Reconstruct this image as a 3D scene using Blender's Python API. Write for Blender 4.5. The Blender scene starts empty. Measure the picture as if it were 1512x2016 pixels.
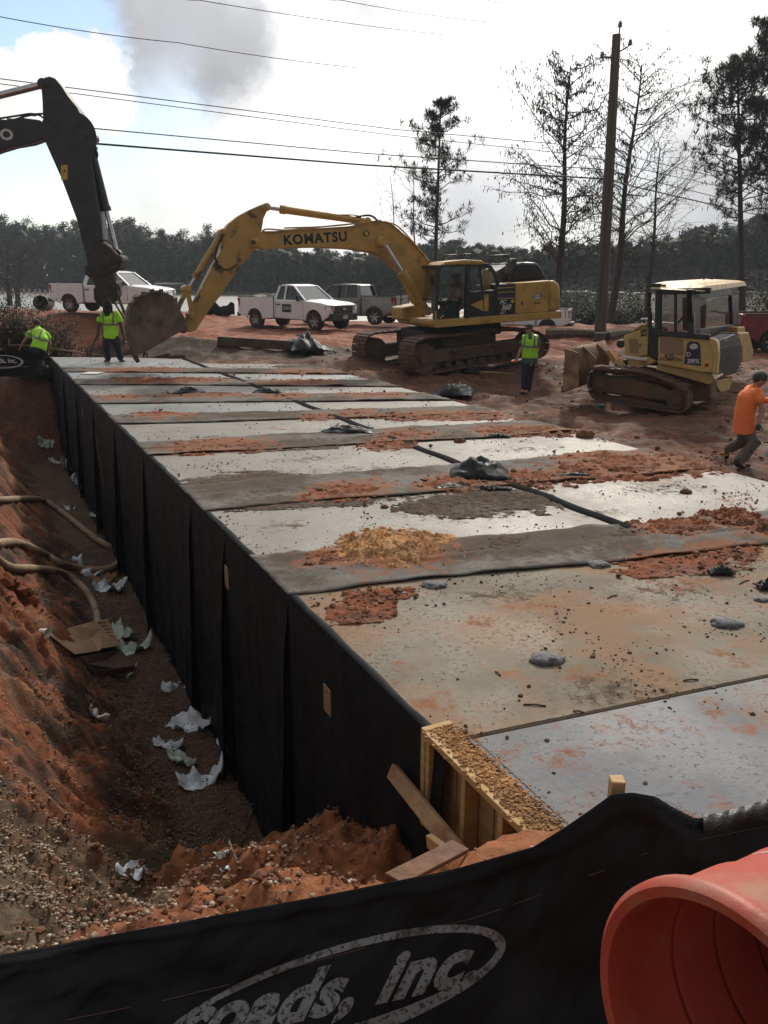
import bpy, bmesh, math, random
import numpy as np
from mathutils import Vector, Matrix
random.seed(7); np.random.seed(7)
R = math.radians
SC = bpy.context.scene
# ---------------------------------------------------------------- camera
F = 1620.0; PIT = R(16); CH = 2.4
cam = bpy.data.cameras.new('camera'); cam.sensor_fit = 'VERTICAL'; cam.sensor_height = 24
cam.lens = 24 * F / 2016; cam.clip_end = 3000; cam.clip_start = .05
co = bpy.data.objects.new('camera', cam); SC.collection.objects.link(co)
co.location = (0, 0, CH); co.rotation_euler = (math.pi / 2 - PIT, 0, 0); SC.camera = co
# ---------------------------------------------------------------- sky, sun, exposure
SUN_EL, SUN_AZ = R(36), R(14)          # azimuth from +Y towards +X
w = bpy.data.worlds.new('World'); SC.world = w; w.use_nodes = True
nt = w.node_tree; nt.nodes.clear()
def N(t, **k):
    n = nt.nodes.new(t)
    for a, b in k.items():
        if a.startswith('i_'): n.inputs[int(a[2:])].default_value = b
        else: setattr(n, a, b)
    return n
def LK(a, b, i=0, o=0): nt.links.new(a.outputs[o], b.inputs[i])
def MA(op, a, b=None, c=None):
    n = N('ShaderNodeMath', operation=op)
    for i, v in enumerate((a, b, c)):
        if v is None: continue
        if isinstance(v, (int, float)): n.inputs[i].default_value = v
        else: nt.links.new(v, n.inputs[i])
    return n.outputs[0]
sky = N('ShaderNodeTexSky', sky_type='NISHITA', sun_disc=False, sun_elevation=SUN_EL, sun_rotation=SUN_AZ, air_density=1.0, dust_density=.4)
tc = N('ShaderNodeTexCoord')
def skyray(px, py):
    c, s = math.cos(PIT), math.sin(PIT)
    r, u = px - 756, 1008 - py
    return Vector((r, F * c + u * s, -F * s + u * c)).normalized()
def blob(px, py, rad, soft, warp):
    """1 inside a cone of the sky about a direction"""
    d = skyray(px, py)
    n = N('ShaderNodeVectorMath', operation='DOT_PRODUCT'); n.inputs[1].default_value = d
    nt.links.new(warp, n.inputs[0])
    a = MA('ARCCOSINE', MA('MINIMUM', n.outputs['Value'], .99999))
    m = N('ShaderNodeMapRange', interpolation_type='SMOOTHSTEP')
    nt.links.new(a, m.inputs[0]); m.inputs[1].default_value = R(rad + soft); m.inputs[2].default_value = R(max(rad - soft, 0))
    return m.outputs[0]
# direction warped by noise so that every cloud edge is ragged
nz = N('ShaderNodeTexNoise'); nz.inputs['Scale'].default_value = 13; nz.inputs['Detail'].default_value = 9; nz.inputs['Roughness'].default_value = .66
LK(tc, nz); 
vm = N('ShaderNodeVectorMath', operation='MULTIPLY_ADD'); LK(nz, vm, 0, 1); vm.inputs[1].default_value = (.09, .09, .09)
LK(tc, vm, 2)
vs = N('ShaderNodeVectorMath', operation='SUBTRACT'); LK(vm, vs); vs.inputs[1].default_value = (.045, .045, .045)
nr = N('ShaderNodeVectorMath', operation='NORMALIZE'); LK(vs, nr); WP = nr.outputs[0]
# cloud cover: mostly covered, open to blue at the upper left, thin low left
n2 = N('ShaderNodeTexNoise'); n2.inputs['Scale'].default_value = 2.2; n2.inputs['Detail'].default_value = 8; LK(tc, n2)
cov = N('ShaderNodeMapRange', interpolation_type='SMOOTHSTEP'); nt.links.new(n2.outputs[0], cov.inputs[0]); cov.inputs[1].default_value = .36; cov.inputs[2].default_value = .5
gap1 = blob(10, 25, 4.6, 1.0, WP); gap2 = blob(150, 70, 3.0, .8, WP); gap3 = blob(70, 325, 4.6, 3.6, WP); gap5 = blob(335, 262, 2.6, 1.8, WP); gap4 = blob(-300, 120, 9, 5, WP)
white1 = blob(760, 250, 15, 7, WP)
c0 = MA('MAXIMUM', MA('MAXIMUM', cov.outputs[0], white1), .86)
for g, k in ((gap1, .95), (gap2, .9), (gap3, .85), (gap4, .6), (gap5, .6)):
    c0 = MA('MULTIPLY', c0, MA('SUBTRACT', 1.0, MA('MULTIPLY', g, k)))
puff = blob(112, 148, 2.5, .3, WP); puff2 = blob(10, 172, 2.1, .3, WP); puff3 = blob(190, 165, 2.6, .5, WP); puff = MA('MAXIMUM', puff, puff3)
c0 = MA('MINIMUM', MA('MAXIMUM', c0, MA('MAXIMUM', puff, puff2)), 1.0)
# brightness of the clouds: bright towards the sun, grey in thick ones
dsun = N('ShaderNodeVectorMath', operation='DOT_PRODUCT'); dsun.inputs[1].default_value = (math.sin(SUN_AZ) * math.cos(SUN_EL), math.cos(SUN_AZ) * math.cos(SUN_EL), math.sin(SUN_EL))
LK(tc, dsun)
gl = N('ShaderNodeMapRange'); nt.links.new(dsun.outputs['Value'], gl.inputs[0]); gl.inputs[1].default_value = -.2; gl.inputs[2].default_value = 1
glow = MA('ADD', MA('MULTIPLY', MA('POWER', gl.outputs[0], 3.8), 17.0), 3.7)
grey = blob(425, 85, 3.6, 1.7, WP); grey2 = blob(290, 0, 4.8, 2.8, WP); grey3 = blob(720, -5, 1.6, 1.8, WP); grey2 = MA('MAXIMUM', grey2, MA('MULTIPLY', grey3, .8)); greyR = blob(1330, 470, 6.5, 4, WP); greyR2 = blob(960, 440, 5, 4, WP)
n3 = N('ShaderNodeTexNoise'); n3.inputs['Scale'].default_value = 7; n3.inputs['Detail'].default_value = 7; nt.links.new(WP, n3.inputs[0])
pf_ = MA('SUBTRACT', 1.0, MA('MULTIPLY', MA('MAXIMUM', puff, puff2), .85))
dk = MA('ADD', MA('MULTIPLY', MA('MULTIPLY', MA('MAXIMUM', grey, grey2), .56), pf_), MA('MULTIPLY', MA('MAXIMUM', greyR, greyR2), .42))
n4 = N('ShaderNodeTexNoise'); n4.inputs['Scale'].default_value = 3.4; n4.inputs['Detail'].default_value = 8; n4.inputs['Roughness'].default_value = .6; nt.links.new(WP, n4.inputs[0])
m4 = N('ShaderNodeMapRange', interpolation_type='SMOOTHSTEP'); nt.links.new(n4.outputs[0], m4.inputs[0]); m4.inputs[1].default_value = .42; m4.inputs[2].default_value = .68
lay = MA('MULTIPLY', MA('MULTIPLY', m4.outputs[0], .34), MA('SUBTRACT', 1.0, MA('POWER', gl.outputs[0], 8.0)))
glow = MA('MULTIPLY', glow, MA('SUBTRACT', 1.0, MA('MULTIPLY', lay, pf_)))
bri = MA('MULTIPLY', glow, MA('SUBTRACT', 1.0, MA('MINIMUM', MA('MULTIPLY', dk, MA('ADD', MA('MULTIPLY', n3.outputs[0], .5), .75)), .78)))
ccol = N('ShaderNodeMix', data_type='RGBA'); nt.links.new(MA('MINIMUM', dk, 1.0), ccol.inputs[0])
ccol.inputs[6].default_value = (1.0, .985, .95, 1); ccol.inputs[7].default_value = (.86, .90, 1.0, 1)
cm = N('ShaderNodeVectorMath', operation='SCALE'); nt.links.new(ccol.outputs[2], cm.inputs[0]); nt.links.new(bri, cm.inputs[3])
skb = N('ShaderNodeVectorMath', operation='SCALE'); LK(sky, skb); skb.inputs[3].default_value = 1.45
mx = N('ShaderNodeMix', data_type='RGBA'); nt.links.new(c0, mx.inputs[0]); nt.links.new(skb.outputs[0], mx.inputs[6]); nt.links.new(cm.outputs[0], mx.inputs[7])
bg = N('ShaderNodeBackground'); nt.links.new(mx.outputs[2], bg.inputs[0]); bg.inputs[1].default_value = .095
wo = N('ShaderNodeOutputWorld'); LK(bg, wo)
sl = bpy.data.lights.new('sun', 'SUN'); sl.energy = 2.6; sl.angle = R(4); sl.color = (1, .90, .76)
so = bpy.data.objects.new('sun', sl); SC.collection.objects.link(so)
so.rotation_euler = Vector((-math.sin(SUN_AZ) * math.cos(SUN_EL), -math.cos(SUN_AZ) * math.cos(SUN_EL), -math.sin(SUN_EL))).to_track_quat('-Z', 'Y').to_euler()
so.location = (0, 0, 60)
SC.view_settings.view_transform = 'Standard'; SC.view_settings.look = 'None'; SC.view_settings.gamma = 1
SC.view_settings.use_curve_mapping = False; SC.view_settings.exposure = 0.12
SC.cycles.max_bounces = 6; SC.cycles.diffuse_bounces = 3; SC.cycles.glossy_bounces = 3; SC.cycles.transmission_bounces = 4
SC.cycles.transparent_max_bounces = 12; SC.cycles.caustics_reflective = False; SC.cycles.caustics_refractive = False
SC.cycles.volume_bounces = 0
# ---------------------------------------------------------------- pixel -> place helpers (pixels of the 1512 x 2016 photograph)
_c, _s = math.cos(PIT), math.sin(PIT)
def ray(px, py):
    r, u = px - 756, 1008 - py
    return Vector((r, F * _c + u * _s, -F * _s + u * _c))
CO = Vector((0, 0, CH))
def P(px, py, Y): d = ray(px, py); return CO + d * (Y / d.y)
def G(px, py, z=0.0): d = ray(px, py); return CO + d * ((z - CH) / d.z)
DU = Vector((-.4379, .8990, 0)).normalized(); DV = Vector((DU.y, -DU.x, 0))
def UV(u, v, z=0.0): q = DU * u + DV * v; q.z = z; return q
class Fr:
    """vertical working plane: origin O, ex along the machine (rightwards in the picture), ey away from the camera"""
    def __init__(s, O, yaw, tilt=0):
        s.O = Vector(O); a = R(yaw); t = R(tilt)
        s.ex = Vector((math.cos(a) * math.cos(t), math.sin(a) * math.cos(t), math.sin(t)))
        s.ey = Vector((-math.sin(a), math.cos(a), 0)); s.ez = s.ex.cross(s.ey)
    def W(s, x, y, z): return s.O + s.ex * x + s.ey * y + s.ez * z
    def L(s, px, py, off=0.0):
        d = ray(px, py); p0 = s.O + s.ey * off
        t = (p0 - CO).dot(s.ey) / d.dot(s.ey); q = CO + d * t - s.O
        return q.dot(s.ex), q.dot(s.ez)
    def Wp(s, px, py, off=0.0): x, z = s.L(px, py, off); return s.W(x, off, z)
# ---------------------------------------------------------------- object helpers
OFF = {}
def tag(o, label=None, cat=None, group=None, kind=None):
    for k, v in (('label', label), ('category', cat), ('group', group), ('kind', kind)):
        if v: o[k] = v
    return o
def thing(name, loc, label, cat, group=None):
    o = bpy.data.objects.new(name, None); SC.collection.objects.link(o); o.location = loc; o.empty_display_size = .2
    OFF[o.name] = Vector(loc); return tag(o, label, cat, group)
def link(name, me, parent=None, loc=None):
    o = bpy.data.objects.new(name, me); SC.collection.objects.link(o)
    if parent is not None:
        o.parent = parent; OFF[o.name] = OFF[parent.name]
    else:
        OFF[o.name] = Vector(loc or (0, 0, 0)); o.location = OFF[o.name]
    return o
def perp(d):
    d = d.normalized(); a = Vector((0, 0, 1)) if abs(d.z) < .9 else Vector((1, 0, 0))
    x = d.cross(a).normalized(); return x, d.cross(x).normalized()
class MB:
    def __init__(s): s.v = []; s.f = []
    def add(s, vs, fs):
        b = len(s.v); s.v += [tuple(v) for v in vs]; s.f += [tuple(i + b for i in f) for f in fs]; return s
    def prism(s, pts, vec):
        n = len(pts); vec = Vector(vec); a = [Vector(p) for p in pts]
        return s.add(a + [p + vec for p in a], [tuple(range(n)), tuple(range(2 * n - 1, n - 1, -1))] + [((i + 1) % n, i, n + i, n + (i + 1) % n) for i in range(n)])
    def loft(s, A, B, cap=True):
        n = len(A)
        fs = [((i + 1) % n, i, n + i, n + (i + 1) % n) for i in range(n)]
        if cap: fs += [tuple(range(n)), tuple(range(2 * n - 1, n - 1, -1))]
        return s.add(list(A) + list(B), fs)
    def box(s, c, sz, fr=None):
        c = Vector(c); X, Y, Z = (fr.ex, fr.ey, fr.ez) if fr else (Vector((1, 0, 0)), Vector((0, 1, 0)), Vector((0, 0, 1)))
        X, Y, Z = X * sz[0] / 2, Y * sz[1] / 2, Z * sz[2] / 2
        return s.prism([c - X - Y - Z, c + X - Y - Z, c + X - Y + Z, c - X - Y + Z], Y * 2)
    def bar(s, a, b, w, h, up=None):
        a, b = Vector(a), Vector(b); d = (b - a).normalized()
        up = Vector(up) if up is not None else Vector((0, 0, 1))
        x = d.cross(up); x = x.normalized() if x.length > 1e-4 else perp(d)[0]; y = x.cross(d).normalized()
        x, y = x * w / 2, y * h / 2
        return s.prism([a - x - y, a + x - y, a + x + y, a - x + y], b - a)
    def tube(s, pts, r, n=8, cap=True):
        pts = [Vector(p) for p in pts]; m = len(pts); rs = r if isinstance(r, (list, tuple)) else [r] * m
        x = None; vs = []
        for i, p in enumerate(pts):
            d = (pts[min(i + 1, m - 1)] - pts[max(i - 1, 0)]); d = d.normalized() if d.length > 1e-9 else Vector((0, 0, 1))
            if x is None: x = perp(d)[0]
            else: x = (x - d * x.dot(d)); x = x.normalized() if x.length > 1e-6 else perp(d)[0]
            y = d.cross(x)
            for k in range(n):
                a = 2 * math.pi * k / n; vs.append(p + (x * math.cos(a) + y * math.sin(a)) * rs[i])
        fs = [(i * n + k, i * n + (k + 1) % n, (i + 1) * n + (k + 1) % n, (i + 1) * n + k) for i in range(m - 1) for k in range(n)]
        if cap: fs += [tuple(range(n - 1, -1, -1)), tuple((m - 1) * n + k for k in range(n))]
        return s.add(vs, fs)
    def lathe(s, prof, o, ax, n=24, arc=None):
        """profile [(radius, height along ax)]"""
        o = Vector(o); ax = Vector(ax).normalized(); x, y = perp(ax); vs = []
        for r, h in prof:
            for k in range(n):
                a = 2 * math.pi * k / n; vs.append(o + ax * h + (x * math.cos(a) + y * math.sin(a)) * max(r, 1e-4))
        m = len(prof)
        return s.add(vs, [(i * n + k, i * n + (k + 1) % n, (i + 1) * n + (k + 1) % n, (i + 1) * n + k) for i in range(m - 1) for k in range(n)])
    def grid(s, A):
        n, m = len(A), len(A[0])
        return s.add([p for r in A for p in r], [(i * m + j, i * m + j + 1, (i + 1) * m + j + 1, (i + 1) * m + j) for i in range(n - 1) for j in range(m - 1)])
    def quad(s, a, b, c, d): return s.add([a, b, c, d], [(0, 1, 2, 3)])
    def lump(s, c, r, jit=.25, sq=(1, 1, 1), rnd=random):
        c = Vector(c); vs = []
        for v in ICO[0]:
            k = r * (1 + rnd.uniform(-jit, jit)); vs.append(c + Vector((v[0] * k * sq[0], v[1] * k * sq[1], v[2] * k * sq[2])))
        return s.add(vs, ICO[1])
    def build(s, name, mat, parent=None, smooth=False, bevel=0, sharp=None, loc=None, weld=False):
        me = bpy.data.meshes.new(name)
        if parent is not None: off = OFF[parent.name]
        else:
            if loc is None:
                a = np.array(s.v); off = Vector(((a[:, 0].min() + a[:, 0].max()) / 2, (a[:, 1].min() + a[:, 1].max()) / 2, a[:, 2].min()))
            else: off = Vector(loc)
        me.from_pydata([(v[0] - off.x, v[1] - off.y, v[2] - off.z) for v in s.v], [], s.f)
        if weld or not smooth:
            bm = bmesh.new(); bm.from_mesh(me)
            if weld: bmesh.ops.remove_doubles(bm, verts=bm.verts, dist=1e-4)
            bmesh.ops.recalc_face_normals(bm, faces=bm.faces); bm.to_mesh(me); bm.free()
        me.materials.append(mat)
        if smooth:
            me.polygons.foreach_set('use_smooth', [True] * len(me.polygons))
            if sharp: me.set_sharp_from_angle(angle=R(sharp))
        me.update()
        o = link(name, me, parent, off)
        if bevel:
            b = o.modifiers.new('bevel', 'BEVEL'); b.width = bevel; b.segments = 2; b.limit_method = 'ANGLE'; b.angle_limit = R(35)
            if not smooth:
                me.polygons.foreach_set('use_smooth', [True] * len(me.polygons)); me.set_sharp_from_angle(angle=R(30))
        return o
_b = bmesh.new(); bmesh.ops.create_icosphere(_b, subdivisions=1, radius=1)
ICO = ([tuple(v.co) for v in _b.verts], [tuple(v.index for v in f.verts) for f in _b.faces]); _b.free()
_b = bmesh.new(); bmesh.ops.create_icosphere(_b, subdivisions=3, radius=1)
ICO3 = ([tuple(v.co) for v in _b.verts], [tuple(v.index for v in f.verts) for f in _b.faces]); _b.free()
def copy_tree(o, loc=None, label=None, parent=None):
    c = o.copy(); SC.collection.objects.link(c); c.parent = parent
    if loc is not None: c.location = loc
    if label: c['label'] = label
    for ch in list(o.children): copy_tree(ch, parent=c)
    return c
# fractal noise on numpy arrays
_perm = np.random.RandomState(3).permutation(256); _perm = np.concatenate([_perm, _perm, _perm])
_gr = np.random.RandomState(5).uniform(-1, 1, (256, 2)); _gr /= np.linalg.norm(_gr, axis=1)[:, None]
def pn(x, y):
    xi = np.floor(x).astype(int); yi = np.floor(y).astype(int); xf = x - xi; yf = y - yi; xi &= 255; yi &= 255
    u = xf * xf * xf * (xf * (xf * 6 - 15) + 10); v = yf * yf * yf * (yf * (yf * 6 - 15) + 10)
    def g(i, j, a, b): q = _gr[_perm[_perm[(xi + i) & 255] + ((yi + j) & 255)]]; return q[..., 0] * a + q[..., 1] * b
    return 1.5 * ((g(0, 0, xf, yf) * (1 - u) + g(1, 0, xf - 1, yf) * u) * (1 - v) + (g(0, 1, xf, yf - 1) * (1 - u) + g(1, 1, xf - 1, yf - 1) * u) * v)
def fbm(x, y, o=4, g=.5, l=2.03):
    a = 1; s = 0
    for i in range(o): s = s + a * pn(x + 17.3 * i, y - 9.1 * i); x = x * l; y = y * l; a *= g
    return s
def sstep(a, b, x): t = np.clip((x - a) / (b - a), 0, 1); return t * t * (3 - 2 * t)
# ---------------------------------------------------------------- materials
def newmat(name):
    m = bpy.data.materials.new(name); m.use_nodes = True; t = m.node_tree
    return m, t, t.nodes['Principled BSDF']
def c4(c): return (c[0], c[1], c[2], 1)
def noise(t, scale, detail=5, rough=.55, coord=None, sx=None, dist=0):
    n = t.nodes.new('ShaderNodeTexNoise'); n.inputs['Scale'].default_value = scale; n.inputs['Detail'].default_value = detail
    n.inputs['Roughness'].default_value = rough; n.inputs['Distortion'].default_value = dist
    tc = t.nodes.new('ShaderNodeTexCoord'); src = tc.outputs['Object']
    if sx:
        mp = t.nodes.new('ShaderNodeMapping'); mp.inputs['Scale'].default_value = sx; t.links.new(src, mp.inputs[0]); src = mp.outputs[0]
    t.links.new(src, n.inputs[0]); return n.outputs[0]
def rng(t, v, a, b, c=0, d=1):
    n = t.nodes.new('ShaderNodeMapRange'); n.interpolation_type = 'SMOOTHSTEP'; t.links.new(v, n.inputs[0])
    for i, k in enumerate((a, b, c, d)): n.inputs[i + 1].default_value = k
    return n.outputs[0]
def mix(t, f, a, b, mode='MIX'):
    n = t.nodes.new('ShaderNodeMix'); n.data_type = 'RGBA'; n.blend_type = mode
    if isinstance(f, (int, float)): n.inputs[0].default_value = f
    else: t.links.new(f, n.inputs[0])
    for i, k in ((6, a), (7, b)):
        if isinstance(k, tuple): n.inputs[i].default_value = c4(k)
        else: t.links.new(k, n.inputs[i])
    return n.outputs[2]
def mth(t, op, a, b):
    n = t.nodes.new('ShaderNodeMath'); n.operation = op
    for i, k in enumerate((a, b)):
        if isinstance(k, (int, float)): n.inputs[i].default_value = k
        else: t.links.new(k, n.inputs[i])
    return n.outputs[0]
def bump(t, bs, h, st, dist=.02):
    b = t.nodes.new('ShaderNodeBump'); b.inputs['Strength'].default_value = st; b.inputs['Distance'].default_value = dist
    t.links.new(h, b.inputs['Height'])
    old = bs.inputs['Normal'].links
    if old: t.links.new(old[0].from_socket, b.inputs['Normal'])
    t.links.new(b.outputs[0], bs.inputs['Normal'])
def M(name, c1, c2=None, scale=6, rough=.8, metal=0, bm=0, bsc=30, bd=.02, dirt=None, dsc=4, dr=(.5, .68), spec=.4, coat=0, rv=.1, lo=.35, hi=.65, sx=None):
    m, t, bs = newmat(name)
    c2 = c2 or tuple(x * .8 for x in c1)
    col = mix(t, rng(t, noise(t, scale, sx=sx), lo, hi), c1, c2)
    if dirt:
        dm = rng(t, noise(t, dsc, 8, .62), *dr); col = mix(t, dm, col, dirt)
    t.links.new(col, bs.inputs['Base Color'])
    bs.inputs['Metallic'].default_value = metal; bs.inputs['Specular IOR Level'].default_value = spec
    if coat: bs.inputs['Coat Weight'].default_value = coat; bs.inputs['Coat Roughness'].default_value = .1
    r = rng(t, noise(t, scale * 2.3), .3, .7, max(rough - rv, .03), min(rough + rv, 1))
    if dirt and rough < .6:
        x = t.nodes.new('ShaderNodeMix'); t.links.new(dm, x.inputs[0]); t.links.new(r, x.inputs[2]); x.inputs[3].default_value = .85; r = x.outputs[0]
    t.links.new(r, bs.inputs['Roughness'])
    if bm: bump(t, bs, noise(t, bsc, 8, .6), bm, bd)
    return m
CLAY = (.27, .085, .035); MUD = (.11, .06, .038)
m_ywear = M('machine_yellow', (.47, .285, .075), (.39, .235, .062), 3, .42, dirt=(.19, .10, .05), dsc=2.2, dr=(.50, .78), bm=.05, spec=.45)
m_yarm = M('machine_yellow_muddy', (.42, .255, .075), (.33, .20, .06), 2, .5, dirt=(.10, .065, .04), dsc=2.6, dr=(.55, .66), bm=.15)
m_dyel = M('dozer_yellow', (.52, .36, .13), (.44, .30, .11), 3, .45, dirt=(.20, .10, .055), dsc=3.5, dr=(.52, .75), bm=.05)
m_blade = M('muddy_blade_paint', (.30, .19, .095), (.20, .12, .065), 2, .7, dirt=(.14, .075, .05), dsc=3, dr=(.42, .62), bm=.3)
m_black = M('black_paint', (.014, .015, .018), (.025, .026, .03), 4, .4, dirt=(.06, .045, .035), dsc=3, dr=(.58, .8))
m_volvo = M('dark_grey_paint', (.020, .022, .027), (.032, .034, .038), 3, .5, dirt=(.06, .055, .045), dsc=2, dr=(.56, .75), bm=.1)
m_vmud = M('muddy_dark_steel', (.035, .028, .022), (.06, .045, .035), 5, .8, bm=.7, bsc=14, bd=.05)
m_track = M('muddy_track_steel', (.13, .068, .047), (.07, .044, .035), 5, .75, bm=.6, bsc=18, bd=.03, dirt=(.16, .07, .04), dsc=3)
m_tframe = M('track_frame_mud', (.11, .075, .05), (.07, .05, .035), 4, .85, bm=.6, bsc=12, bd=.03, dirt=(.15, .065, .035), dsc=2)
m_bucket = M('worn_bucket_steel', (.11, .085, .065), (.16, .125, .09), 2.5, .75, bm=.3, bsc=20, dirt=(.06, .042, .03), dsc=2, dr=(.45, .7))
m_chrome = M('chrome_rod', (.55, .55, .56), None, 4, .18, 1, spec=.6)
m_steel = M('dark_steel', (.05, .048, .047), (.08, .07, .06), 8, .6, .4, bm=.2)
m_rubber = M('tyre_rubber', (.020, .019, .018), (.05, .035, .028), 5, .9, bm=.3, bsc=40)
m_white = M('white_car_paint', (.78, .80, .84), (.72, .75, .80), 1.2, .28, coat=.5, dirt=(.36, .26, .20), dsc=1.3, dr=(.70, .98), spec=.5)
m_silver = M('pewter_car_paint', (.155, .157, .15), (.13, .13, .125), 1.5, .35, .35, coat=.5, dirt=(.16, .10, .07), dsc=1.4, dr=(.6, .9))
m_maroon = M('maroon_car_paint', (.16, .018, .03), (.12, .014, .025), 1.5, .3, .1, coat=.5, dirt=(.2, .09, .06), dsc=1.5, dr=(.6, .9))
m_alloy = M('alloy_rim', (.36, .36, .37), (.28, .25, .23), 6, .4, .8)
m_brd = M('soil_covered_board', (.17, .085, .05), (.11, .06, .04), 7, .9, bm=.6, dirt=(.25, .17, .10), dsc=4, dr=(.5, .7))
m_trim = M('black_plastic_trim', (.018, .018, .02), (.03, .028, .027), 8, .6)
m_red = M('tail_light_red', (.35, .012, .02), (.25, .01, .015), 8, .2, coat=.4)
m_lamp = M('head_light_lens', (.45, .47, .48), (.2, .2, .2), 18, .15, coat=.6)
m_plate = M('licence_plate', (.5, .5, .5), (.3, .3, .32), 20, .5)
def glassmat(name, tint, alpha):
    m, t, bs = newmat(name); bs.inputs['Base Color'].default_value = c4(tint); bs.inputs['Roughness'].default_value = .04
    bs.inputs['Specular IOR Level'].default_value = .8
    tr = t.nodes.new('ShaderNodeBsdfTransparent'); ms = t.nodes.new('ShaderNodeMixShader'); ms.inputs[0].default_value = alpha
    t.links.new(tr.outputs[0], ms.inputs[1]); t.links.new(bs.outputs[0], ms.inputs[2]); t.links.new(ms.outputs[0], t.nodes['Material Output'].inputs[0]); return m
m_glass = glassmat('tinted_vehicle_glass', (.02, .025, .028), .82)
m_cabglass = glassmat('clear_cab_glass', (.03, .045, .045), .2)
m_dozglass = glassmat('dark_cab_glass', (.02, .03, .028), .5)
m_wood = M('pine_lumber', (.48, .32, .155), (.38, .235, .10), 3, .75, bm=.25, bsc=25, sx=(1, 1, 6), dirt=(.30, .15, .07), dsc=5, dr=(.58, .8))
m_wood2 = M('dirty_lumber', (.36, .24, .13), (.27, .17, .09), 4, .8, bm=.3, dirt=(.22, .10, .05), dsc=6, dr=(.48, .7))
m_ply = M('plywood_face', (.40, .27, .13), (.30, .19, .085), 2.2, .8, bm=.15, sx=(1, 1, 5), dirt=(.22, .13, .07), dsc=4, dr=(.5, .75))
m_oldwood = M('weathered_timber', (.11, .085, .065), (.06, .048, .038), 4, .9, bm=.5, dirt=(.16, .07, .04), dsc=3)
m_pole = M('utility_pole_wood', (.105, .09, .075), (.065, .055, .047), 3, .95, bm=.6, bsc=14, sx=(3, 3, .15))
m_wire = M('overhead_cable', (.018, .02, .024), None, 4, .6)
m_insul = M('porcelain_insulator', (.18, .17, .17), None, 4, .3)
m_bark = M('tree_bark', (.045, .036, .032), (.07, .056, .048), 6, .95, bm=.5)
m_twig = M('bare_twigs', (.055, .042, .036), (.04, .03, .027), 6, .95)
m_mortar = M('mortar_lump', (.20, .20, .21), (.13, .13, .14), 20, .9, bm=.8, bsc=40, bd=.02)
m_card = M('cardboard', (.33, .20, .115), (.27, .16, .09), 4, .85, dirt=(.15, .08, .05), dsc=5, dr=(.6, .8))
m_cardd = M('dark_cardboard', (.06, .035, .024), (.09, .05, .03), 4, .8)  # much darker brown than the lid card, for box body and printed lines
m_paper = M('torn_sheet_plastic', (.66, .72, .80), (.50, .55, .60), 7, .45, dirt=(.28, .17, .11), dsc=9, dr=(.55, .75))
m_paperg = M('greenish_sheet_plastic', (.55, .64, .58), (.40, .46, .41), 7, .5, dirt=(.28, .17, .11), dsc=9, dr=(.55, .75))
m_paperw = M('white_scrap', (.68, .66, .62), (.55, .5, .45), 12, .7)
m_hose = M('muddy_hose', (.30, .21, .135), (.22, .15, .095), 5, .7, dirt=(.09, .05, .035), dsc=4, dr=(.5, .7), bm=.2)
m_skin_d = M('skin_dark', (.075, .038, .024), (.055, .028, .018), 8, .55)
m_skin_l = M('skin_light', (.40, .22, .15), (.32, .17, .11), 8, .55)
m_lime = M('hi_vis_lime', (.38, .78, .03), (.31, .68, .025), 5, .75, bm=.35, bsc=12, bd=.03)
m_orange = M('safety_orange_shirt', (.88, .22, .06), (.78, .17, .045), 5, .8, bm=.5, bsc=11, bd=.04)
m_reflect = M('reflective_tape', (.20, .22, .20), (.14, .16, .14), 9, .4)
m_navy = M('dark_jeans', (.018, .022, .034), (.028, .034, .05), 7, .9, bm=.4, bsc=14, bd=.03)
m_jeans = M('blue_jeans', (.05, .075, .12), (.04, .06, .10), 7, .9, bm=.4)
m_olive = M('dusty_grey_trousers', (.085, .075, .062), (.12, .10, .08), 7, .9, bm=.5, bsc=12, bd=.03)
m_teal = M('dark_teal_shirt', (.07, .11, .11), (.055, .09, .09), 7, .9)
m_plaid = M('pale_checked_shirt', (.42, .30, .28), (.25, .09, .08), 26, .9, lo=.48, hi=.54)
m_boot = M('muddy_boot', (.05, .035, .028), (.09, .06, .045), 12, .85, bm=.4)
m_rubboot = M('black_rubber_boot', (.012, .012, .013), (.02, .018, .016), 8, .5)
m_hair = M('black_hair', (.008, .007, .006), (.014, .012, .01), 30, .7, bm=.6, bsc=60, bd=.02)
m_brownhair = M('short_brown_hair', (.035, .026, .02), (.05, .036, .027), 30, .8, bm=.4)
m_cap = M('cap_cloth', (.055, .055, .06), (.04, .04, .045), 12, .9)
m_sling = M('webbing_sling', (.045, .04, .035), (.10, .085, .06), 14, .9)
m_chain = M('rusty_chain', (.07, .05, .035), (.10, .065, .04), 14, .7, .3)
m_letter_w = M('white_print', (.60, .60, .60), (.5, .5, .5), 14, .6)
m_letter_k = M('dark_blue_print', (.012, .013, .03), None, 8, .5)
m_letter_g = M('grey_print', (.16, .165, .17), (.035, .036, .038), 85, .75, lo=.52, hi=.60, dirt=(.02, .02, .021), dsc=9, dr=(.52, .66))
m_purple = M('purple_stripe', (.03, .024, .06), None, 8, .45)
m_warn = M('yellow_warning_sticker', (.55, .40, .05), (.42, .3, .05), 10, .5)
m_foamblk = M('black_joint_filler', (.006, .0065, .008), (.010, .011, .013), 10, .95, spec=.05, rv=.04)
m_brownlab = M('brown_paper_label', (.22, .115, .065), (.30, .19, .12), 45, .8, lo=.45, hi=.6)
m_greenb = M('turquoise_bottle', (.08, .50, .42), None, 10, .3)
m_bottle_o = M('orange_bottle', (.85, .13, .05), None, 9, .35)
m_bwhite = M('clear_bottle', (.5, .52, .52), None, 9, .3)
m_corr = M('rusty_pipe', (.045, .03, .026), (.07, .045, .035), 9, .8, bm=.4)
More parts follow.
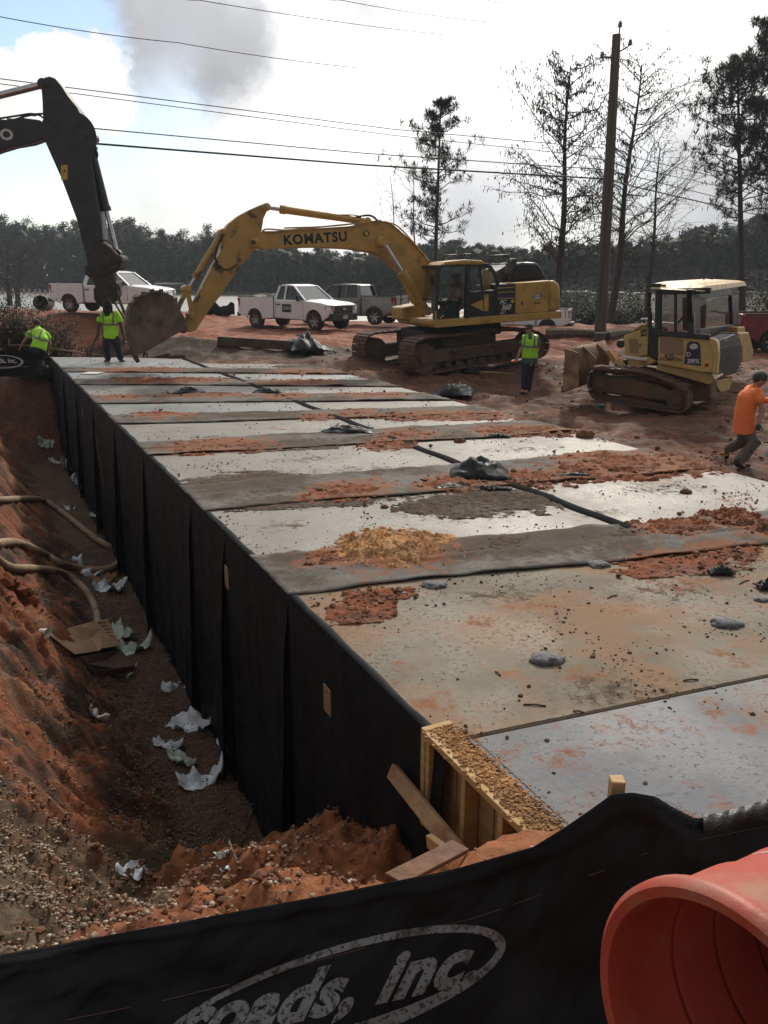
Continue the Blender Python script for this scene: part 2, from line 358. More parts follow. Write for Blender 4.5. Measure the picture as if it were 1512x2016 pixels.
# fabric of the culvert wall: near-black woven cloth, dusty streaks
def fabric(name, c, dust, streak=(1.1, 1.1, .5), amt=(.50, .78), rough=.62, weave=220):
    m, t, bs = newmat(name)
    n1 = rng(t, noise(t, 2.2, 6, .6, sx=streak), .35, .65); col = mix(t, n1, c, tuple(x * 1.6 for x in c))
    d = mth(t, 'MULTIPLY', rng(t, noise(t, 3.1, 9, .66, sx=streak), *amt), .6)
    col = mix(t, d, col, dust); t.links.new(col, bs.inputs['Base Color'])
    t.links.new(rng(t, noise(t, 5), .3, .7, rough - .1, rough + .14), bs.inputs['Roughness']); bs.inputs['Specular IOR Level'].default_value = .18
    bump(t, bs, noise(t, 5, 4, .5, sx=(1, 1, .35)), .15, .05); bump(t, bs, noise(t, weave, 2), .25, .004)
    return m
m_wall = fabric('culvert_wrap_fabric', (.0045, .0055, .008), (.022, .022, .023))
m_fence = fabric('silt_fence_fabric', (.0045, .005, .006), (.015, .014, .014), streak=(1, 1, 1), rough=.6, weave=320)
m_plas = fabric('black_plastic_sheet', (.010, .011, .014), (.045, .040, .038), streak=(1, 1, 1), rough=.5, weave=40)
# grey dusty fabric over the joints
def jointmat():
    m, t, bs = newmat('dusty_joint_fabric')
    col = mix(t, rng(t, noise(t, 1.7, 8, .6), .35, .65), (.165, .156, .144), (.11, .102, .094))
    col = mix(t, rng(t, noise(t, 1.1, 9, .68), .45, .62), col, (.058, .045, .034))
    col = mix(t, rng(t, noise(t, 2.3, 9, .7), .55, .66), col, (.15, .065, .035))
    col = mix(t, rng(t, noise(t, 60, 3, .6), .58, .66), col, (.04, .033, .028))
    at = t.nodes.new('ShaderNodeAttribute'); at.attribute_name = 'soil'; sp3 = t.nodes.new('ShaderNodeSeparateColor'); t.links.new(at.outputs['Color'], sp3.inputs[0])
    dm = rng(t, mth(t, 'ADD', noise(t, 9, 12, .76), mth(t, 'MULTIPLY', sp3.outputs[1], .42)), .60, .78); col = mix(t, mth(t, 'MULTIPLY', dm, .9), col, (.065, .046, .034))
    rm = rng(t, mth(t, 'ADD', noise(t, 4.5, 12, .74), mth(t, 'MULTIPLY', sp3.outputs[0], .42)), .64, .80); col = mix(t, mth(t, 'MULTIPLY', rm, .85), col, (.22, .085, .04))
    t.links.new(col, bs.inputs['Base Color']); bs.inputs['Roughness'].default_value = .9; bs.inputs['Specular IOR Level'].default_value = .2
    bump(t, bs, noise(t, 9, 6, .6), .4, .03); bump(t, bs, noise(t, 70, 4, .6), .3, .01); return m
m_joint = jointmat()
def concrete(name, a, b, stain, stamt, dust, damt, rough, speck=.58, spec=.28):
    m, t, bs = newmat(name)
    col = mix(t, rng(t, noise(t, 1.3, 8, .6), .35, .65), a, b)
    col = mix(t, mth(t, 'MULTIPLY', rng(t, noise(t, 14, 8, .7), .45, .7), .35), col, tuple(x * .72 for x in b))
    s1 = mth(t, 'MULTIPLY', rng(t, noise(t, 1.05, 9, .66, dist=.4), *stamt), .75); col = mix(t, s1, col, stain)
    s2 = mth(t, 'MULTIPLY', rng(t, noise(t, 1.9, 10, .72), *damt), .8); col = mix(t, s2, col, dust)
    sp = rng(t, noise(t, 26, 10, .78), speck + .01, speck + .06); sp = mth(t, 'MULTIPLY', sp, rng(t, noise(t, 1.6, 6, .6), .42, .62)); col = mix(t, sp, col, (.075, .05, .035))
    sc = rng(t, noise(t, 5, 7, .7, sx=(.35, 3.2, 1), dist=1.2), .66, .70); col = mix(t, mth(t, 'MULTIPLY', sc, .5), col, tuple(min(x * 1.45, .75) for x in a))
    at = t.nodes.new('ShaderNodeAttribute'); at.attribute_name = 'soil'; sp3 = t.nodes.new('ShaderNodeSeparateColor'); t.links.new(at.outputs['Color'], sp3.inputs[0])
    dn = noise(t, 6, 14, .86); dn2 = noise(t, 9, 14, .84)
    dm = rng(t, mth(t, 'ADD', dn2, mth(t, 'MULTIPLY', sp3.outputs[1], .34)), .66, .76); col = mix(t, mth(t, 'MULTIPLY', dm, .85), col, (.075, .052, .037))
    rm = rng(t, mth(t, 'ADD', dn, mth(t, 'MULTIPLY', sp3.outputs[0], .34)), .66, .78); col = mix(t, mth(t, 'MULTIPLY', rm, .85), col, (.24, .095, .045))
    # wetter, smoother places shine towards the sky
    wet = rng(t, noise(t, .8, 7, .6), .42, .62)
    col = mix(t, mth(t, 'MULTIPLY', wet, .22), col, tuple(x * .55 for x in b))
    t.links.new(col, bs.inputs['Base Color'])
    rr = t.nodes.new('ShaderNodeMapRange'); t.links.new(wet, rr.inputs[0]); rr.inputs[3].default_value = rough; rr.inputs[4].default_value = rough * .62
    r2 = t.nodes.new('ShaderNodeMath'); r2.operation = 'MAXIMUM'; t.links.new(rr.outputs[0], r2.inputs[0]); t.links.new(mth(t, 'MAXIMUM', mth(t, 'MAXIMUM', rm, dm), mth(t, 'MULTIPLY', s2, .95)), r2.inputs[1])
    t.links.new(r2.outputs[0], bs.inputs['Roughness']); bs.inputs['Specular IOR Level'].default_value = spec
    bump(t, bs, noise(t, 40, 8, .7), .35, .010); bump(t, bs, noise(t, 4, 5, .6), .12, .03); bump(t, bs, sp, .5, .01)
    return m
m_c0 = concrete('fresh_pale_concrete', (.225, .235, .258), (.18, .188, .205), (.23, .135, .09), (.55, .74), (.26, .095, .045), (.56, .66), .85, .565, .15)
m_c1 = concrete('dusty_tan_concrete', (.23, .208, .17), (.175, .154, .122), (.27, .155, .09), (.42, .62), (.28, .11, .05), (.57, .67), .85, .545, .10)
m_c2 = concrete('grey_slab_concrete', (.235, .222, .20), (.18, .168, .15), (.27, .20, .15), (.56, .78), (.22, .11, .06), (.66, .74), .62, .565)
m_c3 = concrete('wet_slab_concrete', (.235, .235, .225), (.18, .18, .175), (.22, .15, .11), (.56, .8), (.18, .09, .05), (.68, .76), .5, .58)
def soil(name, attr=True, c=CLAY, bsc=1.0):
    m, t, bs = newmat(name)
    if attr:
        a = t.nodes.new('ShaderNodeAttribute'); a.attribute_name = 'soil'; base = a.outputs['Color']
    else:
        base = mix(t, rng(t, noise(t, 2.5, 8, .6), .35, .65), c, tuple(x * .62 for x in c))
    k = rng(t, noise(t, 9 * bsc, 9, .68), .3, .72, .62, 1.35); v = t.nodes.new('ShaderNodeVectorMath'); v.operation = 'SCALE'
    t.links.new(base, v.inputs[0]); t.links.new(k, v.inputs[3]); col = v.outputs[0]
    sp = rng(t, noise(t, 55 * bsc, 4, .6), .62, .68); col = mix(t, mth(t, 'MULTIPLY', sp, .45), col, (.30, .20, .13))
    t.links.new(col, bs.inputs['Base Color']); t.links.new(rng(t, noise(t, 1.5, 5), .4, .65, .95, .72), bs.inputs['Roughness'])
    bs.inputs['Specular IOR Level'].default_value = .25
    bump(t, bs, noise(t, 8 * bsc, 9, .7), .6, .07); bump(t, bs, noise(t, 45 * bsc, 7, .7), .6, .015)
    return m
m_ground = soil('site_soil')
m_heap = soil('loose_red_sand', False, (.25, .082, .036), 1.6)
m_heapo = soil('loose_orange_sand', False, (.58, .31, .14), 2.0)
m_heapd = soil('loose_dark_soil', False, (.10, .068, .046), 1.6)
m_clod = M('soil_clods', (.12, .055, .032), (.20, .085, .045), 9, .95)
m_clodo = M('orange_sand_clods', (.50, .26, .11), (.38, .18, .075), 9, .95)
m_clodd = M('dark_soil_crumbs', (.06, .042, .03), (.10, .06, .04), 9, .95)
# pebbles of many shades
def pebm():
    m, t, bs = newmat('pebble_stone'); a = t.nodes.new('ShaderNodeAttribute'); a.attribute_name = 'shade'
    t.links.new(a.outputs['Color'], bs.inputs['Base Color']); bs.inputs['Roughness'].default_value = .75; return m
m_peb = pebm()
# lake
m_water, t, bs = newmat('lake_water'); bs.inputs['Base Color'].default_value = (.20, .20, .19, 1); bs.inputs['Roughness'].default_value = .5
bs.inputs['Specular IOR Level'].default_value = 1.0
bump(t, bs, noise(t, 1.6, 6, .6, sx=(1, 2.2, 1)), 1.0, .12)
# foliage
def leafm(name, a, b, sc=.35):
    m, t, bs = newmat(name); col = mix(t, rng(t, noise(t, sc, 5, .6), .35, .65), a, b)
    oi = t.nodes.new('ShaderNodeObjectInfo'); col = mix(t, mth(t, 'MULTIPLY', oi.outputs['Random'], .55), col, tuple(x * .55 for x in b))
    t.links.new(col, bs.inputs['Base Color']); bs.inputs['Roughness'].default_value = .7; bs.inputs['Specular IOR Level'].default_value = .2
    tl = t.nodes.new('ShaderNodeBsdfTranslucent'); t.links.new(col, tl.inputs[0]); ms = t.nodes.new('ShaderNodeMixShader'); ms.inputs[0].default_value = .25
    t.links.new(bs.outputs[0], ms.inputs[1]); t.links.new(tl.outputs[0], ms.inputs[2]); t.links.new(ms.outputs[0], t.nodes['Material Output'].inputs[0]); return m
m_pine = leafm('pine_needles', (.040, .062, .030), (.024, .038, .022))
m_far = leafm('far_wood_foliage', (.034, .050, .028), (.020, .030, .020))
m_brush = leafm('bare_brush', (.075, .062, .052), (.05, .042, .036))
m_cyp = leafm('dry_seed_tufts', (.040, .030, .022), (.025, .02, .016), 2)
m_shrub = leafm('shrub_leaves', (.052, .062, .035), (.030, .036, .022), 1.5)
m_drum = M('orange_drum_plastic', (.40, .058, .033), (.32, .046, .028), 3, .6, dirt=(.30, .15, .10), dsc=5, dr=(.46, .72), bm=.15)
m_band = M('white_drum_band', (.66, .67, .70), (.56, .57, .6), 9, .4, dirt=(.35, .28, .22), dsc=6, dr=(.6, .8))
# ---------------------------------------------------------------- terrain
VL, VM0, VM1, VR = 1.98, 5.53, 5.62, 8.45
CT = [(620,650,.1),(497,640,.15),(700,642,0),(143,616,.66),(300,612,.62),(60,607,.66),(200,616,.63),(250,616,.6),(120,612,.68),(790,645,-.1),(825,738,-.2),(1061,705,.0),(725,690,-.1),
 (1040,775,-.45),(1370,814,-.40),(1180,800,-.42),(1450,775,-.4),(1100,720,-.3),(1450,925,-.5),(1512,885,-.48),(1180,664,-.1),(1070,665,-.3),
 (1490,697,-.25),(900,800,-.40),(1150,860,-.38),(1300,890,-.34),(1490,950,-.34),(780,752,-.35),(480,690,.10),(600,690,.06),(560,668,.12),(700,705,-.1),(380,668,.12),
 (150,697,-.95),(250,697,-.95),(200,660,-.25),(120,660,-.2),(270,655,-.15),(330,672,-.2),(200,690,-.85),(60,735,-.9),(20,700,-.5),(420,650,.12),(900,660,-.1),(1290,690,-.35),(1400,720,-.4)]
PTS = [(G(a, b, z).x, G(a, b, z).y, z) for a, b, z in CT] + [(0,1.4,.2),(-1.2,1.3,.25),(1.5,1.6,.28),(3,1.6,.3),(-2,.5,.45),(.8,2.2,.1),(0,2.3,.25),(-1.0,2.2,.3),(-6,6,.35),(-9,12,.3),(-12,18,.1),(-14,24,-.1),(6.5,5,-.2),(9,9,-.5),(6,1,.2),(.6,1.4,.3),(-8,2,.6),(-20,30,.2),(25,20,-.4),(30,40,-.3)]
def base_h(x, y):
    num = 0; den = 0
    for a, b, z in PTS:
        d2 = (x - a) ** 2 + (y - b) ** 2 + .12; wgt = d2 ** -1.6; num = num + wgt * z; den = den + wgt
    return num / den
FS_PX = [-3000,-400, 0, 400, 650, 780, 1000, 1130, 1300, 1500, 2500, 5000]; FS_Y = [175,178, 176, 143, 128, 114, 88, 72, 64, 52, 49, 48]
WZ = -.8
def smax(a, b, k=.35): h = np.clip(.5 + .5 * (a - b) / k, 0, 1); return b * (1 - h) + a * h + k * h * (1 - h)
def height(x, y, detail=True):
    x = np.asarray(x, float); y = np.asarray(y, float)
    u = x * DU.x + y * DU.y; v = x * DV.x + y * DV.y
    h = base_h(x, y)
    near = sstep(70, 30, y)
    if detail:
        h = h + near * (.085 * fbm(x * .7, y * .7, 4) + .05 * fbm(x * 2.6, y * 2.6, 4, .55) * sstep(45, 12, y))
    if detail:                                              # wheel and track ruts pressed into the yard
        for (ax, ay), (bx, by), gw, dp in (((-9, 38), (9, 31), 1.7, .06), ((-6, 33), (12, 33), 1.8, .05), ((1, 36), (13, 24), 1.9, .06), ((3, 17.5), (15, 12.5), 2.2, .07), ((4.5, 13.6), (14, 15.5), 1.8, .06), ((0.5, 22), (9, 17.5), 2.4, .06), ((6, 22), (16, 21), 1.8, .05)):
            L_ = math.hypot(bx - ax, by - ay); tx_, ty_ = (bx - ax) / L_, (by - ay) / L_; s_ = (x - ax) * tx_ + (y - ay) * ty_; o_ = -(x - ax) * ty_ + (y - ay) * tx_ + .5 * np.sin(s_ * .3)
            on = sstep(-1, 1, s_) * sstep(L_ + 1, L_ - 1, s_)
            for sg in (-.5, .5): h = h - on * dp * (np.exp(-((o_ - sg * gw) / .2) ** 2) * (1 + .35 * np.sin(s_ * 14)) - .5 * np.exp(-((np.abs(o_ - sg * gw) - .36) / .12) ** 2))
    # mounds of spoil beyond the far end of the deck, and beside it
    for px, py, z, r, a in ((340,690,.1,1.0,.42),(430,690,.1,1.4,.22),(520,694,.0,1.4,.12),(640,697,-.1,1.2,.15),(300,700,-.4,1.2,.4),(700,724,-.2,1.1,.3),(760,745,-.3,1.0,.2)):
        q = G(px, py, z); h = h + a * np.exp(-((x - q.x) ** 2 + (y - q.y) ** 2) / (r * r)) * (1 + .25 * pn(x * 1.3, y * 1.3))
    # lake bed
    px = 756 + 1685 * x / np.maximum(y, 1); fs = np.interp(px, FS_PX, FS_Y); ns = 47 + 1.5 * pn(px / 90, px / 57) + 3 * sstep(1330, 1420, px) * 10
    lake = sstep(0, 4, y - ns) * sstep(0, 5, fs - y)
    land = -.45 + .012 * np.clip(y - fs, 0, 250) + .25 * fbm(x * .03, y * .03, 3)
    far = sstep(fs - 6, fs + 6, y) * (y > 47)
    h = h * (1 - far) + land * far
    h = h * (1 - lake) + (-2.6) * lake
    # trench beside the culvert
    wob = .18 * pn(u * .45, v * .3) + .1 * pn(u * 1.4, 3.1)
    vt = 1.14 + wob - .25 * sstep(14, 24, u)
    nf = fbm(x * 1.3, y * 1.3, 5, .55) if detail else 0
    n2 = fbm(x * 5.2 + 4, y * 5.2, 5, .6) if detail else 0
    n3 = np.abs(fbm(x * 11 + 2, y * 9, 4, .65)) - .3 if detail else 0
    floor = -2.78 + .05 * nf
    left = -2.78 + 1.32 * (vt - v) + .20 * nf + .075 * n2 - .045 * n3 - .13 * np.abs(pn(x * 1.1 + 9, y * 1.7)) + .05 * np.abs(pn(u * 2.6, v * .8 + 3))
    nearb = -2.45 + .735 * (6.0 - u) + .19 * nf + .07 * n2 - .04 * n3 + .12 * np.exp(-((u - 4.3) / .5) ** 2 - ((v - 1.5) / .6) ** 2) - .45 * sstep(3.9, 3.2, u) * sstep(.9, 1.6, v) * sstep(2.2, 2.9, u) - .28 * np.exp(-((u - 4.9) / .9) ** 2 - ((v - .2) / .8) ** 2) + .16 * np.exp(-((u - 5.2) / .35) ** 2 - ((v - .9) / .9) ** 2)
    farb = -2.78 + 1.1 * (u - 25.2) + .15 * nf
    tr = smax(smax(smax(floor, left), nearb), farb, .3)
    ist = v < VL
    fenceside = 3.4
    h = np.where(ist, -smax(-h, -tr, .25), h)
    # under the concrete
    ue = np.where(v < VM0, 27.4 - .6 * (v - VL), 23.6 - .64 * (v - 5.59))
    inside = (v > VL - .03) & (v < VR - .06) & (u < ue) & (y > 2.42)
    h = np.where(inside, -3.0, h)
    return h
def GH(x, y): return float(height(np.array([x]), np.array([y]))[0])
def steps(a, b, s): return list(np.arange(a, b, s))
xs = [-700, -500, -350, -250, -190, -150, -120, -100, -85, -72, -62, -54, -47, -41, -36, -32, -29, -26.5] + steps(-24.5, -12, .35) + steps(-12, -6, .09) + steps(-6, 2.6, .033) + steps(2.6, 9, .075) + steps(9, 24, .16) + [24.5, 25.5, 27, 29, 31.5, 34.5, 38, 42, 47, 53, 60, 70, 82, 97, 115, 140, 180, 240, 330, 480, 700]
ys = [-30, -12, -5, -1, .2] + steps(.8, 9.2, .035) + steps(9.2, 20, .085) + steps(20, 32, .14) + steps(32, 50, .3) + [50, 52, 54, 57, 60, 64, 68, 73, 78, 84, 90, 97, 105, 114, 124, 136, 150, 165, 182, 200, 225, 260, 310, 380, 480, 650, 900]
X, Yg = np.meshgrid(np.array(xs), np.array(ys)); Hh = height(X, Yg)
def soilcol(x, y, h):
    u = x * DU.x + y * DU.y; v = x * DV.x + y * DV.y
    def C(c): return np.array(c)[None, None, :] * np.ones(x.shape + (1,))
    n = fbm(x * .9, y * .9, 5, .6); n2 = fbm(x * 3.1 + 7, y * 3.1, 5, .6)
    def mx(a, b, t): t = t[..., None]; return a * (1 - t) + b * t
    clay = mx(C((.29, .108, .044)), C((.19, .068, .033)), sstep(-.5, .6, n))
    mud = mx(C((.105, .050, .033)), C((.165, .068, .041)), sstep(-.3, .7, n)); mud = mx(mud, C((.075, .048, .036)), sstep(.15, .8, n2))
    road = mx(C((.275, .096, .052)), C((.19, .066, .038)), sstep(-.4, .5, n))
    c = mx(mud, road, sstep(25, 31, y) * sstep(10, 4, x + 0 * y) * 1.0)
    c = mx(c, road, sstep(26, 30, y))
    # the spoil behind the deck end is dark wet soil
    dk = sstep(31.5, 28.5, y - .15 * x) * sstep(24, 25.5, y) * sstep(2.5, -1, x) * sstep(-9.6, -8.3, x); c = mx(c, C((.058, .040, .033)), dk * sstep(-.6, .1, n2 + .5))
    # trench
    ist = sstep(1.995, 1.97, v)
    fl = sstep(-2.30, -2.62, h + .12 * n2)
    bank = mx(C((.215, .072, .032)), C((.062, .035, .025)), sstep(-.45, .45, n + .9 * n2)); bank = mx(bank, C((.20, .12, .07)), .5 * sstep(.35, .75, fbm(x * 2 + 31, y * 2, 5, .65)))
    tc_ = mx(bank, C((.098, .058, .038)), fl)
    gr = np.exp(-((u - 4.2) / 1.25) ** 2 - ((v + .55) / 1.25) ** 2) + .55 * np.exp(-((u - 5.9) / .7) ** 2 - ((v - .9) / .9) ** 2); grv = sstep(.30, .62, gr + .30 * n)
    tc_ = mx(tc_, C((.135, .095, .062)), grv)
    nearc = sstep(3.7, 3.1, u - .25 * n) ; tc_ = mx(tc_, clay, np.maximum(nearc, sstep(5.6, 4.9, u) * sstep(.5, 1.0, v)))
    c = mx(c, tc_, ist * sstep(26.5, 25, u))
    px = 756 + 1685 * x / np.maximum(y, 1); fs = np.interp(px, FS_PX, FS_Y)
    farc = mx(C((.085, .075, .05)), C((.06, .055, .038)), sstep(-.3, .5, n)); c = mx(c, farc, sstep(47, 49, y))
    return np.clip(c, 0, 1)
cols = soilcol(X, Yg, Hh)
def grid_mesh(name, X, Y, Z, mat, col=None):
    n, m = X.shape; me = bpy.data.meshes.new(name); me.vertices.add(n * m); me.vertices.foreach_set('co', np.stack([X, Y, Z], -1).astype(np.float32).ravel())
    i = (np.arange(n - 1)[:, None] * m + np.arange(m - 1)[None, :]).ravel(); q = np.stack([i, i + 1, i + m + 1, i + m], 1).ravel()
    me.loops.add(len(q)); me.loops.foreach_set('vertex_index', q.astype(np.int32)); me.polygons.add(len(i))
    me.polygons.foreach_set('loop_start', (np.arange(len(i)) * 4).astype(np.int32)); me.polygons.foreach_set('use_smooth', np.ones(len(i), bool))
    me.update(calc_edges=True); me.materials.append(mat)
    if col is not None:
        a = me.color_attributes.new('soil', 'FLOAT_COLOR', 'POINT'); a.data.foreach_set('color', np.concatenate([col, np.ones(col.shape[:2] + (1,))], -1).astype(np.float32).ravel())
    return me
tag(link('ground', grid_mesh('ground', X, Yg, Hh, m_ground, cols)), kind='structure')
wm = MB(); wm.quad((-600, 40, WZ), (400, 40, WZ), (400, 190, WZ), (-600, 190, WZ)); tag(wm.build('lake_water', m_water), kind='structure')
# ---------------------------------------------------------------- culvert of precast segments
JN = [(3.35, -.10), (5.72, -.18), (8.34, -.14), (11.43, -.18), (14.21, -.29), (16.8, -.40), (20.08, -.55), (22.95, -.57)]   # near edge of each strip (u at v=VL, slope)
JF = [(3.35, -.10), (6.70, -.19), (9.54, -.12), (12.44, -.15), (15.19, -.29), (18.06, -.41), (21.15, -.52), (24.03, -.53)]
END = (27.6, -.60)
JM = [((a[0] + b[0]) / 2, (a[1] + b[1]) / 2) for a, b in zip(JN, JF)]
HP = [(772,1083,118,36,.20,m_heapo,'fine orange sand heap with two dark stones on its back'), (655,1100,50,20,.05,m_heap,'red sand fringe at the left foot of the orange heap'), (585,1100,60,13,.018,m_heapd,'thin brown soil film left of the orange sand heap'),
 (985,1078,190,20,.035,m_heapd,'long dark soil band on the widest fabric strip'), (1150,1062,150,15,.03,m_heapd,'dark soil on the widest strip, below the black joint end'), (1335,1040,85,15,.08,m_heap,'red sand ridge on the near strip right of the joint line'), (1462,1030,62,20,.12,m_heap,'knobbly red clod heap on the strip at the right edge'),
 (712,1205,58,20,.03,m_heap,'crusty red clods on the tan slab near its left edge'), (745,1172,58,11,.03,m_heap,'red soil streak beside the grey mortar lump'), (1330,1112,120,18,.02,m_heap,'thin red scatter below the wooden board'), (1445,1088,75,14,.03,m_heap,'thin red soil by the right edge near the board'),
 (690,970,92,17,.07,m_heap,'red sand patch in the middle of the second fabric strip'), (935,990,135,24,.028,m_heapd,'dark crumbly patch below the puffed black plastic'), (890,955,70,14,.08,m_heap,'red sand banked against the puffed plastic, left'), (1035,945,75,15,.08,m_heap,'red sand right of the puffed plastic'),
 (1240,918,160,21,.11,m_heap,'long red sand ridge across the right row of slabs'), (1150,905,70,11,.05,m_heap,'left tail of the long red ridge'), (430,880,105,13,.05,m_heap,'red sand patch at left of the third fabric strip'), (580,878,85,8,.02,m_heapd,'dark soil right of the third strip\'s red patch'),
 (762,878,55,9,.05,m_heap,'red clods on third strip near the joint line'), (805,857,60,9,.06,m_heap,'red heap on the right row behind the third strip'), (490,950,120,19,.02,m_heapd,'dark gravelly crumbs spread over the pale left-row slab'), (620,990,150,10,.012,m_heapd,'thin dark soil along the second strip'), (1020,850,110,9,.06,m_heap,'long low red ridge right of the joint line, fourth from front'),
 (890,820,140,7,.05,m_heap,'long thin red ridge crossing the right row, fifth from front'), (320,818,58,6,.03,m_heap,'small red patch at left of the fourth strip'), (490,818,110,6,.015,m_heapd,'dark soil on the fourth strip'), (625,823,38,6,.04,m_heap,'little red heap on fourth strip by the joint'),
 (705,815,38,7,.07,m_heap,'small red heap just right of the joint line'), (792,822,40,6,.05,m_heap,'small red heap further right of the joint line'), (235,783,48,5,.035,m_heap,'red patch at the left end of the fifth strip'), (400,779,90,4.5,.035,m_heap,'red patch in the middle of the fifth strip'),
 (560,781,60,4.5,.035,m_heap,'red patch on the fifth strip near the joint'), (735,779,75,5,.04,m_heap,'red and brown patch on the right row, fifth strip'), (330,750,115,5.5,.05,m_heap,'red sand on the sixth strip'), (590,753,80,5,.05,m_heap,'brown sand on right row, sixth strip'),
 (280,729,100,4.5,.045,m_heap,'red sand on the farthest strip, left row'), (480,732,60,4,.03,m_heapd,'brown soil on the farthest strip near the joint'), (600,733,70,4,.04,m_heap,'red soil on the farthest strip, right row'), (600,722,60,3,.012,m_heapd,'brown smears on the last right-row slab'), (1420,900,60,10,.06,m_heap,'red sand by the deck\'s right edge')]
# bare dust smears without a heap: px, py, half width, half height, kind (0 red, 1 dark)
SM = [(940,1225,70,30,0),(1040,1190,120,25,0),(860,1390,110,45,0),(790,1330,60,40,0),(1150,1330,110,30,0),(700,1215,90,35,0),(1330,1150,190,40,0),(1100,1500,130,60,0),(1180,1570,90,50,0),(1010,1480,70,50,0),(1400,1400,90,35,0),(1310,1160,160,40,1),(1000,1170,200,30,1),(1200,1360,200,60,1),(1300,960,160,25,1),(1440,980,100,20,0),(900,1010,200,35,1),(520,945,130,25,1),(700,925,160,14,1),(1180,1010,110,20,1),(560,1035,100,18,1),(600,905,120,10,1),(1020,885,180,10,1),(420,860,80,6,1),(560,845,120,6,0),(1090,1075,250,24,1),(640,1110,90,22,0),(1250,1440,160,60,0),(1450,1300,80,40,0)]
def dustat(x, y):
    r = np.zeros_like(x); d = np.zeros_like(x)
    L_ = [(h[0], h[1], h[2] * 1.15, h[3] * 1.5, 1 if h[5] is m_heapd else 0, 1.0) for h in HP] + [(a, b_, c_, e, k, .62) for a, b_, c_, e, k in SM]
    for px, py, hw, hh, kd, wt in L_:
        c = G(px, py, 0); hx = (G(px + hw, py, 0) - G(px - hw, py, 0)).length / 2; hy = (G(px, py - hh, 0) - G(px, py + hh, 0)).length / 2
        q = np.exp(-.9 * (((x - c.x) / hx) ** 2 + ((y - c.y - (x - c.x) * (.16 if c.y < 12 else 0)) / hy) ** 2)) * wt
        if kd: d = np.maximum(d, q)
        else: r = np.maximum(r, q)
    return r, d
def uj(j, v): return j[0] + j[1] * (v - VL)
def dense_top(A, mat, t, name='slab_surface', dz=.0035):
    st = .03 if A[0].y < 9 else (.05 if A[0].y < 14 else .09); nu = max(int((A[3] - A[0]).length / st), 4); nv = max(int((A[1] - A[0]).length / st), 4)
    a, c = np.meshgrid(np.linspace(.004, .996, nv), np.linspace(.004, .996, nu)); Q = [np.array(p) for p in A]
    Pm = (Q[0][None, None] * ((1 - a) * (1 - c))[..., None] + Q[1][None, None] * (a * (1 - c))[..., None] + Q[2][None, None] * (a * c)[..., None] + Q[3][None, None] * ((1 - a) * c)[..., None])
    X_, Y_ = Pm[..., 0], Pm[..., 1]; r, d = dustat(X_, Y_); Z_ = Pm[..., 2] + dz + .0015 * fbm(X_ * 3, Y_ * 3, 3)
    off = OFF[t.name]; me = grid_mesh(name, X_ - off.x, Y_ - off.y, Z_ - off.z, mat, np.stack([r, d, 0 * r], -1)); return link(name, me, t)
def slab(name, j0, j1, v0, v1, mat, label, z=0.0, gap=.012):
    A = [UV(uj(j0, v0) + gap, v0, z), UV(uj(j0, v1) + gap, v1, z), UV(uj(j1, v1) - gap, v1, z), UV(uj(j1, v0) - gap, v0, z)]
    b = MB(); b.prism(A, (0, 0, -.28)); t = thing(name, UV((uj(j0, v0) + uj(j1, v1)) / 2, (v0 + v1) / 2, -2.8), label, 'culvert segment', 'precast culvert segments')
    b.build('top_slab', mat, t, bevel=.012); dense_top(A, mat, t)
    for va, vb in ((v0 + .02, v0 + .24), (v1 - .24, v1 - .02)):
        q = MB(); q.prism([UV(uj(j0, va) + gap, va, -.283), UV(uj(j0, vb) + gap, vb, -.283), UV(uj(j1, vb) - gap, vb, -.283), UV(uj(j1, va) - gap, va, -.283)], (0, 0, -2.5)); q.build('side_wall', mat, t)
    return t
LB = ['tan dusty concrete segment with grey mortar lumps, second row from the viewer', 'grey concrete segment just beyond the fine orange sand heap, left row', 'pale scuffed concrete segment in left row, dark crumbs along its nearer edge', 'bright scratched concrete segment behind the long red sand patch, left row',
      'thin shining segment in left row with wet sheen at its left end', 'narrow pale segment in left row next beyond the wet shining one', 'segment in left row with a white flat scrap lying on it', 'farthest left-row segment that the dreadlocked worker stands on']
RB = [None, 'pale segment of right row at the right edge, beside the dark joint line', 'large bare right-row segment just behind the long red sand ridge at right', 'right-row segment whose far edge carries the single round clod', 'right-row segment behind the puffed black plastic, third from the far end of pale ones', 'right-row segment level with the bulldozer track, thin and pale', 'right-row segment in front of the dark plastic heap by the tracks', 'farthest right-row segment, its end next to the dark soil mound']
JS = JM + [END]
MT = [m_c1, m_c2, m_c2, m_c2, m_c3, m_c2, m_c3, m_c3]
for i in range(8):
    if i == 0: slab('culvert_segment', JS[0], JS[1], VL, VR, m_c1, LB[0]); continue
    slab('culvert_segment', JS[i], JS[i + 1], VL, VM0, MT[i], LB[i])
    e = (25.05, -.62) if i == 7 else JS[i + 1]
    e = (26.1, -.64) if i == 7 else e
    slab('culvert_segment', JS[i], (26.12, -.64) if i == 7 else JS[i + 1], VM1, VR, m_c2 if i != 6 else m_c3, RB[i], z=-.006)
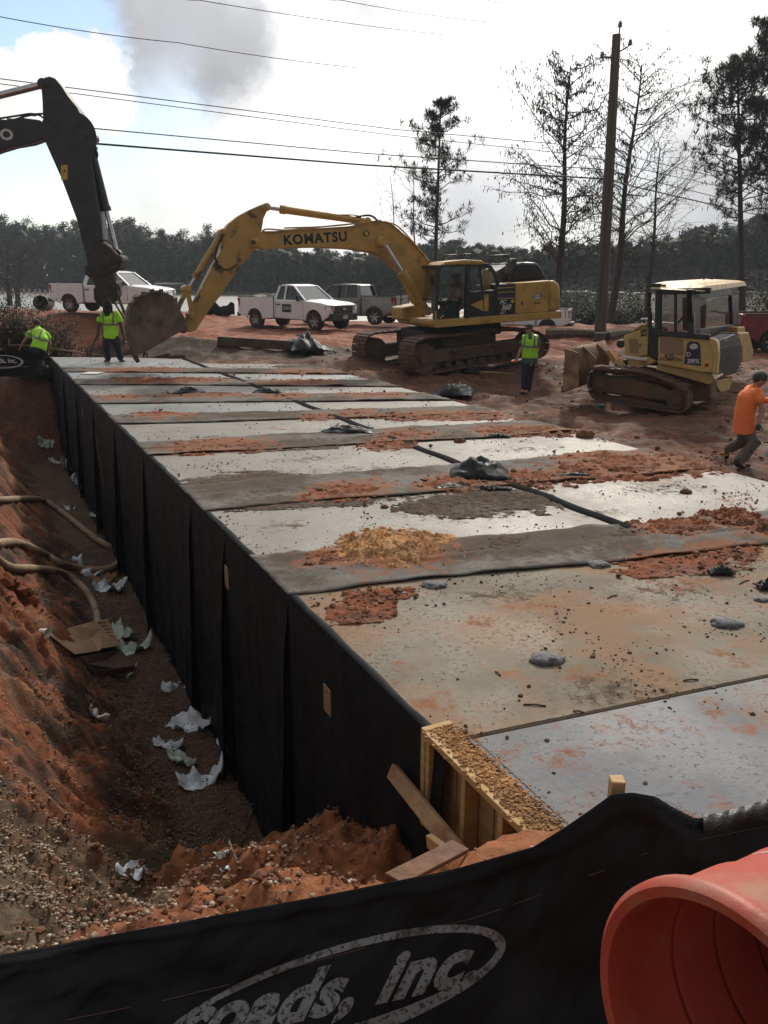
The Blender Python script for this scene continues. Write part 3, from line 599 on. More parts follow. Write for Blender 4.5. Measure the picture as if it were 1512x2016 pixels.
# cast-in-place pale slab nearest the viewer
b = MB(); b.prism([UV(1.62, 2.12, .004), UV(1.62, 2.12, .004) + Vector((8, -.05, 0)), UV(uj(JM[0], VR) - .01, VR, .004), UV(uj(JM[0], 2.12) - .01, 2.12, .004)], (0, 0, -.5))
CSL = tag(b.build('cast_slab', m_c0, bevel=.01), 'bluish white freshly cast concrete slab nearest the viewer, inside the timber form', 'slab')
OFF[CSL.name] = Vector(CSL.location); dense_top([UV(1.64, 2.13, .004), UV(1.64, 2.13, .004) + Vector((7, -.05, 0)), UV(uj(JM[0], VR) - .02, VR, .004), UV(uj(JM[0], 2.13) - .02, 2.13, .004)], m_c0, CSL)
# dark filler in the long joint between the two rows
for i in range(1, 8):
    pass
def on_strip(i, v, t): return uj(JN[i], v) * (1 - t) + uj(JF[i], v) * t
b = MB()
A = []
for k in range(160):
    u = 5.9 + (26.0 - 5.9) * k / 159; ww = .012 * math.sin(k * .7)
    A.append([UV(u, VM0 - .035 + ww, .008), UV(u, VM0 - .01 + ww, .026), UV(u, VM1 + .0 + ww, .026), UV(u, VM1 + .02 + ww, .006)])
b.grid(A); t = b.build('joint_filler', m_foamblk, smooth=True); tag(t, 'thin black filler strip running lengthwise between the two rows of segments', 'joint strip')
# fabric strips over the cross joints
SL = ['widest grey dusty fabric strip, under the fine orange sand heap', 'fabric strip with dark soil patch and the puffed black plastic at its middle', 'fabric strip with a short raised black flap, fourth-nearest joint', 'fabric strip third beyond the orange heap, half dark and half red', 'narrow fabric strip just behind the wet shining slab', 'narrow red-sanded strip two before the standing worker', 'farthest fabric strip, just in front of the standing worker\'s boots']
for i in range(1, 8):
    nv = int((VR - VL) / (.045 if i < 4 else .09)); nu = 16 if i < 4 else 9; A = []
    for a in range(nu + 1):
        row = []
        for k in range(nv + 1):
            v = VL - .03 + (VR - VL + .03) * k / nv; t = a / nu
            u = on_strip(i, v, t) + .03 * math.sin(v * 2.1 + i) * (1 if t < .5 else -.6) + .02 * float(pn(np.array(v * 3.3), np.array(i * 7.7 + a * .02)))
            z = .012 + .020 * abs(float(pn(np.array(u * 1.3 + i), np.array(v * 2.6)))) + .022 * max(0, float(pn(np.array(u * 4.0), np.array(v * .9 + 3 * i))))
            z += .018 * math.exp(-((t - .5) / .06) ** 2)
            if t == 0 or t == 1: z += .012 * max(0, math.sin(v * 3 + 5 * i)) ** 3
            row.append(UV(u, v, z))
        A.append(row)
    b = MB(); b.grid(A); o = b.build('joint_fabric', m_joint, smooth=True)
    va = np.array(b.v); r_, d_ = dustat(va[:, 0], va[:, 1]); at = o.data.color_attributes.new('soil', 'FLOAT_COLOR', 'POINT'); at.data.foreach_set('color', np.stack([r_, d_, 0 * r_, 0 * r_ + 1], 1).astype(np.float32).ravel())
    md = o.modifiers.new('thickness', 'SOLIDIFY'); md.thickness = .009; md.offset = 0
    tag(o, SL[i - 1], 'fabric strip', 'fabric strips over the joints')
# ---------------------------------------------------------------- fabric wall on the left side
WF = thing('fabric_wrapped_wall', UV(15, VL - .1, -2.8), 'tall black fabric covering along the left side of the culvert, hanging in folded panels', 'wall covering')
folds = [3.28, 5.75, 7.6, 9.0, 11.9, 14.6, 17.4, 20.4, 23.3, 27.62]
for k in range(len(folds) - 1):
    a, c = folds[k], folds[k + 1] + .05; n = max(int((c - a) / (.045 if k < 5 else .09)), 8); A = []
    for r in range(30):
        t = (0, .004)[r] if r < 2 else (r - 1) / 28; row = []
        zb = -2.86
        for i in range(n + 1):
            s_ = i / n; u = a + (c - a) * s_ + (.05 * (t) ** 2 * (1 if s_ > .9 else 0)) - .06 * t * float(pn(np.array(t * 2.3), np.array(k * 3.3)))
            out = .025 + .05 * t * (1 - s_) ** 3 * 2 + .055 * t * max(0, float(pn(np.array(u * 2.2), np.array(t * .8 + k)))) + .012 * float(pn(np.array(u * 7), np.array(t * 3)))
            if s_ < .10: out += .055 * (t ** .5) * (1 - s_ / .10)
            out += .04 * math.exp(-((s_ - .86) / .05) ** 2) * t + t * (.030 * max(0, float(pn(np.array(u * 3.1 + 9), np.array(t * .5 + k * 2)))) + .018 * float(pn(np.array(u * 5 + t * 2), np.array(t * 4.0 + k)))); out = .02 + (out - .02) * min(1, t * 7)
            row.append(UV(u, VL - out, -.0 + .010 + t * (zb)))
        A.append(row)
    A.insert(0, [UV(a + (c - a) * i / n, VL + .03 + .006 * math.sin(i * .37), .013) for i in range(n + 1)])
    b = MB(); b.grid(A); b.build('fabric_panel', m_wall, WF, smooth=True)
end = MB(); end.prism([UV(27.62, VL - .05, .01), UV(27.62, VL - .05, -2.8), UV(25.45, 5.55, -2.8), UV(25.45, 5.55, -.29)], DU * .02); end.build('end_fabric', m_wall, WF)
for (px, py, wz, hz) in ((447, 1137, .115, .21), (645, 1378, .12, .19), (163, 812, .16, .22)):
    r_ = ray(px, py); t_ = (VL - .16) / (r_.x * DV.x + r_.y * DV.y); q = CO + r_ * t_; u0 = q.dot(DU)
    b = MB(); p = [UV(u0 - wz / 2, VL - .16, q.z - hz / 2), UV(u0 + wz / 2, VL - .16, q.z - hz / 2), UV(u0 + wz / 2, VL - .16, q.z + hz / 2), UV(u0 - wz / 2, VL - .16, q.z + hz / 2)]
    b.prism(p, -DV * .006); b.build('paper_label', m_brownlab if px > 200 else m_letter_g, WF)
b = MB()
for k in range(5):
    z0 = -.45 - .19 * k; b.prism([UV(16.35 - .12 * k, VL - .135, z0), UV(16.44 - .12 * k, VL - .135, z0 - .01), UV(16.35 - .12 * k, VL - .135, z0 - .24), UV(16.27 - .12 * k, VL - .135, z0 - .23)], -DV * .004)
b.build('orange_paint_streak', M('faded_orange_spray', (.26, .075, .03), (.10, .03, .018), 20, .8), WF)
# ---------------------------------------------------------------- loose soil on the deck
def heap(px, py, hw, hh, amp, mat, label, thr=.30, cat='sand heap', rough=1.0, z0=0.012):
    c = G(px, py, 0); l = G(px - hw, py, 0); r = G(px + hw, py, 0); n = G(px, py + hh, 0); f = G(px, py - hh, 0)
    hx = (r - l).length / 2 * 1.25; hy = (f - n).length / 2 * 1.25; st = .014 if c.y < 9 else (.028 if c.y < 14 else .05)
    ang = math.atan2((r - l).y, (r - l).x) + (.20 if c.y < 12 else .05 if c.y < 16 else -.08) * 0
    nx = int(2 * hx / st) + 2; ny = max(int(2 * hy / st) + 2, 8)
    a, bb = np.meshgrid(np.linspace(-1, 1, nx), np.linspace(-1, 1, ny)); X_ = c.x + a * hx; Y_ = c.y + bb * hy + a * hx * (.16 if c.y < 12 else 0)
    q = fbm(X_ * 1.5, Y_ * 1.5, 4, .6); q2 = fbm(X_ * 7, Y_ * 7, 5, .68)
    q3 = fbm(X_ * 16, Y_ * 16, 4, .7); m_ = 1 - np.sqrt((a * .95) ** 2 + (bb * .95) ** 2) + .42 * q + .30 * q2 * rough + .14 * q3
    e_ = np.clip(m_ - thr * .5, -.4, .8); h_ = amp * .62 * np.sign(e_) * np.abs(e_) ** 1.35 + (np.clip(amp * .30, .003, .016) * q2 + np.clip(amp * .16, .003, .009) * np.abs(q3) * 1.6) * sstep(-.02, .25, e_) - .004
    h_ = np.where(e_ < -.06, -.03, h_)
    edge = (np.abs(a) > .99) | (np.abs(bb) > .99); h_[edge] = -.03
    vv = X_ * DV.x + Y_ * DV.y; sh_ = np.where(vv < VL + .02, VL + .02 - vv, np.where(vv > VR - .01, VR - .01 - vv, 0)); h_ = np.where(sh_ != 0, -.03, h_); X_ = X_ + DV.x * sh_; Y_ = Y_ + DV.y * sh_
    me = grid_mesh('soil_heap', X_ - c.x, Y_ - c.y, h_ + z0, mat); o = link('sand_heap' if mat is not m_heapd else 'soil_patch', me, loc=(c.x, c.y, 0))
    return tag(o, label, cat, 'loose soil lying on the deck')
for h_ in HP: heap(*h_[:6], h_[6], rough=.45 if h_[5] is m_heapo else 1.0)
# clods and crumbs scattered over the deck (nobody could count them)
def scatter(name, n, place, rad, mat, label, jit=.4, hsq=.7):
    b = MB()
    for _ in range(n):
        q = place(); r = rad()
        if q is None: continue
        b.lump((q[0], q[1], q[2] + r * .3), r, jit, (1, random.uniform(.7, 1.2), hsq))
    return tag(b.build(name, mat), label, 'soil crumbs', kind='stuff')
def deckpt():
    while 1:
        u = 2.3 + 25 * random.random() ** 1.5; v = random.uniform(VL, VR); q = UV(u, v)
        if q.y < 2.8: continue
        d = float(pn(np.array(q.x * .9 + 3), np.array(q.y * .9))) * .6 + float(pn(np.array(q.x * 2.9 + 3), np.array(q.y * 2.9))) * .5
        if random.random() < sstep(-.2, .75, d) ** 1.3: return (q.x, q.y, .003)
scatter('soil_crumbs', 9000, deckpt, lambda: min(random.expovariate(1 / .0036) + .0025, .017), m_clodd, 'small dark crumbs of soil sprinkled all over the concrete deck')
def heappt():
    h_ = random.choice([x for x in HP if x[5] is m_heap]); q = G(h_[0] + random.gauss(0, .62) * h_[2], h_[1] + random.gauss(0, .62) * h_[3], 0); return (q.x, q.y, .008 + h_[4] * .2)
scatter('red_soil_clods', 2600, heappt, lambda: min(random.expovariate(1 / .008) + .004, .04), m_clod, 'red clods strewn in and around the sand heaps on the deck')
def orpt(): q = G(765 + random.gauss(0, .42) * 112, 1085 + random.gauss(0, .42) * 33, 0); return (q.x, q.y, .03 + .07 * random.random() ** 2)
scatter('orange_sand_clods', 2200, orpt, lambda: min(random.expovariate(1 / .003) + .002, .010), m_clodo, 'small orange clods on the fine orange sand heap')
def sidept():
    x_ = random.uniform(-2, 14); y_ = random.uniform(9, 30)
    v = x_ * DV.x + y_ * DV.y
    if v < VR + .05: return None
    return (x_, y_, GH2(x_, y_))
_hx = np.linspace(-14, 16, 301); _hy = np.linspace(1, 33, 321); _HX, _HY = np.meshgrid(_hx, _hy); _HT = height(_HX, _HY)
def GH2(x, y):
    i = min(max(int((x + 14) / .1), 0), 299); j = min(max(int((y - 1) / .1), 0), 319); fx = (x + 14) / .1 - i; fy = (y - 1) / .1 - j
    return float((_HT[j, i] * (1 - fx) + _HT[j, i + 1] * fx) * (1 - fy) + (_HT[j + 1, i] * (1 - fx) + _HT[j + 1, i + 1] * fx) * fy)
scatter('ground_clods', 3500, sidept, lambda: min(random.expovariate(1 / .013) + .006, .06), m_clod, 'clods of red mud scattered over the trampled ground beside the deck')
# pebbles: near gravel spill and the trench bed
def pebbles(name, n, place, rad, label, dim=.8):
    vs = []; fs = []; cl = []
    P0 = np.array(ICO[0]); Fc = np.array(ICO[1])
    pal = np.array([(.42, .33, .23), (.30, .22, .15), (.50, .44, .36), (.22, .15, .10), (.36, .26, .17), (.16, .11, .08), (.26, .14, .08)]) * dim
    for i in range(n):
        q = place()
        if q is None: continue
        r = rad(); a = random.random() * 6.28; s3 = np.array([r * random.uniform(.8, 1.3), r * random.uniform(.7, 1), r * random.uniform(.45, .75)])
        p = P0 * s3; ca, sa = math.cos(a), math.sin(a); p = np.stack([p[:, 0] * ca - p[:, 1] * sa, p[:, 0] * sa + p[:, 1] * ca, p[:, 2]], 1) + np.array(q)
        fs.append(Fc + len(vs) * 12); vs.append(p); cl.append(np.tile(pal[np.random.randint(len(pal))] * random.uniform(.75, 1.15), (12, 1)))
    V = np.concatenate(vs); Fa = np.concatenate(fs); me = bpy.data.meshes.new(name); me.from_pydata(V.tolist(), [], Fa.tolist()); me.materials.append(m_peb)
    a = me.color_attributes.new('shade', 'FLOAT_COLOR', 'POINT'); a.data.foreach_set('color', np.concatenate([np.concatenate(cl), np.ones((len(V), 1))], 1).astype(np.float32).ravel())
    me.polygons.foreach_set('use_smooth', [True] * len(me.polygons)); me.update()
    return tag(link(name, me), label, 'gravel', kind='stuff')
def npt():
    while 1:
        u = random.gauss(4.0, .95); v = random.gauss(-.55, .95)
        if u < 2.0 or v > 1.9: continue
        q = UV(u, v)
        if random.random() < sstep(-.55, .35, float(pn(np.array(q.x * 1.5), np.array(q.y * 1.5))) + .5 * float(pn(np.array(q.x * 5), np.array(q.y * 5)))): return (q.x, q.y, GH2f(q.x, q.y) + .002)
_fx = np.linspace(-6, 2.4, 337); _fy = np.linspace(1.2, 9.2, 321); _FX, _FY = np.meshgrid(_fx, _fy); _FT = height(_FX, _FY)
def GH2f(x, y):
    i = min(max(int((x + 6) / .025), 0), 335); j = min(max(int((y - 1.2) / .025), 0), 319); return float(_FT[j, i])
pebbles('gravel_spill', 15000, npt, lambda: random.uniform(.006, .0155), 'spill of light brown pebbles over red sand at lower left')
def fpt():
    u = 4.6 + 12 * random.random() ** 1.3; v = random.uniform(.1, 1.95); q = UV(u, v); z = GH2f(q.x, q.y) if q.y < 9 and q.x > -6 else GH2(q.x, q.y)
    if z > -2.2 and random.random() < .85: return None
    return (q.x, q.y, z + .004)
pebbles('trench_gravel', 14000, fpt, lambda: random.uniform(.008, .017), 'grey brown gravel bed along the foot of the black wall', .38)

def bankpt():
    while 1:
        u = random.uniform(2.3, 13) if random.random() < .6 else random.uniform(2.3, 6); v = random.uniform(-2.6, 1.2); q = UV(u, v)
        if random.random() < sstep(-.3, .5, float(pn(np.array(q.x * 1.9 + 8), np.array(q.y * 1.9))) + .5 * float(pn(np.array(q.x * 6), np.array(q.y * 6)))):
            if not (-5.9 < q.x < 2.3 and 1.3 < q.y < 9.1): return (q.x, q.y, GH2(q.x, q.y))
            return (q.x, q.y, GH2f(q.x, q.y) - .002)
scatter('bank_clods', 8000, bankpt, lambda: min(random.expovariate(1 / .006) + .004, .03), m_clod, 'crumbled clods of clay lying on the trench bank at left', .35, .8)
def nearmound():
    u = random.gauss(4.1, .6); v = random.uniform(.2, 1.95)
    if u < 2.3: return None
    q = UV(u, v); return (q.x, q.y, GH2f(q.x, q.y))
scatter('mound_clods', 2500, nearmound, lambda: min(random.expovariate(1 / .004) + .003, .016), m_clod, 'red clods on the mound against the near end of the black wall', .35, .8)
# ---------------------------------------------------------------- flat lettering
def text_mesh(s, bold=.0, shear=0, sx=1.0, sub=0, spacing=1.0):
    cu = bpy.data.curves.new('t', 'FONT'); cu.body = s; cu.size = 1; cu.align_x = 'CENTER'; cu.align_y = 'CENTER'; cu.offset = bold; cu.shear = shear
    cu.space_character = spacing; cu.resolution_u = 4; cu.fill_mode = 'FRONT'
    o = bpy.data.objects.new('t', cu); SC.collection.objects.link(o); dg = bpy.context.evaluated_depsgraph_get(); dg.update()
    me = bpy.data.meshes.new_from_object(o.evaluated_get(dg)); bpy.data.objects.remove(o); bpy.data.curves.remove(cu)
    if sub:
        bm = bmesh.new(); bm.from_mesh(me); bmesh.ops.triangulate(bm, faces=bm.faces)
        for _ in range(sub):
            es = [e for e in bm.edges if e.calc_length() > .06]
            if es: bmesh.ops.subdivide_edges(bm, edges=es, cuts=1)
            bmesh.ops.triangulate(bm, faces=bm.faces)
        bm.to_mesh(me); bm.free()
    vs = [(v.co.x * sx, v.co.y) for v in me.vertices]; fs = [tuple(p.vertices) for p in me.polygons]; bpy.data.meshes.remove(me); return vs, fs
def put_text(name, s, c, ex, ez, h, mat, parent, bold=.0, shear=0, sx=1.0, spacing=1.0, nrm=None, d=.004):
    """text of capital height h, centred at c in plane ex, ez; nrm points to the reader"""
    vs, fs = text_mesh(s, bold, shear, sx, 0, spacing); c = Vector(c); k = h / .70; nrm = Vector(nrm) if nrm is not None else ex.cross(ez)
    b = MB(); b.add([c + ex * (x * k) + ez * (y * k) + nrm * d for x, y in vs], fs)
    me_o = b.build(name, mat, parent, smooth=True); return me_o
def disc(name, c, ex, ez, rx, rz, mat, parent, nrm, d=.003, n=28, inner=0):
    b = MB(); c = Vector(c) + Vector(nrm) * d
    o = [c + ex * rx * math.cos(2 * math.pi * k / n) + ez * rz * math.sin(2 * math.pi * k / n) for k in range(n)]
    if inner:
        i_ = [c + ex * rx * inner * math.cos(2 * math.pi * k / n) + ez * rz * inner * math.sin(2 * math.pi * k / n) for k in range(n)]
        b.add(o + i_, [(k, (k + 1) % n, n + (k + 1) % n, n + k) for k in range(n)])
    else: b.add(o, [tuple(range(n))])
    return b.build(name, mat, parent, smooth=True)
# ================================================================ yellow excavator
EX = thing('excavator', P(940, 740, 23.5), 'big yellow tracked excavator with its operator in the cab, boom reaching left over the deck', 'excavator')
FU = Fr(P(853, 640, 22.6), 20, 4.2)                          # upper works, near side plane
def plate(fr, pix, off, thick, mat, name, par, bevel=0, doff=None):
    """closed outline in pixels on the plane at depth off, thick metres deep"""
    b = MB(); b.prism([fr.Wp(x, y, off) for x, y in pix], fr.ey * thick); return b.build(name, mat, par, bevel=bevel)
UB = plate(FU, [(853,631),(1106,612),(1106,626),(857,646),(853,640)], -.02, 2.75, m_ywear, 'deck_frame', EX, .02)
plate(FU, [(1015,557),(1081,552.5),(1081,614),(1015,618)], .0, 1.15, m_ywear, 'side_door_panel', EX, .025)
plate(FU, [(1083,552),(1096,552),(1104,561),(1105,611),(1083,613.5)], -.03, 2.8, m_ywear, 'counterweight', EX, .09)
plate(FU, [(979,560),(1014,557.5),(1014,618),(981,621)], .012, 1.1, m_black, 'engine_side_panel', EX, .015)
plate(FU, [(979,562),(1083,555),(1083,612),(981,620)], 1.2, 1.45, m_black, 'engine_bay', EX, .02)
def rectpx(fr, x0, y0, x1, y1, off, mat, name, par, sl=-.05):
    b = MB(); b.prism([fr.Wp(x0, y0, off), fr.Wp(x1, y0 + sl * (x1 - x0), off), fr.Wp(x1, y1 + sl * (x1 - x0), off), fr.Wp(x0, y1, off)], fr.ey * .004); return b.build(name, mat, par)
for (y0, y1) in ((561, 565.5), (568.5, 574.5), (577, 586.5)): rectpx(FU, 980, y0, 1013.5, y1, .0, m_purple, 'stripe', EX)
for (y0, y1) in ((566, 568), (575, 576.6), (587.2, 589.2)): rectpx(FU, 980, y0, 1013.5, y1, -.001, m_ywear, 'stripe', EX)
def tx(fr, s, px, py, off, hpx, mat, par, **k):
    c = fr.Wp(px, py, off); D = (c - CO).dot(Vector((0, _c, -_s))); return put_text('lettering', s, c, fr.ex, fr.ez, hpx * D / F, mat, par, nrm=-fr.ey, **k)
tx(FU, 'PC', 990, 595, .0, 7, m_letter_w, EX, bold=.03, shear=.3, sx=1.15)
tx(FU, '360', 995.5, 605.5, .0, 10, m_letter_w, EX, bold=.03, shear=.3, sx=1.0)
tx(FU, 'LC', 989, 616, .0, 5, m_letter_w, EX, bold=.03, shear=.3, sx=1.15)
disc('round_badge', FU.Wp(1009, 593, 0), FU.ex, FU.ez, .05, .05, m_warn, EX, -FU.ey, .006)
disc('oval_badge', FU.Wp(1057.5, 584, 0), FU.ex, FU.ez, .145, .075, m_letter_w, EX, -FU.ey, .006); disc('badge_ring', FU.Wp(1057.5, 584, 0), FU.ex, FU.ez, .145, .075, m_letter_k, EX, -FU.ey, .009, inner=.86)
tx(FU, 'ROADS, INC', 1057.5, 583.5, -.012, 3, m_letter_k, EX, bold=.02)
tx(FU, 'EX-36', 1057, 596.5, -.004, 5, m_letter_k, EX, bold=.02, sx=.8)
b = MB(); b.box(FU.Wp(1028, 597, -.01), (.03, .03, .1), FU); b.build('door_latch', m_black, EX)
# engine hood, muffler, rails
hood = plate(FU, [(1010,556),(1012,538),(1019,520),(1030,516),(1058,516.5),(1068,526),(1078,549.5)], .75, 1.35, m_black, 'engine_hood', EX, .08)
b = MB()
for k in range(7): b.prism([FU.Wp(1022, 527 + k * 3, .74), FU.Wp(1062, 525.5 + k * 3, .74), FU.Wp(1062, 527 + k * 3, .74), FU.Wp(1022, 528.5 + k * 3, .74)], -FU.ey * .02)
b.build('hood_louvre', m_trim, EX)
plate(FU, [(1004,540),(1007,514),(1011,509),(1017,508),(1018,520),(1012,536)], .7, .35, m_steel, 'air_intake', EX, .02)
plate(FU, [(975,556),(975,535),(985,530),(1000,520),(1006,519),(1010,556)], 1.3, 1.0, m_silver, 'service_cover', EX, .03)
def rail(fr, pix, off, r, par, mat=m_steel, name='handrail'):
    b = MB(); b.tube([fr.Wp(x, y, off) for x, y in pix], r, 7); return b.build(name, mat, par, smooth=True, sharp=50)
rail(FU, [(963,536),(963.5,507),(966,504),(999,502),(1001.5,505),(1003,553)], .35, .025, EX); rail(FU, [(964,521),(1002.5,519)], .35, .02, EX)
rail(FU, [(872,514),(873,505),(875,503),(898,502),(900,504),(901,512)], 1.9, .022, EX); rail(FU, [(907,511),(908,503),(910,501),(927,500.5),(929,503),(930,510)], 2.2, .022, EX)
rail(FU, [(790,570),(789,615),(793,620),(800,621)], 2.6, .02, EX); rail(FU, [(790,570),(812,560)], 2.6, .02, EX)
# cab
def fbar(fr, a, c, off, w, d, par, name='pillar', mat=m_black):
    A, C = fr.Wp(*a, off), fr.Wp(*c, off); b = MB(); b.bar(A, C, w, d, fr.ey.cross((C - A).normalized())); return b.build(name, mat, par, bevel=.012)
CW = 1.02
cabin = plate(FU, [(857,637),(978,622),(978,626),(858,641)], .02, CW, m_black, 'cab_floor', EX)
for off, nm in ((.06, 'pillar'), (CW - .04, 'pillar')):
    fbar(FU, (857, 634), (863.5, 528), off, .09, .09, EX); fbar(FU, (863.5, 527), (875, 521), off, .09, .09, EX)
    fbar(FU, (918, 627), (921, 520), off, .16, .10, EX); fbar(FU, (921, 521), (962, 522.5), off, .10, .10, EX); fbar(FU, (875, 522), (922, 520), off, .10, .10, EX)
    fbar(FU, (962, 523), (973, 538), off, .09, .10, EX); fbar(FU, (973, 537), (981, 565), off, .09, .09, EX); fbar(FU, (979, 565), (979, 621), off, .1, .08, EX)
    fbar(FU, (945, 523), (949, 572), off, .05, .06, EX)
plate(FU, [(920,575),(980,570),(980,621),(921,627)], .03, .07, m_black, 'rear_door_panel', EX, .015)
plate(FU, [(927,600),(950,590),(952,613)], .018, .008, m_ywear, 'triangle_panel', EX); plate(FU, [(953,580),(962,579),(962,612),(953,613)], .016, .010, m_ywear, 'yellow_panel', EX, .004)
plate(FU, [(951,531),(963,530),(968,571),(953,573)], .60, .06, m_ywear, 'inner_panel', EX); plate(FU, [(946,560),(972,559),(972,572),(946,573)], .45, .05, m_ywear, 'inner_panel', EX)
plate(FU, [(867,529),(914,526),(917,618),(862,630)], .055, .01, m_cabglass, 'door_pane', EX); plate(FU, [(924,524),(944,524),(947,572),(923,575)], .055, .01, m_cabglass, 'side_pane', EX); plate(FU, [(950,526),(962,527),(975,568),(952,572)], .055, .01, m_cabglass, 'side_pane', EX)
b = MB(); b.prism([FU.W(*FU.L(857, 628, 0)[:1], 0.1, FU.L(857, 628)[1]), FU.W(FU.L(857, 628)[0], CW - .1, FU.L(857, 628)[1]), FU.W(FU.L(864, 528)[0], CW - .1, FU.L(864, 528)[1]), FU.W(FU.L(864, 528)[0], .1, FU.L(864, 528)[1])], FU.ex * .012); b.build('windscreen', m_cabglass, EX)
for q_, th_ in (((858, 590), .06), ((863.5, 526), .1), ((857, 636), .11)):
    b = MB(); x0, z0 = FU.L(*q_); b.bar(FU.W(x0, .0, z0), FU.W(x0, CW, z0), th_, th_); b.build('front_frame', m_black, EX)
b = MB(); zr = [FU.L(x, y) for x, y in ((868,523),(877,515.5),(915,511),(948,512.5),(957,519),(940,521.5),(900,521))]
b.loft([FU.W(x, -.02, z) for x, z in zr], [FU.W(x, CW + .02, z) for x, z in zr]); b.build('cab_roof', m_ywear, EX, bevel=.03)
b = MB(); x0, z0 = FU.L(896, 596); b.box(FU.W(x0, .5, z0), (.5, .5, .14), FU); b.box(FU.W(x0 + .27, .5, z0 + .38), (.14, .48, .75), FU); b.box(FU.W(x0 + .1, .5, z0 - .25), (.35, .4, .4), FU); b.build('seat', m_trim, EX, bevel=.04)
b = MB(); x0, z0 = FU.L(876, 592); b.tube([FU.W(x0 - .05, .3, z0 - .5), FU.W(x0, .3, z0), FU.W(x0 + .03, .3, z0 + .05)], .02, 6); b.tube([FU.W(x0 - .05, .75, z0 - .5), FU.W(x0, .75, z0)], .02, 6); b.build('control_lever', m_trim, EX)
rectpx(FU, 856, 612, 860, 634, -.01, m_ywear, 'step_plate', EX); rectpx(FU, 920, 601, 923, 620, .01, m_ywear, 'hand_grip', EX)
b = MB(); b.box(FU.Wp(851.5, 552, .5), (.04, .22, .28), FU); b.build('mirror', m_trim, EX, bevel=.01)
# boxes on the far front corner
plate(FU, [(792,606),(822,600),(838,598),(838,636),(793,631)], 1.75, .9, m_ywear, 'tool_box', EX, .03); plate(FU, [(785,625),(850,630),(850,640),(815,640),(812,631),(786,628)], 1.7, 1.0, m_ywear, 'front_step', EX, .01)
# undercarriage
FT = Fr(P(822, 737, 22.15), 33, 2.0)
tz = [(821,676),(835,668),(870,664),(920,659),(960,650),(1000,648),(1040,650),(1066,658),(1080,672),(1079,690),(1064,703),(1020,708),(935,719),(880,729),(835,737),(825,735),(818,722),(815,700)]
def resample(pts, n, closed=True):
    P_ = [Vector((p[0], p[1])) for p in pts]; 
    if closed: P_.append(P_[0])
    # smooth (Catmull-Rom) then equal steps
    Q = []; m = len(P_) - 1
    for i in range(m):
        a, b_, c, d = (P_[(i - 1) % m] if closed else P_[max(i - 1, 0)]), P_[i], P_[i + 1], (P_[(i + 2) % m] if closed else P_[min(i + 2, m)])
        for k in range(12):
            t = k / 12; Q.append(.5 * ((2 * b_) + (c - a) * t + (2 * a - 5 * b_ + 4 * c - d) * t * t + (3 * b_ - a - 3 * c + d) * t ** 3))
    Q.append(P_[-1]); L = [0]
    for i in range(1, len(Q)): L.append(L[-1] + (Q[i] - Q[i - 1]).length)
    out = []; j = 0
    for k in range(n):
        s = L[-1] * k / n
        while L[j + 1] < s: j += 1
        out.append(Q[j].lerp(Q[j + 1], (s - L[j]) / max(L[j + 1] - L[j], 1e-9)))
    return out
def track(fr, outline, off, width, n, par, inner=.72, shoe_mat=m_track, frame_mat=m_tframe, sproc=.36):
    pts = resample(outline, n); cx = sum(p.x for p in pts) / n; cz = sum(p.y for p in pts) / n; tb = None
    T = []
    me0 = None
    for k in range(n):
        a, c = pts[k], pts[(k + 1) % n]; mid = (a + c) / 2; t = (c - a); ln = t.length; t = t / ln; nr = Vector((t.y, -t.x))
        if nr.dot(mid - Vector((cx, cz))) < 0: nr = -nr
        b = MB(); h = .035; g = .055
        q = [mid - t * ln * .47, mid + t * ln * .47, mid + t * ln * .47 + nr * h, mid + t * ln * .12 + nr * h, mid + t * ln * .10 + nr * g, mid - t * ln * .0 + nr * g, mid - t * ln * .02 + nr * h, mid - t * ln * .47 + nr * h]
        b.prism([fr.W(p.x, off, p.y) for p in q], fr.ey * width); b.build('track_shoe', shoe_mat, par)
    # chain links under the shoes, side frame, rollers, wheels
    b = MB(); inn = [p + (Vector((cx, cz)) - p).normalized() * .07 for p in pts]; in2 = [p + (Vector((cx, cz)) - p).normalized() * .17 for p in pts]
    for k in range(n):
        k2 = (k + 1) % n
        for o_ in (off + width * .33, off + width * .6): b.prism([fr.W(pts[k].x, o_, pts[k].y), fr.W(pts[k2].x, o_, pts[k2].y), fr.W(in2[k2].x, o_, in2[k2].y), fr.W(in2[k].x, o_, in2[k].y)], fr.ey * .06)
    b.build('track_chain', frame_mat, par)
    return pts, (cx, cz)
ol = [FT.L(x, y) for x, y in tz]; track(FT, ol, 0, .72, 48, EX)
def tframe(fr, off, width, par, pxs, wheels, rollers, rr, mat=m_tframe):
    b = MB(); b.prism([fr.Wp(x, y, 0) + fr.ey * (off + .1) for x, y in pxs], fr.ey * (width - .2)); b.build('track_frame', mat, par, bevel=.04)
    for x, y, r in wheels:
        b = MB(); c = fr.Wp(x, y, 0) + fr.ey * (off + .03); b.lathe([(0, .0), (r * .4, 0), (r * .45, .06), (r * .85, .06), (r, .03), (r, width - .1), (0, width - .1)], c, fr.ey, 26); b.build('idler_wheel', mat, par, smooth=True, sharp=35)
    for x, y in rollers:
        b = MB(); c = fr.Wp(x, y, 0) + fr.ey * (off + .16); b.lathe([(0, 0), (rr, 0), (rr, .12), (rr * .7, .14), (rr * .7, .3), (rr, .32), (rr, .42), (0, .42)], c, fr.ey, 14); b.build('roller', mat, par, smooth=True, sharp=35)
tfr = [(850,692),(900,686),(1040,668),(1050,676),(1045,690),(960,703),(850,719),(842,708)]
tframe(FT, .02, .66, EX, tfr, [(839,706,.40), (1058,681,.40)], [(868 + i * 22, 720 - i * 3.0) for i in range(8)], .11)
b = MB()
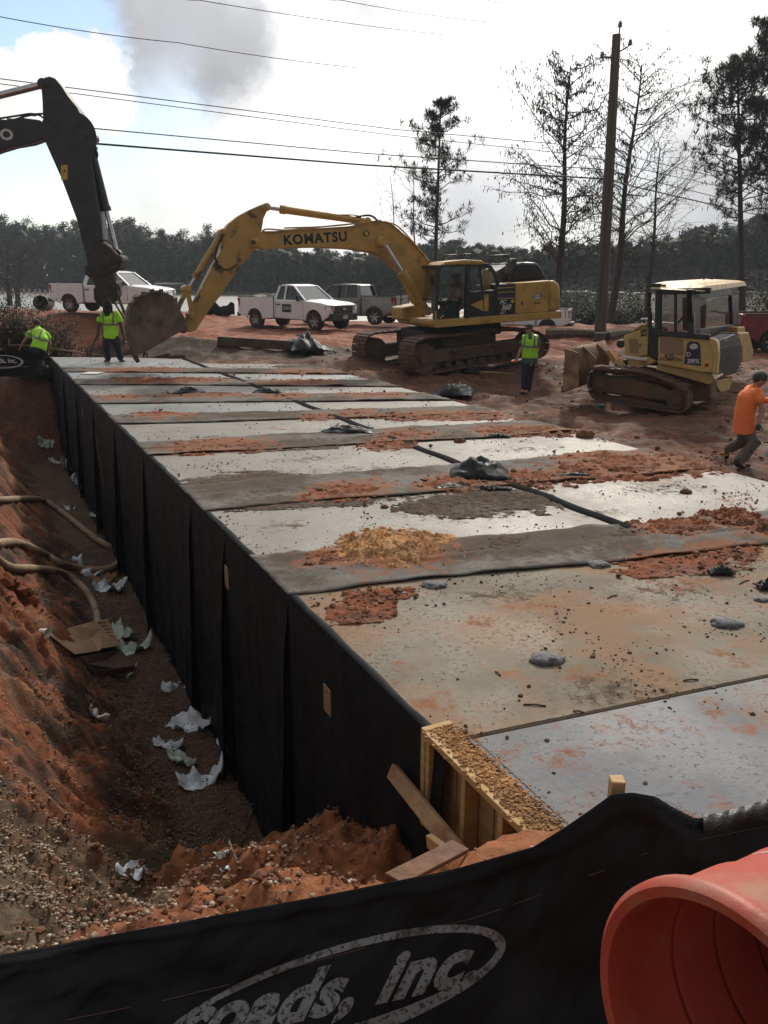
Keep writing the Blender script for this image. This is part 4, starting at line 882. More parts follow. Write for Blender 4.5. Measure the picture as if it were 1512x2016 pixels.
for x, y in ((905, 690), (985, 681)): b.box(FT.Wp(x, y, .0) + FT.ey * .06, (.45, .12, .05), FT)
b.build('frame_step', m_tframe, EX)
dF = Fr(FT.O + FT.ey * 2.45 + FT.ex * .0, 33, 2.0)
ol2 = ol; track(dF, ol2, 0, .72, 48, EX); 
def shift(pxs): return pxs
b = MB(); L2 = [FT.L(x, y) for x, y in tfr]; b.prism([dF.W(x, .1, z) for x, z in L2], dF.ey * .5); b.build('track_frame', m_tframe, EX, bevel=.04)
for x, y in ((839, 706), (1058, 681)):
    xx, zz = FT.L(x, y); b = MB(); b.lathe([(0, 0), (.16, 0), (.18, .06), (.34, .06), (.40, .03), (.40, .5), (0, .5)], dF.W(xx, .03, zz), dF.ey, 24); b.build('idler_wheel', m_tframe, EX, smooth=True, sharp=35)
b = MB(); xa, za = FT.L(945, 672); b.lathe([(0, -.30), (.95, -.30), (.95, -.06), (.8, -.03), (.8, .14), (0, .14)], FT.W(xa, 1.65, za + .38), FT.ez, 30); b.box(FT.W(xa, 1.6, za + .02), (1.9, 2.3, .40), FT); b.build('turntable', m_tframe, EX, smooth=True, sharp=30)
b = MB(); xa, za = FU.L(940, 640); b.box(FU.W(xa - .15, 1.5, za - .22), (2.4, 1.7, .3), FU); b.build('belly_plate', m_trim, EX)
# boom, stick, cylinders, bucket
BO = 1.12
bm_px = [(503,466),(517,455),(540,455),(690,445),(740,434),(762,436),(776,445),(805,470),(830,497),(850,523),(856,560),(835,605),(822,598),(806,562),(790,535),(765,511),(735,497),(690,490),(620,487),(545,489),(522,492),(507,487)]
boom = plate(FU, bm_px, BO, .52, m_ywear, 'boom', EX, .02)
b = MB()
top = [(517,455),(540,455),(690,445),(740,434),(762,436),(776,445),(805,470),(830,497),(850,523)]
for o_ in (BO - .02, BO + .52):
    for i in range(len(top) - 1):
        A, C = FU.Wp(*top[i], o_), FU.Wp(*top[i + 1], o_); b.bar(A - FU.ez * .01, C - FU.ez * .01, .02, .05, FU.ey)
b.build('edge_weld', m_yarm, EX)
tx(FU, 'KOMATSU', 621.5, 470, BO, 17.5, m_letter_k, EX, bold=.038, sx=1.02, spacing=1.14)
disc('work_lamp', FU.Wp(721, 460, BO), FU.ex, FU.ez, .09, .07, m_trim, EX, -FU.ey, .03); disc('work_lamp', FU.Wp(720.5, 460, BO), FU.ex, FU.ez, .055, .05, m_warn, EX, -FU.ey, .05)
def pin(fr, x, y, off, r, w, par, mat=m_ywear, name='pivot_pin'):
    b = MB(); b.lathe([(0, 0), (r * .6, 0), (r, .03), (r, w), (0, w)], fr.Wp(x, y, off), fr.ey, 18); return b.build(name, mat, par, smooth=True, sharp=40)
def cyl(fr, a, c, off, r, par, split, mat, name='hydraulic_cylinder', rodr=.55, rname='piston_rod'):
    """a = end of the barrel, c = end of the rod; split = share of the length that is barrel"""
    A, C = fr.Wp(*a, off), fr.Wp(*c, off); S = A.lerp(C, split); b = MB()
    b.tube([A, A.lerp(S, .03), A.lerp(S, .94), A.lerp(S, .945), S, S], [r * .8, r, r, r * 1.18, r * 1.18, r * .6], 14); o = b.build(name, mat, par, smooth=True, sharp=40)
    b = MB(); b.tube([S, C], r * rodr, 12); b.build(rname, m_chrome, par, smooth=True, sharp=40)
    e = MB(); e.lathe([(0, -r), (r * 1.05, -r), (r * 1.05, r), (0, r)], C, fr.ey, 14); e.lathe([(0, -r), (r * 1.1, -r), (r * 1.1, r), (0, r)], A, fr.ey, 14); e.build('cylinder_eye', mat, par, smooth=True, sharp=40); return o
cyl(FU, (722, 436), (524, 408), BO + .26, .095, EX, .865, m_ywear)
b = MB(); b.prism([FU.Wp(x, y, BO + .12) for x, y in ((700,444),(712,434),(722,429),(732,434),(742,436))], FU.ey * .28); b.build('cylinder_bracket', m_ywear, EX, bevel=.01)
cyl(FU, (840, 612), (754, 476), BO - .22, .11, EX, .58, m_ywear); cyl(FU, (836, 612), (750, 478), BO + .74, .11, EX, .56, m_ywear)
pin(FU, 754, 476, BO - .30, .13, 1.15, EX); pin(FU, 503, 477, BO - .14, .12, .80, EX); pin(FU, 500, 477, BO - .15, .07, .82, EX, m_vmud)
# arm (stick)
st_px = [(512,404),(524,402),(529,409),(519,430),(515,455),(504,488),(497,500),(478,520),(459,545),(436,580),(411,612),(386,650),(372,655),(362,642),(375,612),(383,594),(413,534),(434,496),(441,462),(440,455),(450,441),(470,425),(490,414)]
plate(FU, st_px, BO + .04, .44, m_yarm, 'stick', EX, .02)
cyl(FU, (438, 458), (370, 570), BO + .26, .085, EX, .80, m_yarm); pin(FU, 440, 457, BO - .03, .09, .56, EX, m_yarm); pin(FU, 522, 408, BO - .04, .09, .60, EX, m_yarm)
for o_ in (BO + .0, BO + .46):
    fbar(FU, (368, 572), (352, 603), o_, .05, .12, EX, 'bucket_link', m_yarm); fbar(FU, (369, 572), (379, 620), o_, .05, .12, EX, 'bucket_link', m_yarm)
pin(FU, 369, 570, BO - .05, .11, .62, EX, m_yarm); pin(FU, 378, 622, BO - .05, .09, .62, EX, m_yarm); pin(FU, 361, 648, BO - .08, .11, .68, EX, m_bucket); pin(FU, 350, 605, BO - .08, .09, .68, EX, m_bucket)
# bucket: curved shell with side plates
FB = FU; BW0, BWd = BO - .42, 1.32
side = [(347,595),(340,582),(326,577),(312,575),(295,577),(278,586),(264,600),(256,620),(253,645),(256,670),(262,690),(268,701),(292,690),(322,672),(352,655),(363,650),(366,630),(356,612)]
for o_ in (BW0, BW0 + BWd - .05): plate(FU, side, o_, .05, m_bucket, 'side_plate', EX, .01)
sh = [(332,578),(312,573),(293,575),(275,583),(260,598),(252,618),(249,645),(252,672),(259,692),(266,704)]
b = MB(); A = []
for x, y in sh: A.append([FU.Wp(x, y, BW0 - .02), FU.W(FU.L(x, y, BW0)[0], BW0 + BWd + .02, FU.L(x, y, BW0)[1])])
b.grid(A); o = b.build('bucket_shell', m_bucket, EX, smooth=True); md = o.modifiers.new('t', 'SOLIDIFY'); md.thickness = .05
b = MB()
for k in range(5):
    y_ = BW0 + BWd * (k + .5) / 5; x0, z0 = FU.L(266, 702, BW0); c = FU.W(x0, y_, z0); b.bar(c + FU.ez * .1, c - FU.ez * .16 + FU.ex * .06, .10, .06, FU.ey)
b.build('bucket_teeth', m_bucket, EX)
for k in range(5):
    b = MB(); x0, z0 = FU.L((258, 268, 283, 300, 318)[k], (600, 588, 578, 573, 573)[k], BW0); b.box(FU.W(x0, BW0 + .1, z0 + .01), (.10, .22, .07), FU); b.build('wear_plate', m_bucket, EX)
# hoses
def hose(fr, pix, off, r, par, mat=m_trim, name='hydraulic_hose', dy=0):
    q = resample(pix, len(pix) * 5, False); b = MB(); b.tube([fr.Wp(p.x, p.y, off + dy * i / len(q)) for i, p in enumerate(q)], r, 6); return b.build(name, mat, par, smooth=True, sharp=60)
hose(FU, [(440,460),(430,480),(424,500),(428,520),(440,530),(455,529),(468,518)], BO - .03, .022, EX)
hose(FU, [(516,455),(525,451),(560,453),(600,450),(690,441),(745,438),(775,441),(800,462),(850,520)], BO + .12, .022, EX, m_yarm); hose(FU, [(560,449),(640,446),(720,438),(760,432)], BO + .35, .02, EX, m_steel)
hose(FU, [(700,428),(722,424),(735,427),(748,440)], BO + .2, .03, EX); hose(FU, [(640,424),(675,423),(700,424),(715,428)], BO + .2, .018, EX, m_yarm); hose(FU, [(415,500),(424,512),(425,530)], BO + .0, .018, EX)
# ================================================================ dark excavator arm at left
VA = thing('excavator', P(-120, 330, 25), 'dark grey excavator arm with big worn grab hook, lifting slings over the far slab', 'excavator')
FV = Fr(P(110, 270, 24.6), 4, 0)
plate(FV, [(-260,330),(-120,262),(-30,241),(40,231),(78,236),(92,250),(88,272),(60,282),(25,288),(-5,297),(-130,345),(-260,420)], .12, .5, m_volvo, 'boom', VA, .03)
plate(FV, [(80,162),(88,152),(97,150),(108,154),(120,168),(134,190),(152,212),(168,246),(177,262),(179,275),(176,300),(187,370),(198,430),(208,520),(190,540),(175,530),(150,430),(120,350),(85,271),(84,235),(83,200)], .0, .66, m_volvo, 'stick', VA, .03)
b = MB()
for x_, r_, z_ in ((145, 268, 30),): pass
disc('pivot_cover', FV.Wp(148, 268, 0), FV.ex, FV.ez, .58, .62, m_volvo, VA, -FV.ey, .012)
disc('boom_nose', FV.Wp(102, 247, 0), FV.ex, FV.ez, .25, .27, m_volvo, VA, -FV.ey, .03)
cyl(FV, (-150, 225), (86, 166), .33, .13, VA, .35, m_volvo, rodr=.75); pin(FV, 90, 163, -.03, .13, .72, VA, m_volvo)
cyl(FV, (172, 265), (231, 500), .33, .12, VA, .63, m_volvo, rodr=.55); pin(FV, 173, 266, -.03, .13, .72, VA, m_volvo)
tx(FV, 'O', 13, 266, .12, 19, m_letter_w, VA, bold=.035, sx=1.15)
rectpx(FV, 120, 325, 133, 354, -.004, m_warn, 'warning_sticker', VA, 0); b = MB(); b.prism([FV.Wp(123, 341, -.006), FV.Wp(132, 339, -.006), FV.Wp(125, 329, -.006)], -FV.ey * .002); b.build('warning_triangle', m_orange, VA)
b = MB(); b.prism([FV.Wp(125, 339, -.009), FV.Wp(129.5, 338, -.009), FV.Wp(126, 332.5, -.009)], -FV.ey * .002); b.build('warning_mark', m_letter_k, VA)
for k, q in enumerate([[(-40,238),(0,233),(40,227),(62,224),(80,228),(86,236)], [(-40,243),(10,240),(50,229),(80,224),(100,228),(112,240),(118,262)], [(178,272),(186,290),(192,304),(188,318)], [(174,280),(182,300),(186,330)]]): hose(FV, q, .3, .028, VA)
b = MB()
for x, y in ((66,226),(20,236),(180,283),(187,292),(186,304),(176,304),(193,341),(182,376)): b.box(FV.Wp(x, y, .3), (.13, .12, .06), FV)
b.build('hose_clamp', m_volvo, VA)
# linkage and quick coupler, muddy
plate(FV, [(180,480),(192,476),(206,480),(222,492),(234,505),(240,515),(236,528),(224,532),(212,540),(196,548),(184,530)], -.04, .74, m_vmud, 'tipping_link', VA, .04)
plate(FV, [(168,520),(182,518),(200,520),(214,524),(222,540),(230,560),(232,580),(224,592),(212,600),(200,602),(190,590),(185,575),(186,560),(178,548),(166,540),(164,528)], .02, .62, m_vmud, 'coupler', VA, .05)
plate(FV, [(183,566),(190,572),(194,582),(204,592),(208,600),(202,606),(192,600),(184,588)], .10, .45, m_vmud, 'hook_jaw', VA, .04)
pin(FV, 202, 514, -.08, .17, .8, VA, m_vmud); pin(FV, 220, 559, -.05, .13, .74, VA, m_vmud); pin(FV, 232, 510, -.08, .12, .8, VA, m_vmud)
hose(FV, [(185,480),(200,473),(214,476),(226,490)], .0, .025, VA)
# ================================================================ bulldozer
BD = thing('bulldozer', P(1290, 810, 18), 'small yellow tracked bulldozer with black cab, blade to the left, at the right', 'bulldozer')
FD = Fr(P(1290, 790, 17.3), -29, 2.0)                        # near side plane; blade left and away, tail right and nearer
def dlat(x, y, off):                                        # near side outline pixel, pushed to depth off behind it
    a, z = FD.L(x, y, 0); return FD.W(a, off, z)
W_ = 1.75
# engine / tank side block
plate(FD, [(1296,660),(1370,666),(1405,668),(1410,675),(1412,715),(1408,734),(1380,733),(1295,716)], .15, .40, m_dyel, 'side_tank', BD, .02)
plate(FD, [(1296,716),(1400,735),(1410,748),(1396,758),(1340,742),(1290,728)], .30, 1.15, m_dyel, 'lower_hull', BD, .02)
plate(FD, [(1300,663),(1345,668),(1345,700),(1299,695)], .14, .01, M('tan_mesh_panel', (.30, .19, .12), (.24, .15, .09), 60, .9), 'mesh_panel', BD)
def dq(pts, mat, name, par=BD, th=.01, bevel=0): b = MB(); b.prism([Vector(p) for p in pts], -FD.ey * th); return b.build(name, mat, par, bevel=bevel)
# rear face: radiator grille turned towards the camera
RA, RB_ = FD.Wp(1408, 672, .22), FD.Wp(1408, 735, .22)
rear = Fr(RA, 60, 0)                                        # plane of the tail
def rq(px, off=0): return [rear.Wp(x, y, off) for x, y in px]
b = MB(); b.prism(rq([(1408,674),(1447,657),(1456,664),(1462,690),(1460,712),(1450,735),(1404,748),(1406,720)]), rear.ey * -.0 + FD.ex * -.35); b.build('radiator_housing', m_black, BD, bevel=.02)
for k in range(11):
    b = MB(); y0 = 684 + k * 5.2; b.prism(rq([(1411, y0 + 3), (1457, y0 - 8), (1457, y0 - 5.5), (1411, y0 + 5.5)], -.02), -rear.ey * .03); b.build('grille_slat', m_trim, BD)
put_text('lettering', 'KOMATSU', rear.Wp(1427, 669, -.0), rear.ex, rear.ez, .055, m_letter_w, BD, bold=.03, sx=1.1, nrm=-rear.ey, d=.03)
plate(FD, [(1393,665),(1408,668),(1413,676),(1414,700),(1411,738),(1400,736),(1404,700)], .13, .3, m_dyel, 'corner_panel', BD, .02)
b = MB(); b.prism([rear.Wp(1452,655,.02), rear.Wp(1475,654,.0), rear.Wp(1484,690,0), rear.Wp(1480,710,0), rear.Wp(1462,713,.02), rear.Wp(1462,688,.02)], rear.ey * .30 + FD.ex * -.3); b.build('side_tank', m_dyel, BD, bevel=.03)
b = MB(); b.prism([rear.Wp(1452,644,.1), rear.Wp(1466,643,.1), rear.Wp(1468,655,.1), rear.Wp(1452,657,.1)], rear.ey * .2); b.build('filler_box', m_dyel, BD, bevel=.02)
b = MB(); b.prism(rq([(1406,750),(1444,742),(1436,768),(1420,773),(1410,760)], .05), rear.ey * .2); b.build('drawbar_plate', m_dyel, BD, bevel=.02)
# badge panels
def dp(px, mat, name, off=.148, th=.006): return plate(FD, px, off - th, th, mat, name, BD)
dp([(1351,690),(1353,676),(1359,672),(1374,673),(1379,680),(1380,721),(1346,716)], m_purple, 'model_badge'); tx(FD, 'D', 1355.5, 698, .135, 8, m_letter_w, BD, bold=.02, sx=1); tx(FD, '39PX', 1365, 711.5, .135, 8.5, m_letter_w, BD, bold=.03, sx=.85)
disc('oval_badge', FD.Wp(1366, 682, .135), FD.ex, FD.ez, .10, .065, m_letter_w, BD, -FD.ey, .004); disc('badge_ring', FD.Wp(1366, 682, .135), FD.ex, FD.ez, .10, .065, m_letter_k, BD, -FD.ey, .007, inner=.85); tx(FD, 'ROADS, INC', 1366, 681, .13, 2.6, m_letter_k, BD)
tx(FD, 'B-20', 1317, 700, .14, 6, m_letter_k, BD, bold=.02); tx(FD, 'KOMATSU', 1321, 707.5, .14, 6.2, m_letter_k, BD, bold=.025, sx=.98, spacing=1.1)
dp([(1386,718),(1394,714),(1396,720),(1389,723)], m_red, 'tail_lamp')
# front hood with engine side
plate(FD, [(1229,661),(1273,645),(1277,648),(1275,700),(1240,706),(1229,700)], .42, .62, m_dyel, 'engine_hood', BD, .02)
plate(FD, [(1230,660),(1262,640),(1275,638),(1277,645)], .44, .56, M('hood_top_paint', (.30, .22, .09), (.16, .12, .06), 5, .7), 'hood_top', BD, .01)
plate(FD, [(1238,668),(1252,667),(1257,674),(1256,695),(1240,696)], .41, .008, M('tan_side_mesh', (.28, .19, .11), (.22, .14, .08), 60, .9), 'side_mesh', BD)
plate(FD, [(1261,650),(1272,648),(1273,661),(1262,663)], .412, .006, m_black, 'number_plate', BD); tx(FD, '18', 1267, 656, .40, 6, m_warn, BD, bold=.02)
tx(FD, 'D', 1261, 680, .41, 5, m_letter_k, BD, bold=.02); dp([(1221,689),(1230,690),(1230,699),(1221,698)], m_letter_w, 'white_sticker', .41)
b = MB(); b.lathe([(0, 0), (.07, 0), (.09, .03), (.09, .10), (0, .12)], FD.Wp(1221, 677, .5), FD.ey, 16); b.build('work_lamp', m_trim, BD, smooth=True, sharp=40)
b = MB(); b.box(FD.Wp(1270, 628, .6), (.16, .12, .03), FD); b.bar(FD.Wp(1272, 640, .6), FD.Wp(1272, 628, .6), .03, .03); b.build('mirror', m_letter_w, BD)
plate(FD, [(1278,640),(1298,650),(1299,712),(1277,700)], .40, .9, m_black, 'firewall', BD, .02)
plate(FD, [(1234,706),(1276,703),(1290,712),(1270,722),(1250,728),(1238,720)], .25, .8, m_dyel, 'c_frame_mount', BD, .02)
fbar(FD, (1215, 707), (1232, 730), .15, .10, .12, BD, 'push_arm', m_dyel); fbar(FD, (1228, 703), (1275, 708), .2, .07, .06, BD, 'lift_rod', m_letter_w); fbar(FD, (1196, 690), (1212, 712), .3, .12, .1, BD, 'push_arm', m_yarm)
# cab
CB = [(1293,664),(1296,570),(1362,570),(1380,665)]
cz0 = .18
for off in (cz0, cz0 + 1.35):
    fbar(FD, (1296, 662), (1297, 572), off, .13, .12, BD); fbar(FD, (1296, 655), (1398, 664), off, .16, .10, BD); fbar(FD, (1297, 574), (1400, 572), off, .14, .12, BD)
    fbar(FD, (1330, 658), (1330, 572), off, .035, .06, BD)
    fbar(FD, (1362, 662), (1360, 572), off, .14, .12, BD)
x2, z2 = FD.L(1372, 660); x3, z3 = FD.L(1374, 575)
CR = 1.10
plate(FD, [(1301,656),(1302,578),(1328,578),(1328,655)], cz0, .01, m_dozglass, 'side_pane', BD); plate(FD, [(1332,656),(1332,578),(1358,578),(1359,658)], cz0, .01, m_dozglass, 'side_pane', BD)
# rear of the cab faces right-towards the camera
cr = Fr(FD.Wp(1366, 620, cz0), 60, 0)
def crq(px, off=0): return [cr.Wp(x, y, off) for x, y in px]
for px in ([(1362,572),(1378,571),(1380,668),(1364,668)], [(1440,566),(1452,564),(1456,652),(1444,655)], [(1362,570),(1452,562),(1452,580),(1362,590)], [(1366,650),(1455,637),(1456,655),(1366,672)]):
    b = MB(); b.prism(crq(px), cr.ey * .10); b.build('rear_frame', m_black, BD, bevel=.012)
b = MB(); b.prism(crq([(1378,588),(1442,578),(1446,645),(1378,652)], .04), cr.ey * .01); b.build('rear_pane', m_dozglass, BD)
b = MB(); b.prism(crq([(1374,585),(1392,583),(1390,650),(1374,652)], .3), cr.ey * .35); b.build('seat', m_trim, BD, bevel=.05)
b = MB(); b.bar(cr.Wp(1399, 612, .9), cr.Wp(1440, 618, .9), .04, .04); b.bar(FD.Wp(1335, 636, .7), FD.Wp(1352, 614, .7), .04, .04); b.build('inner_rail', m_letter_g, BD)
# roof: slab seen from slightly below its level
rz = FD.L(1310, 563, 0)[1]
def rp(x, y, dz=0.0):
    r_ = ray(x, y); q = FD.O + FD.ez * (rz + dz); t = (q - CO).dot(FD.ez) / r_.dot(FD.ez); return CO + r_ * t
nearL, nearR, = FD.Wp(1280, 568, .05), FD.Wp(1388, 574, .05)
farR = cr.Wp(1470, 562, .0); farL = nearL + (farR - nearR)
b = MB(); zt = .09
mid = (nearL + farR) / 2 + FD.ez * .17
base4 = [nearL, nearR, farR, farL]; top4 = [p.lerp(mid - FD.ez * .17, .06) + FD.ez * .10 for p in base4]; t2 = [p.lerp(mid - FD.ez * .17, .25) + FD.ez * .14 for p in base4]
b.loft(base4, top4, False); b.loft(top4, t2, True); b.add(base4, [(0, 1, 2, 3)]); b.build('cab_roof', m_dyel, BD, bevel=.02)
b = MB(); b.box(FD.Wp(1292, 562, .2), (.18, .16, .08), FD); b.bar(FD.Wp(1284, 560, .2), FD.Wp(1312, 562, .2), .03, .02); b.build('roof_lamp', m_trim, BD, bevel=.01)
b = MB(); b.bar(FD.Wp(1378, 541, .9), FD.Wp(1392, 548, .9), .04, .03); b.bar(FD.Wp(1392, 547.5, .9), FD.Wp(1404, 549, .9), .05, .03); b.bar(FD.Wp(1386, 552, .9), FD.Wp(1386, 544, .9), .02, .02); b.build('antenna', m_trim, BD)
rail(FD, [(1279,575),(1276,600),(1280,625),(1279,645)], .5, .05, BD, m_vmud, 'exhaust_stack')
# tracks (wide swamp shoes, thick with mud)
dt = [(1160,742),(1168,731),(1200,729),(1250,733),(1290,743),(1322,757),(1342,768),(1351,784),(1350,800),(1341,810),(1320,808),(1280,802),(1230,794),(1190,788),(1168,782),(1160,765)]
ol = [FD.L(x, y, -.35) for x, y in dt]; FD2 = Fr(FD.W(0, -.35, 0), -29, 2.0); track(FD2, ol, 0, .62, 36, BD)
def dtf(px, off, w, name, mat=m_tframe, bevel=.05): b = MB(); b.prism([FD2.Wp(x, y, 0) + FD2.ey * off for x, y in px], FD2.ey * w); return b.build(name, mat, BD, bevel=bevel)
dtf([(1180,742),(1240,745),(1300,762),(1322,772),(1320,792),(1280,790),(1240,784),(1180,774)], .12, .38, 'track_frame')
for x, y, r in ((1330, 787, .21), (1181, 757, .18)):
    b = MB(); b.lathe([(0, 0), (r * .5, 0), (r * .6, .05), (r, .05), (r, .5), (0, .5)], FD2.Wp(x, y, 0) + FD2.ey * .06, FD2.ey, 22); b.build('idler_wheel', m_tframe, BD, smooth=True, sharp=35)
b = MB()
for i in range(46):                                         # mud caked along the top run of the track
    t = i / 45; x = 1168 + 176 * t; y = 730 + 4 * t + 34 * t * t; b.lump(FD2.Wp(x, y, 0) + FD2.ey * random.uniform(.05, .55) + FD2.ez * random.uniform(-.02, .05), random.uniform(.07, .15), .3, (1.3, 1, .5))
b.build('caked_mud', m_track, BD, smooth=True)
FD3 = Fr(FD2.O + FD2.ey * 2.15, -29, 2.0); track(FD3, ol, 0, .62, 36, BD)
dtx = [FD2.L(x, y) for x, y in [(1180,742),(1240,745),(1300,762),(1322,772),(1320,792),(1280,790),(1240,784),(1180,774)]]; b = MB(); b.prism([FD3.W(x, .12, z) for x, z in dtx], FD3.ey * .38); b.build('track_frame', m_tframe, BD)
plate(FD, [(1230,722),(1290,728),(1400,752),(1400,790),(1300,790),(1230,768)], .55, .8, m_tframe, 'belly', BD, .05)
# blade
BLF = Fr(FD.Wp(1170, 740, .0), 66, 0)
b = MB(); A = []
for i in range(9):
    t = i / 8; x = -.10 + .16 * (2 * t - 1) ** 2; 
    A.append([BLF.Wp(1100, 0, 0)] * 2)
bl = thing
c0 = P(1103, 805, 16.9); c1 = P(1165, 785, 16.0) ; 
# blade corners: near edge at the right part hidden by the track, far edge at left
Ln = P(1108, 780, 17.3); Rn = P(1180, 752, 19.6)
ax = (Rn - Ln); ax.z = 0; ax.normalize(); bk = Vector((ax.y, -ax.x, 0)); bk = bk if bk.x > 0 else -bk
Lb = P(1108, 768, 17.6); Ht = .86
A = []
for i in range(11):
    t = i / 10; h = Ht * t; d = .16 * (1 - (2 * t - 1) ** 2)
    A.append([Lb + Vector((0, 0, h)) + bk * d, Lb + ax * 2.95 + Vector((0, 0, h)) + bk * d])
b = MB(); b.grid(A); o = b.build('blade', m_blade, BD, smooth=True); md = o.modifiers.new('t', 'SOLIDIFY'); md.thickness = .05
b = MB(); b.prism([Lb - ax * .02 + Vector((0, 0, -.03)), Lb - ax * .02 + Vector((0, 0, Ht + .02)), Lb - ax * .02 + bk * .28 + Vector((0, 0, Ht - .06)), Lb - ax * .02 + bk * .34 + Vector((0, 0, .1))], ax * .05); b.build('blade_end', m_blade, BD, bevel=.01)
b = MB(); b.bar(Lb + Vector((0, 0, .02)) - bk * .02, Lb + ax * 2.95 + Vector((0, 0, .02)) - bk * .02, .04, .16); b.build('cutting_edge', m_bucket, BD)
b = MB()
for t in (.35, .7): b.prism([Lb + ax * 2.95 * t + Vector((0, 0, .1)) + bk * .1, Lb + ax * 2.95 * t + Vector((0, 0, Ht)) + bk * .05, Lb + ax * 2.95 * t + Vector((0, 0, .6)) + bk * .38, Lb + ax * 2.95 * t + Vector((0, 0, .1)) + bk * .38], ax * .05)
b.build('blade_rib', m_blade, BD, bevel=.01)
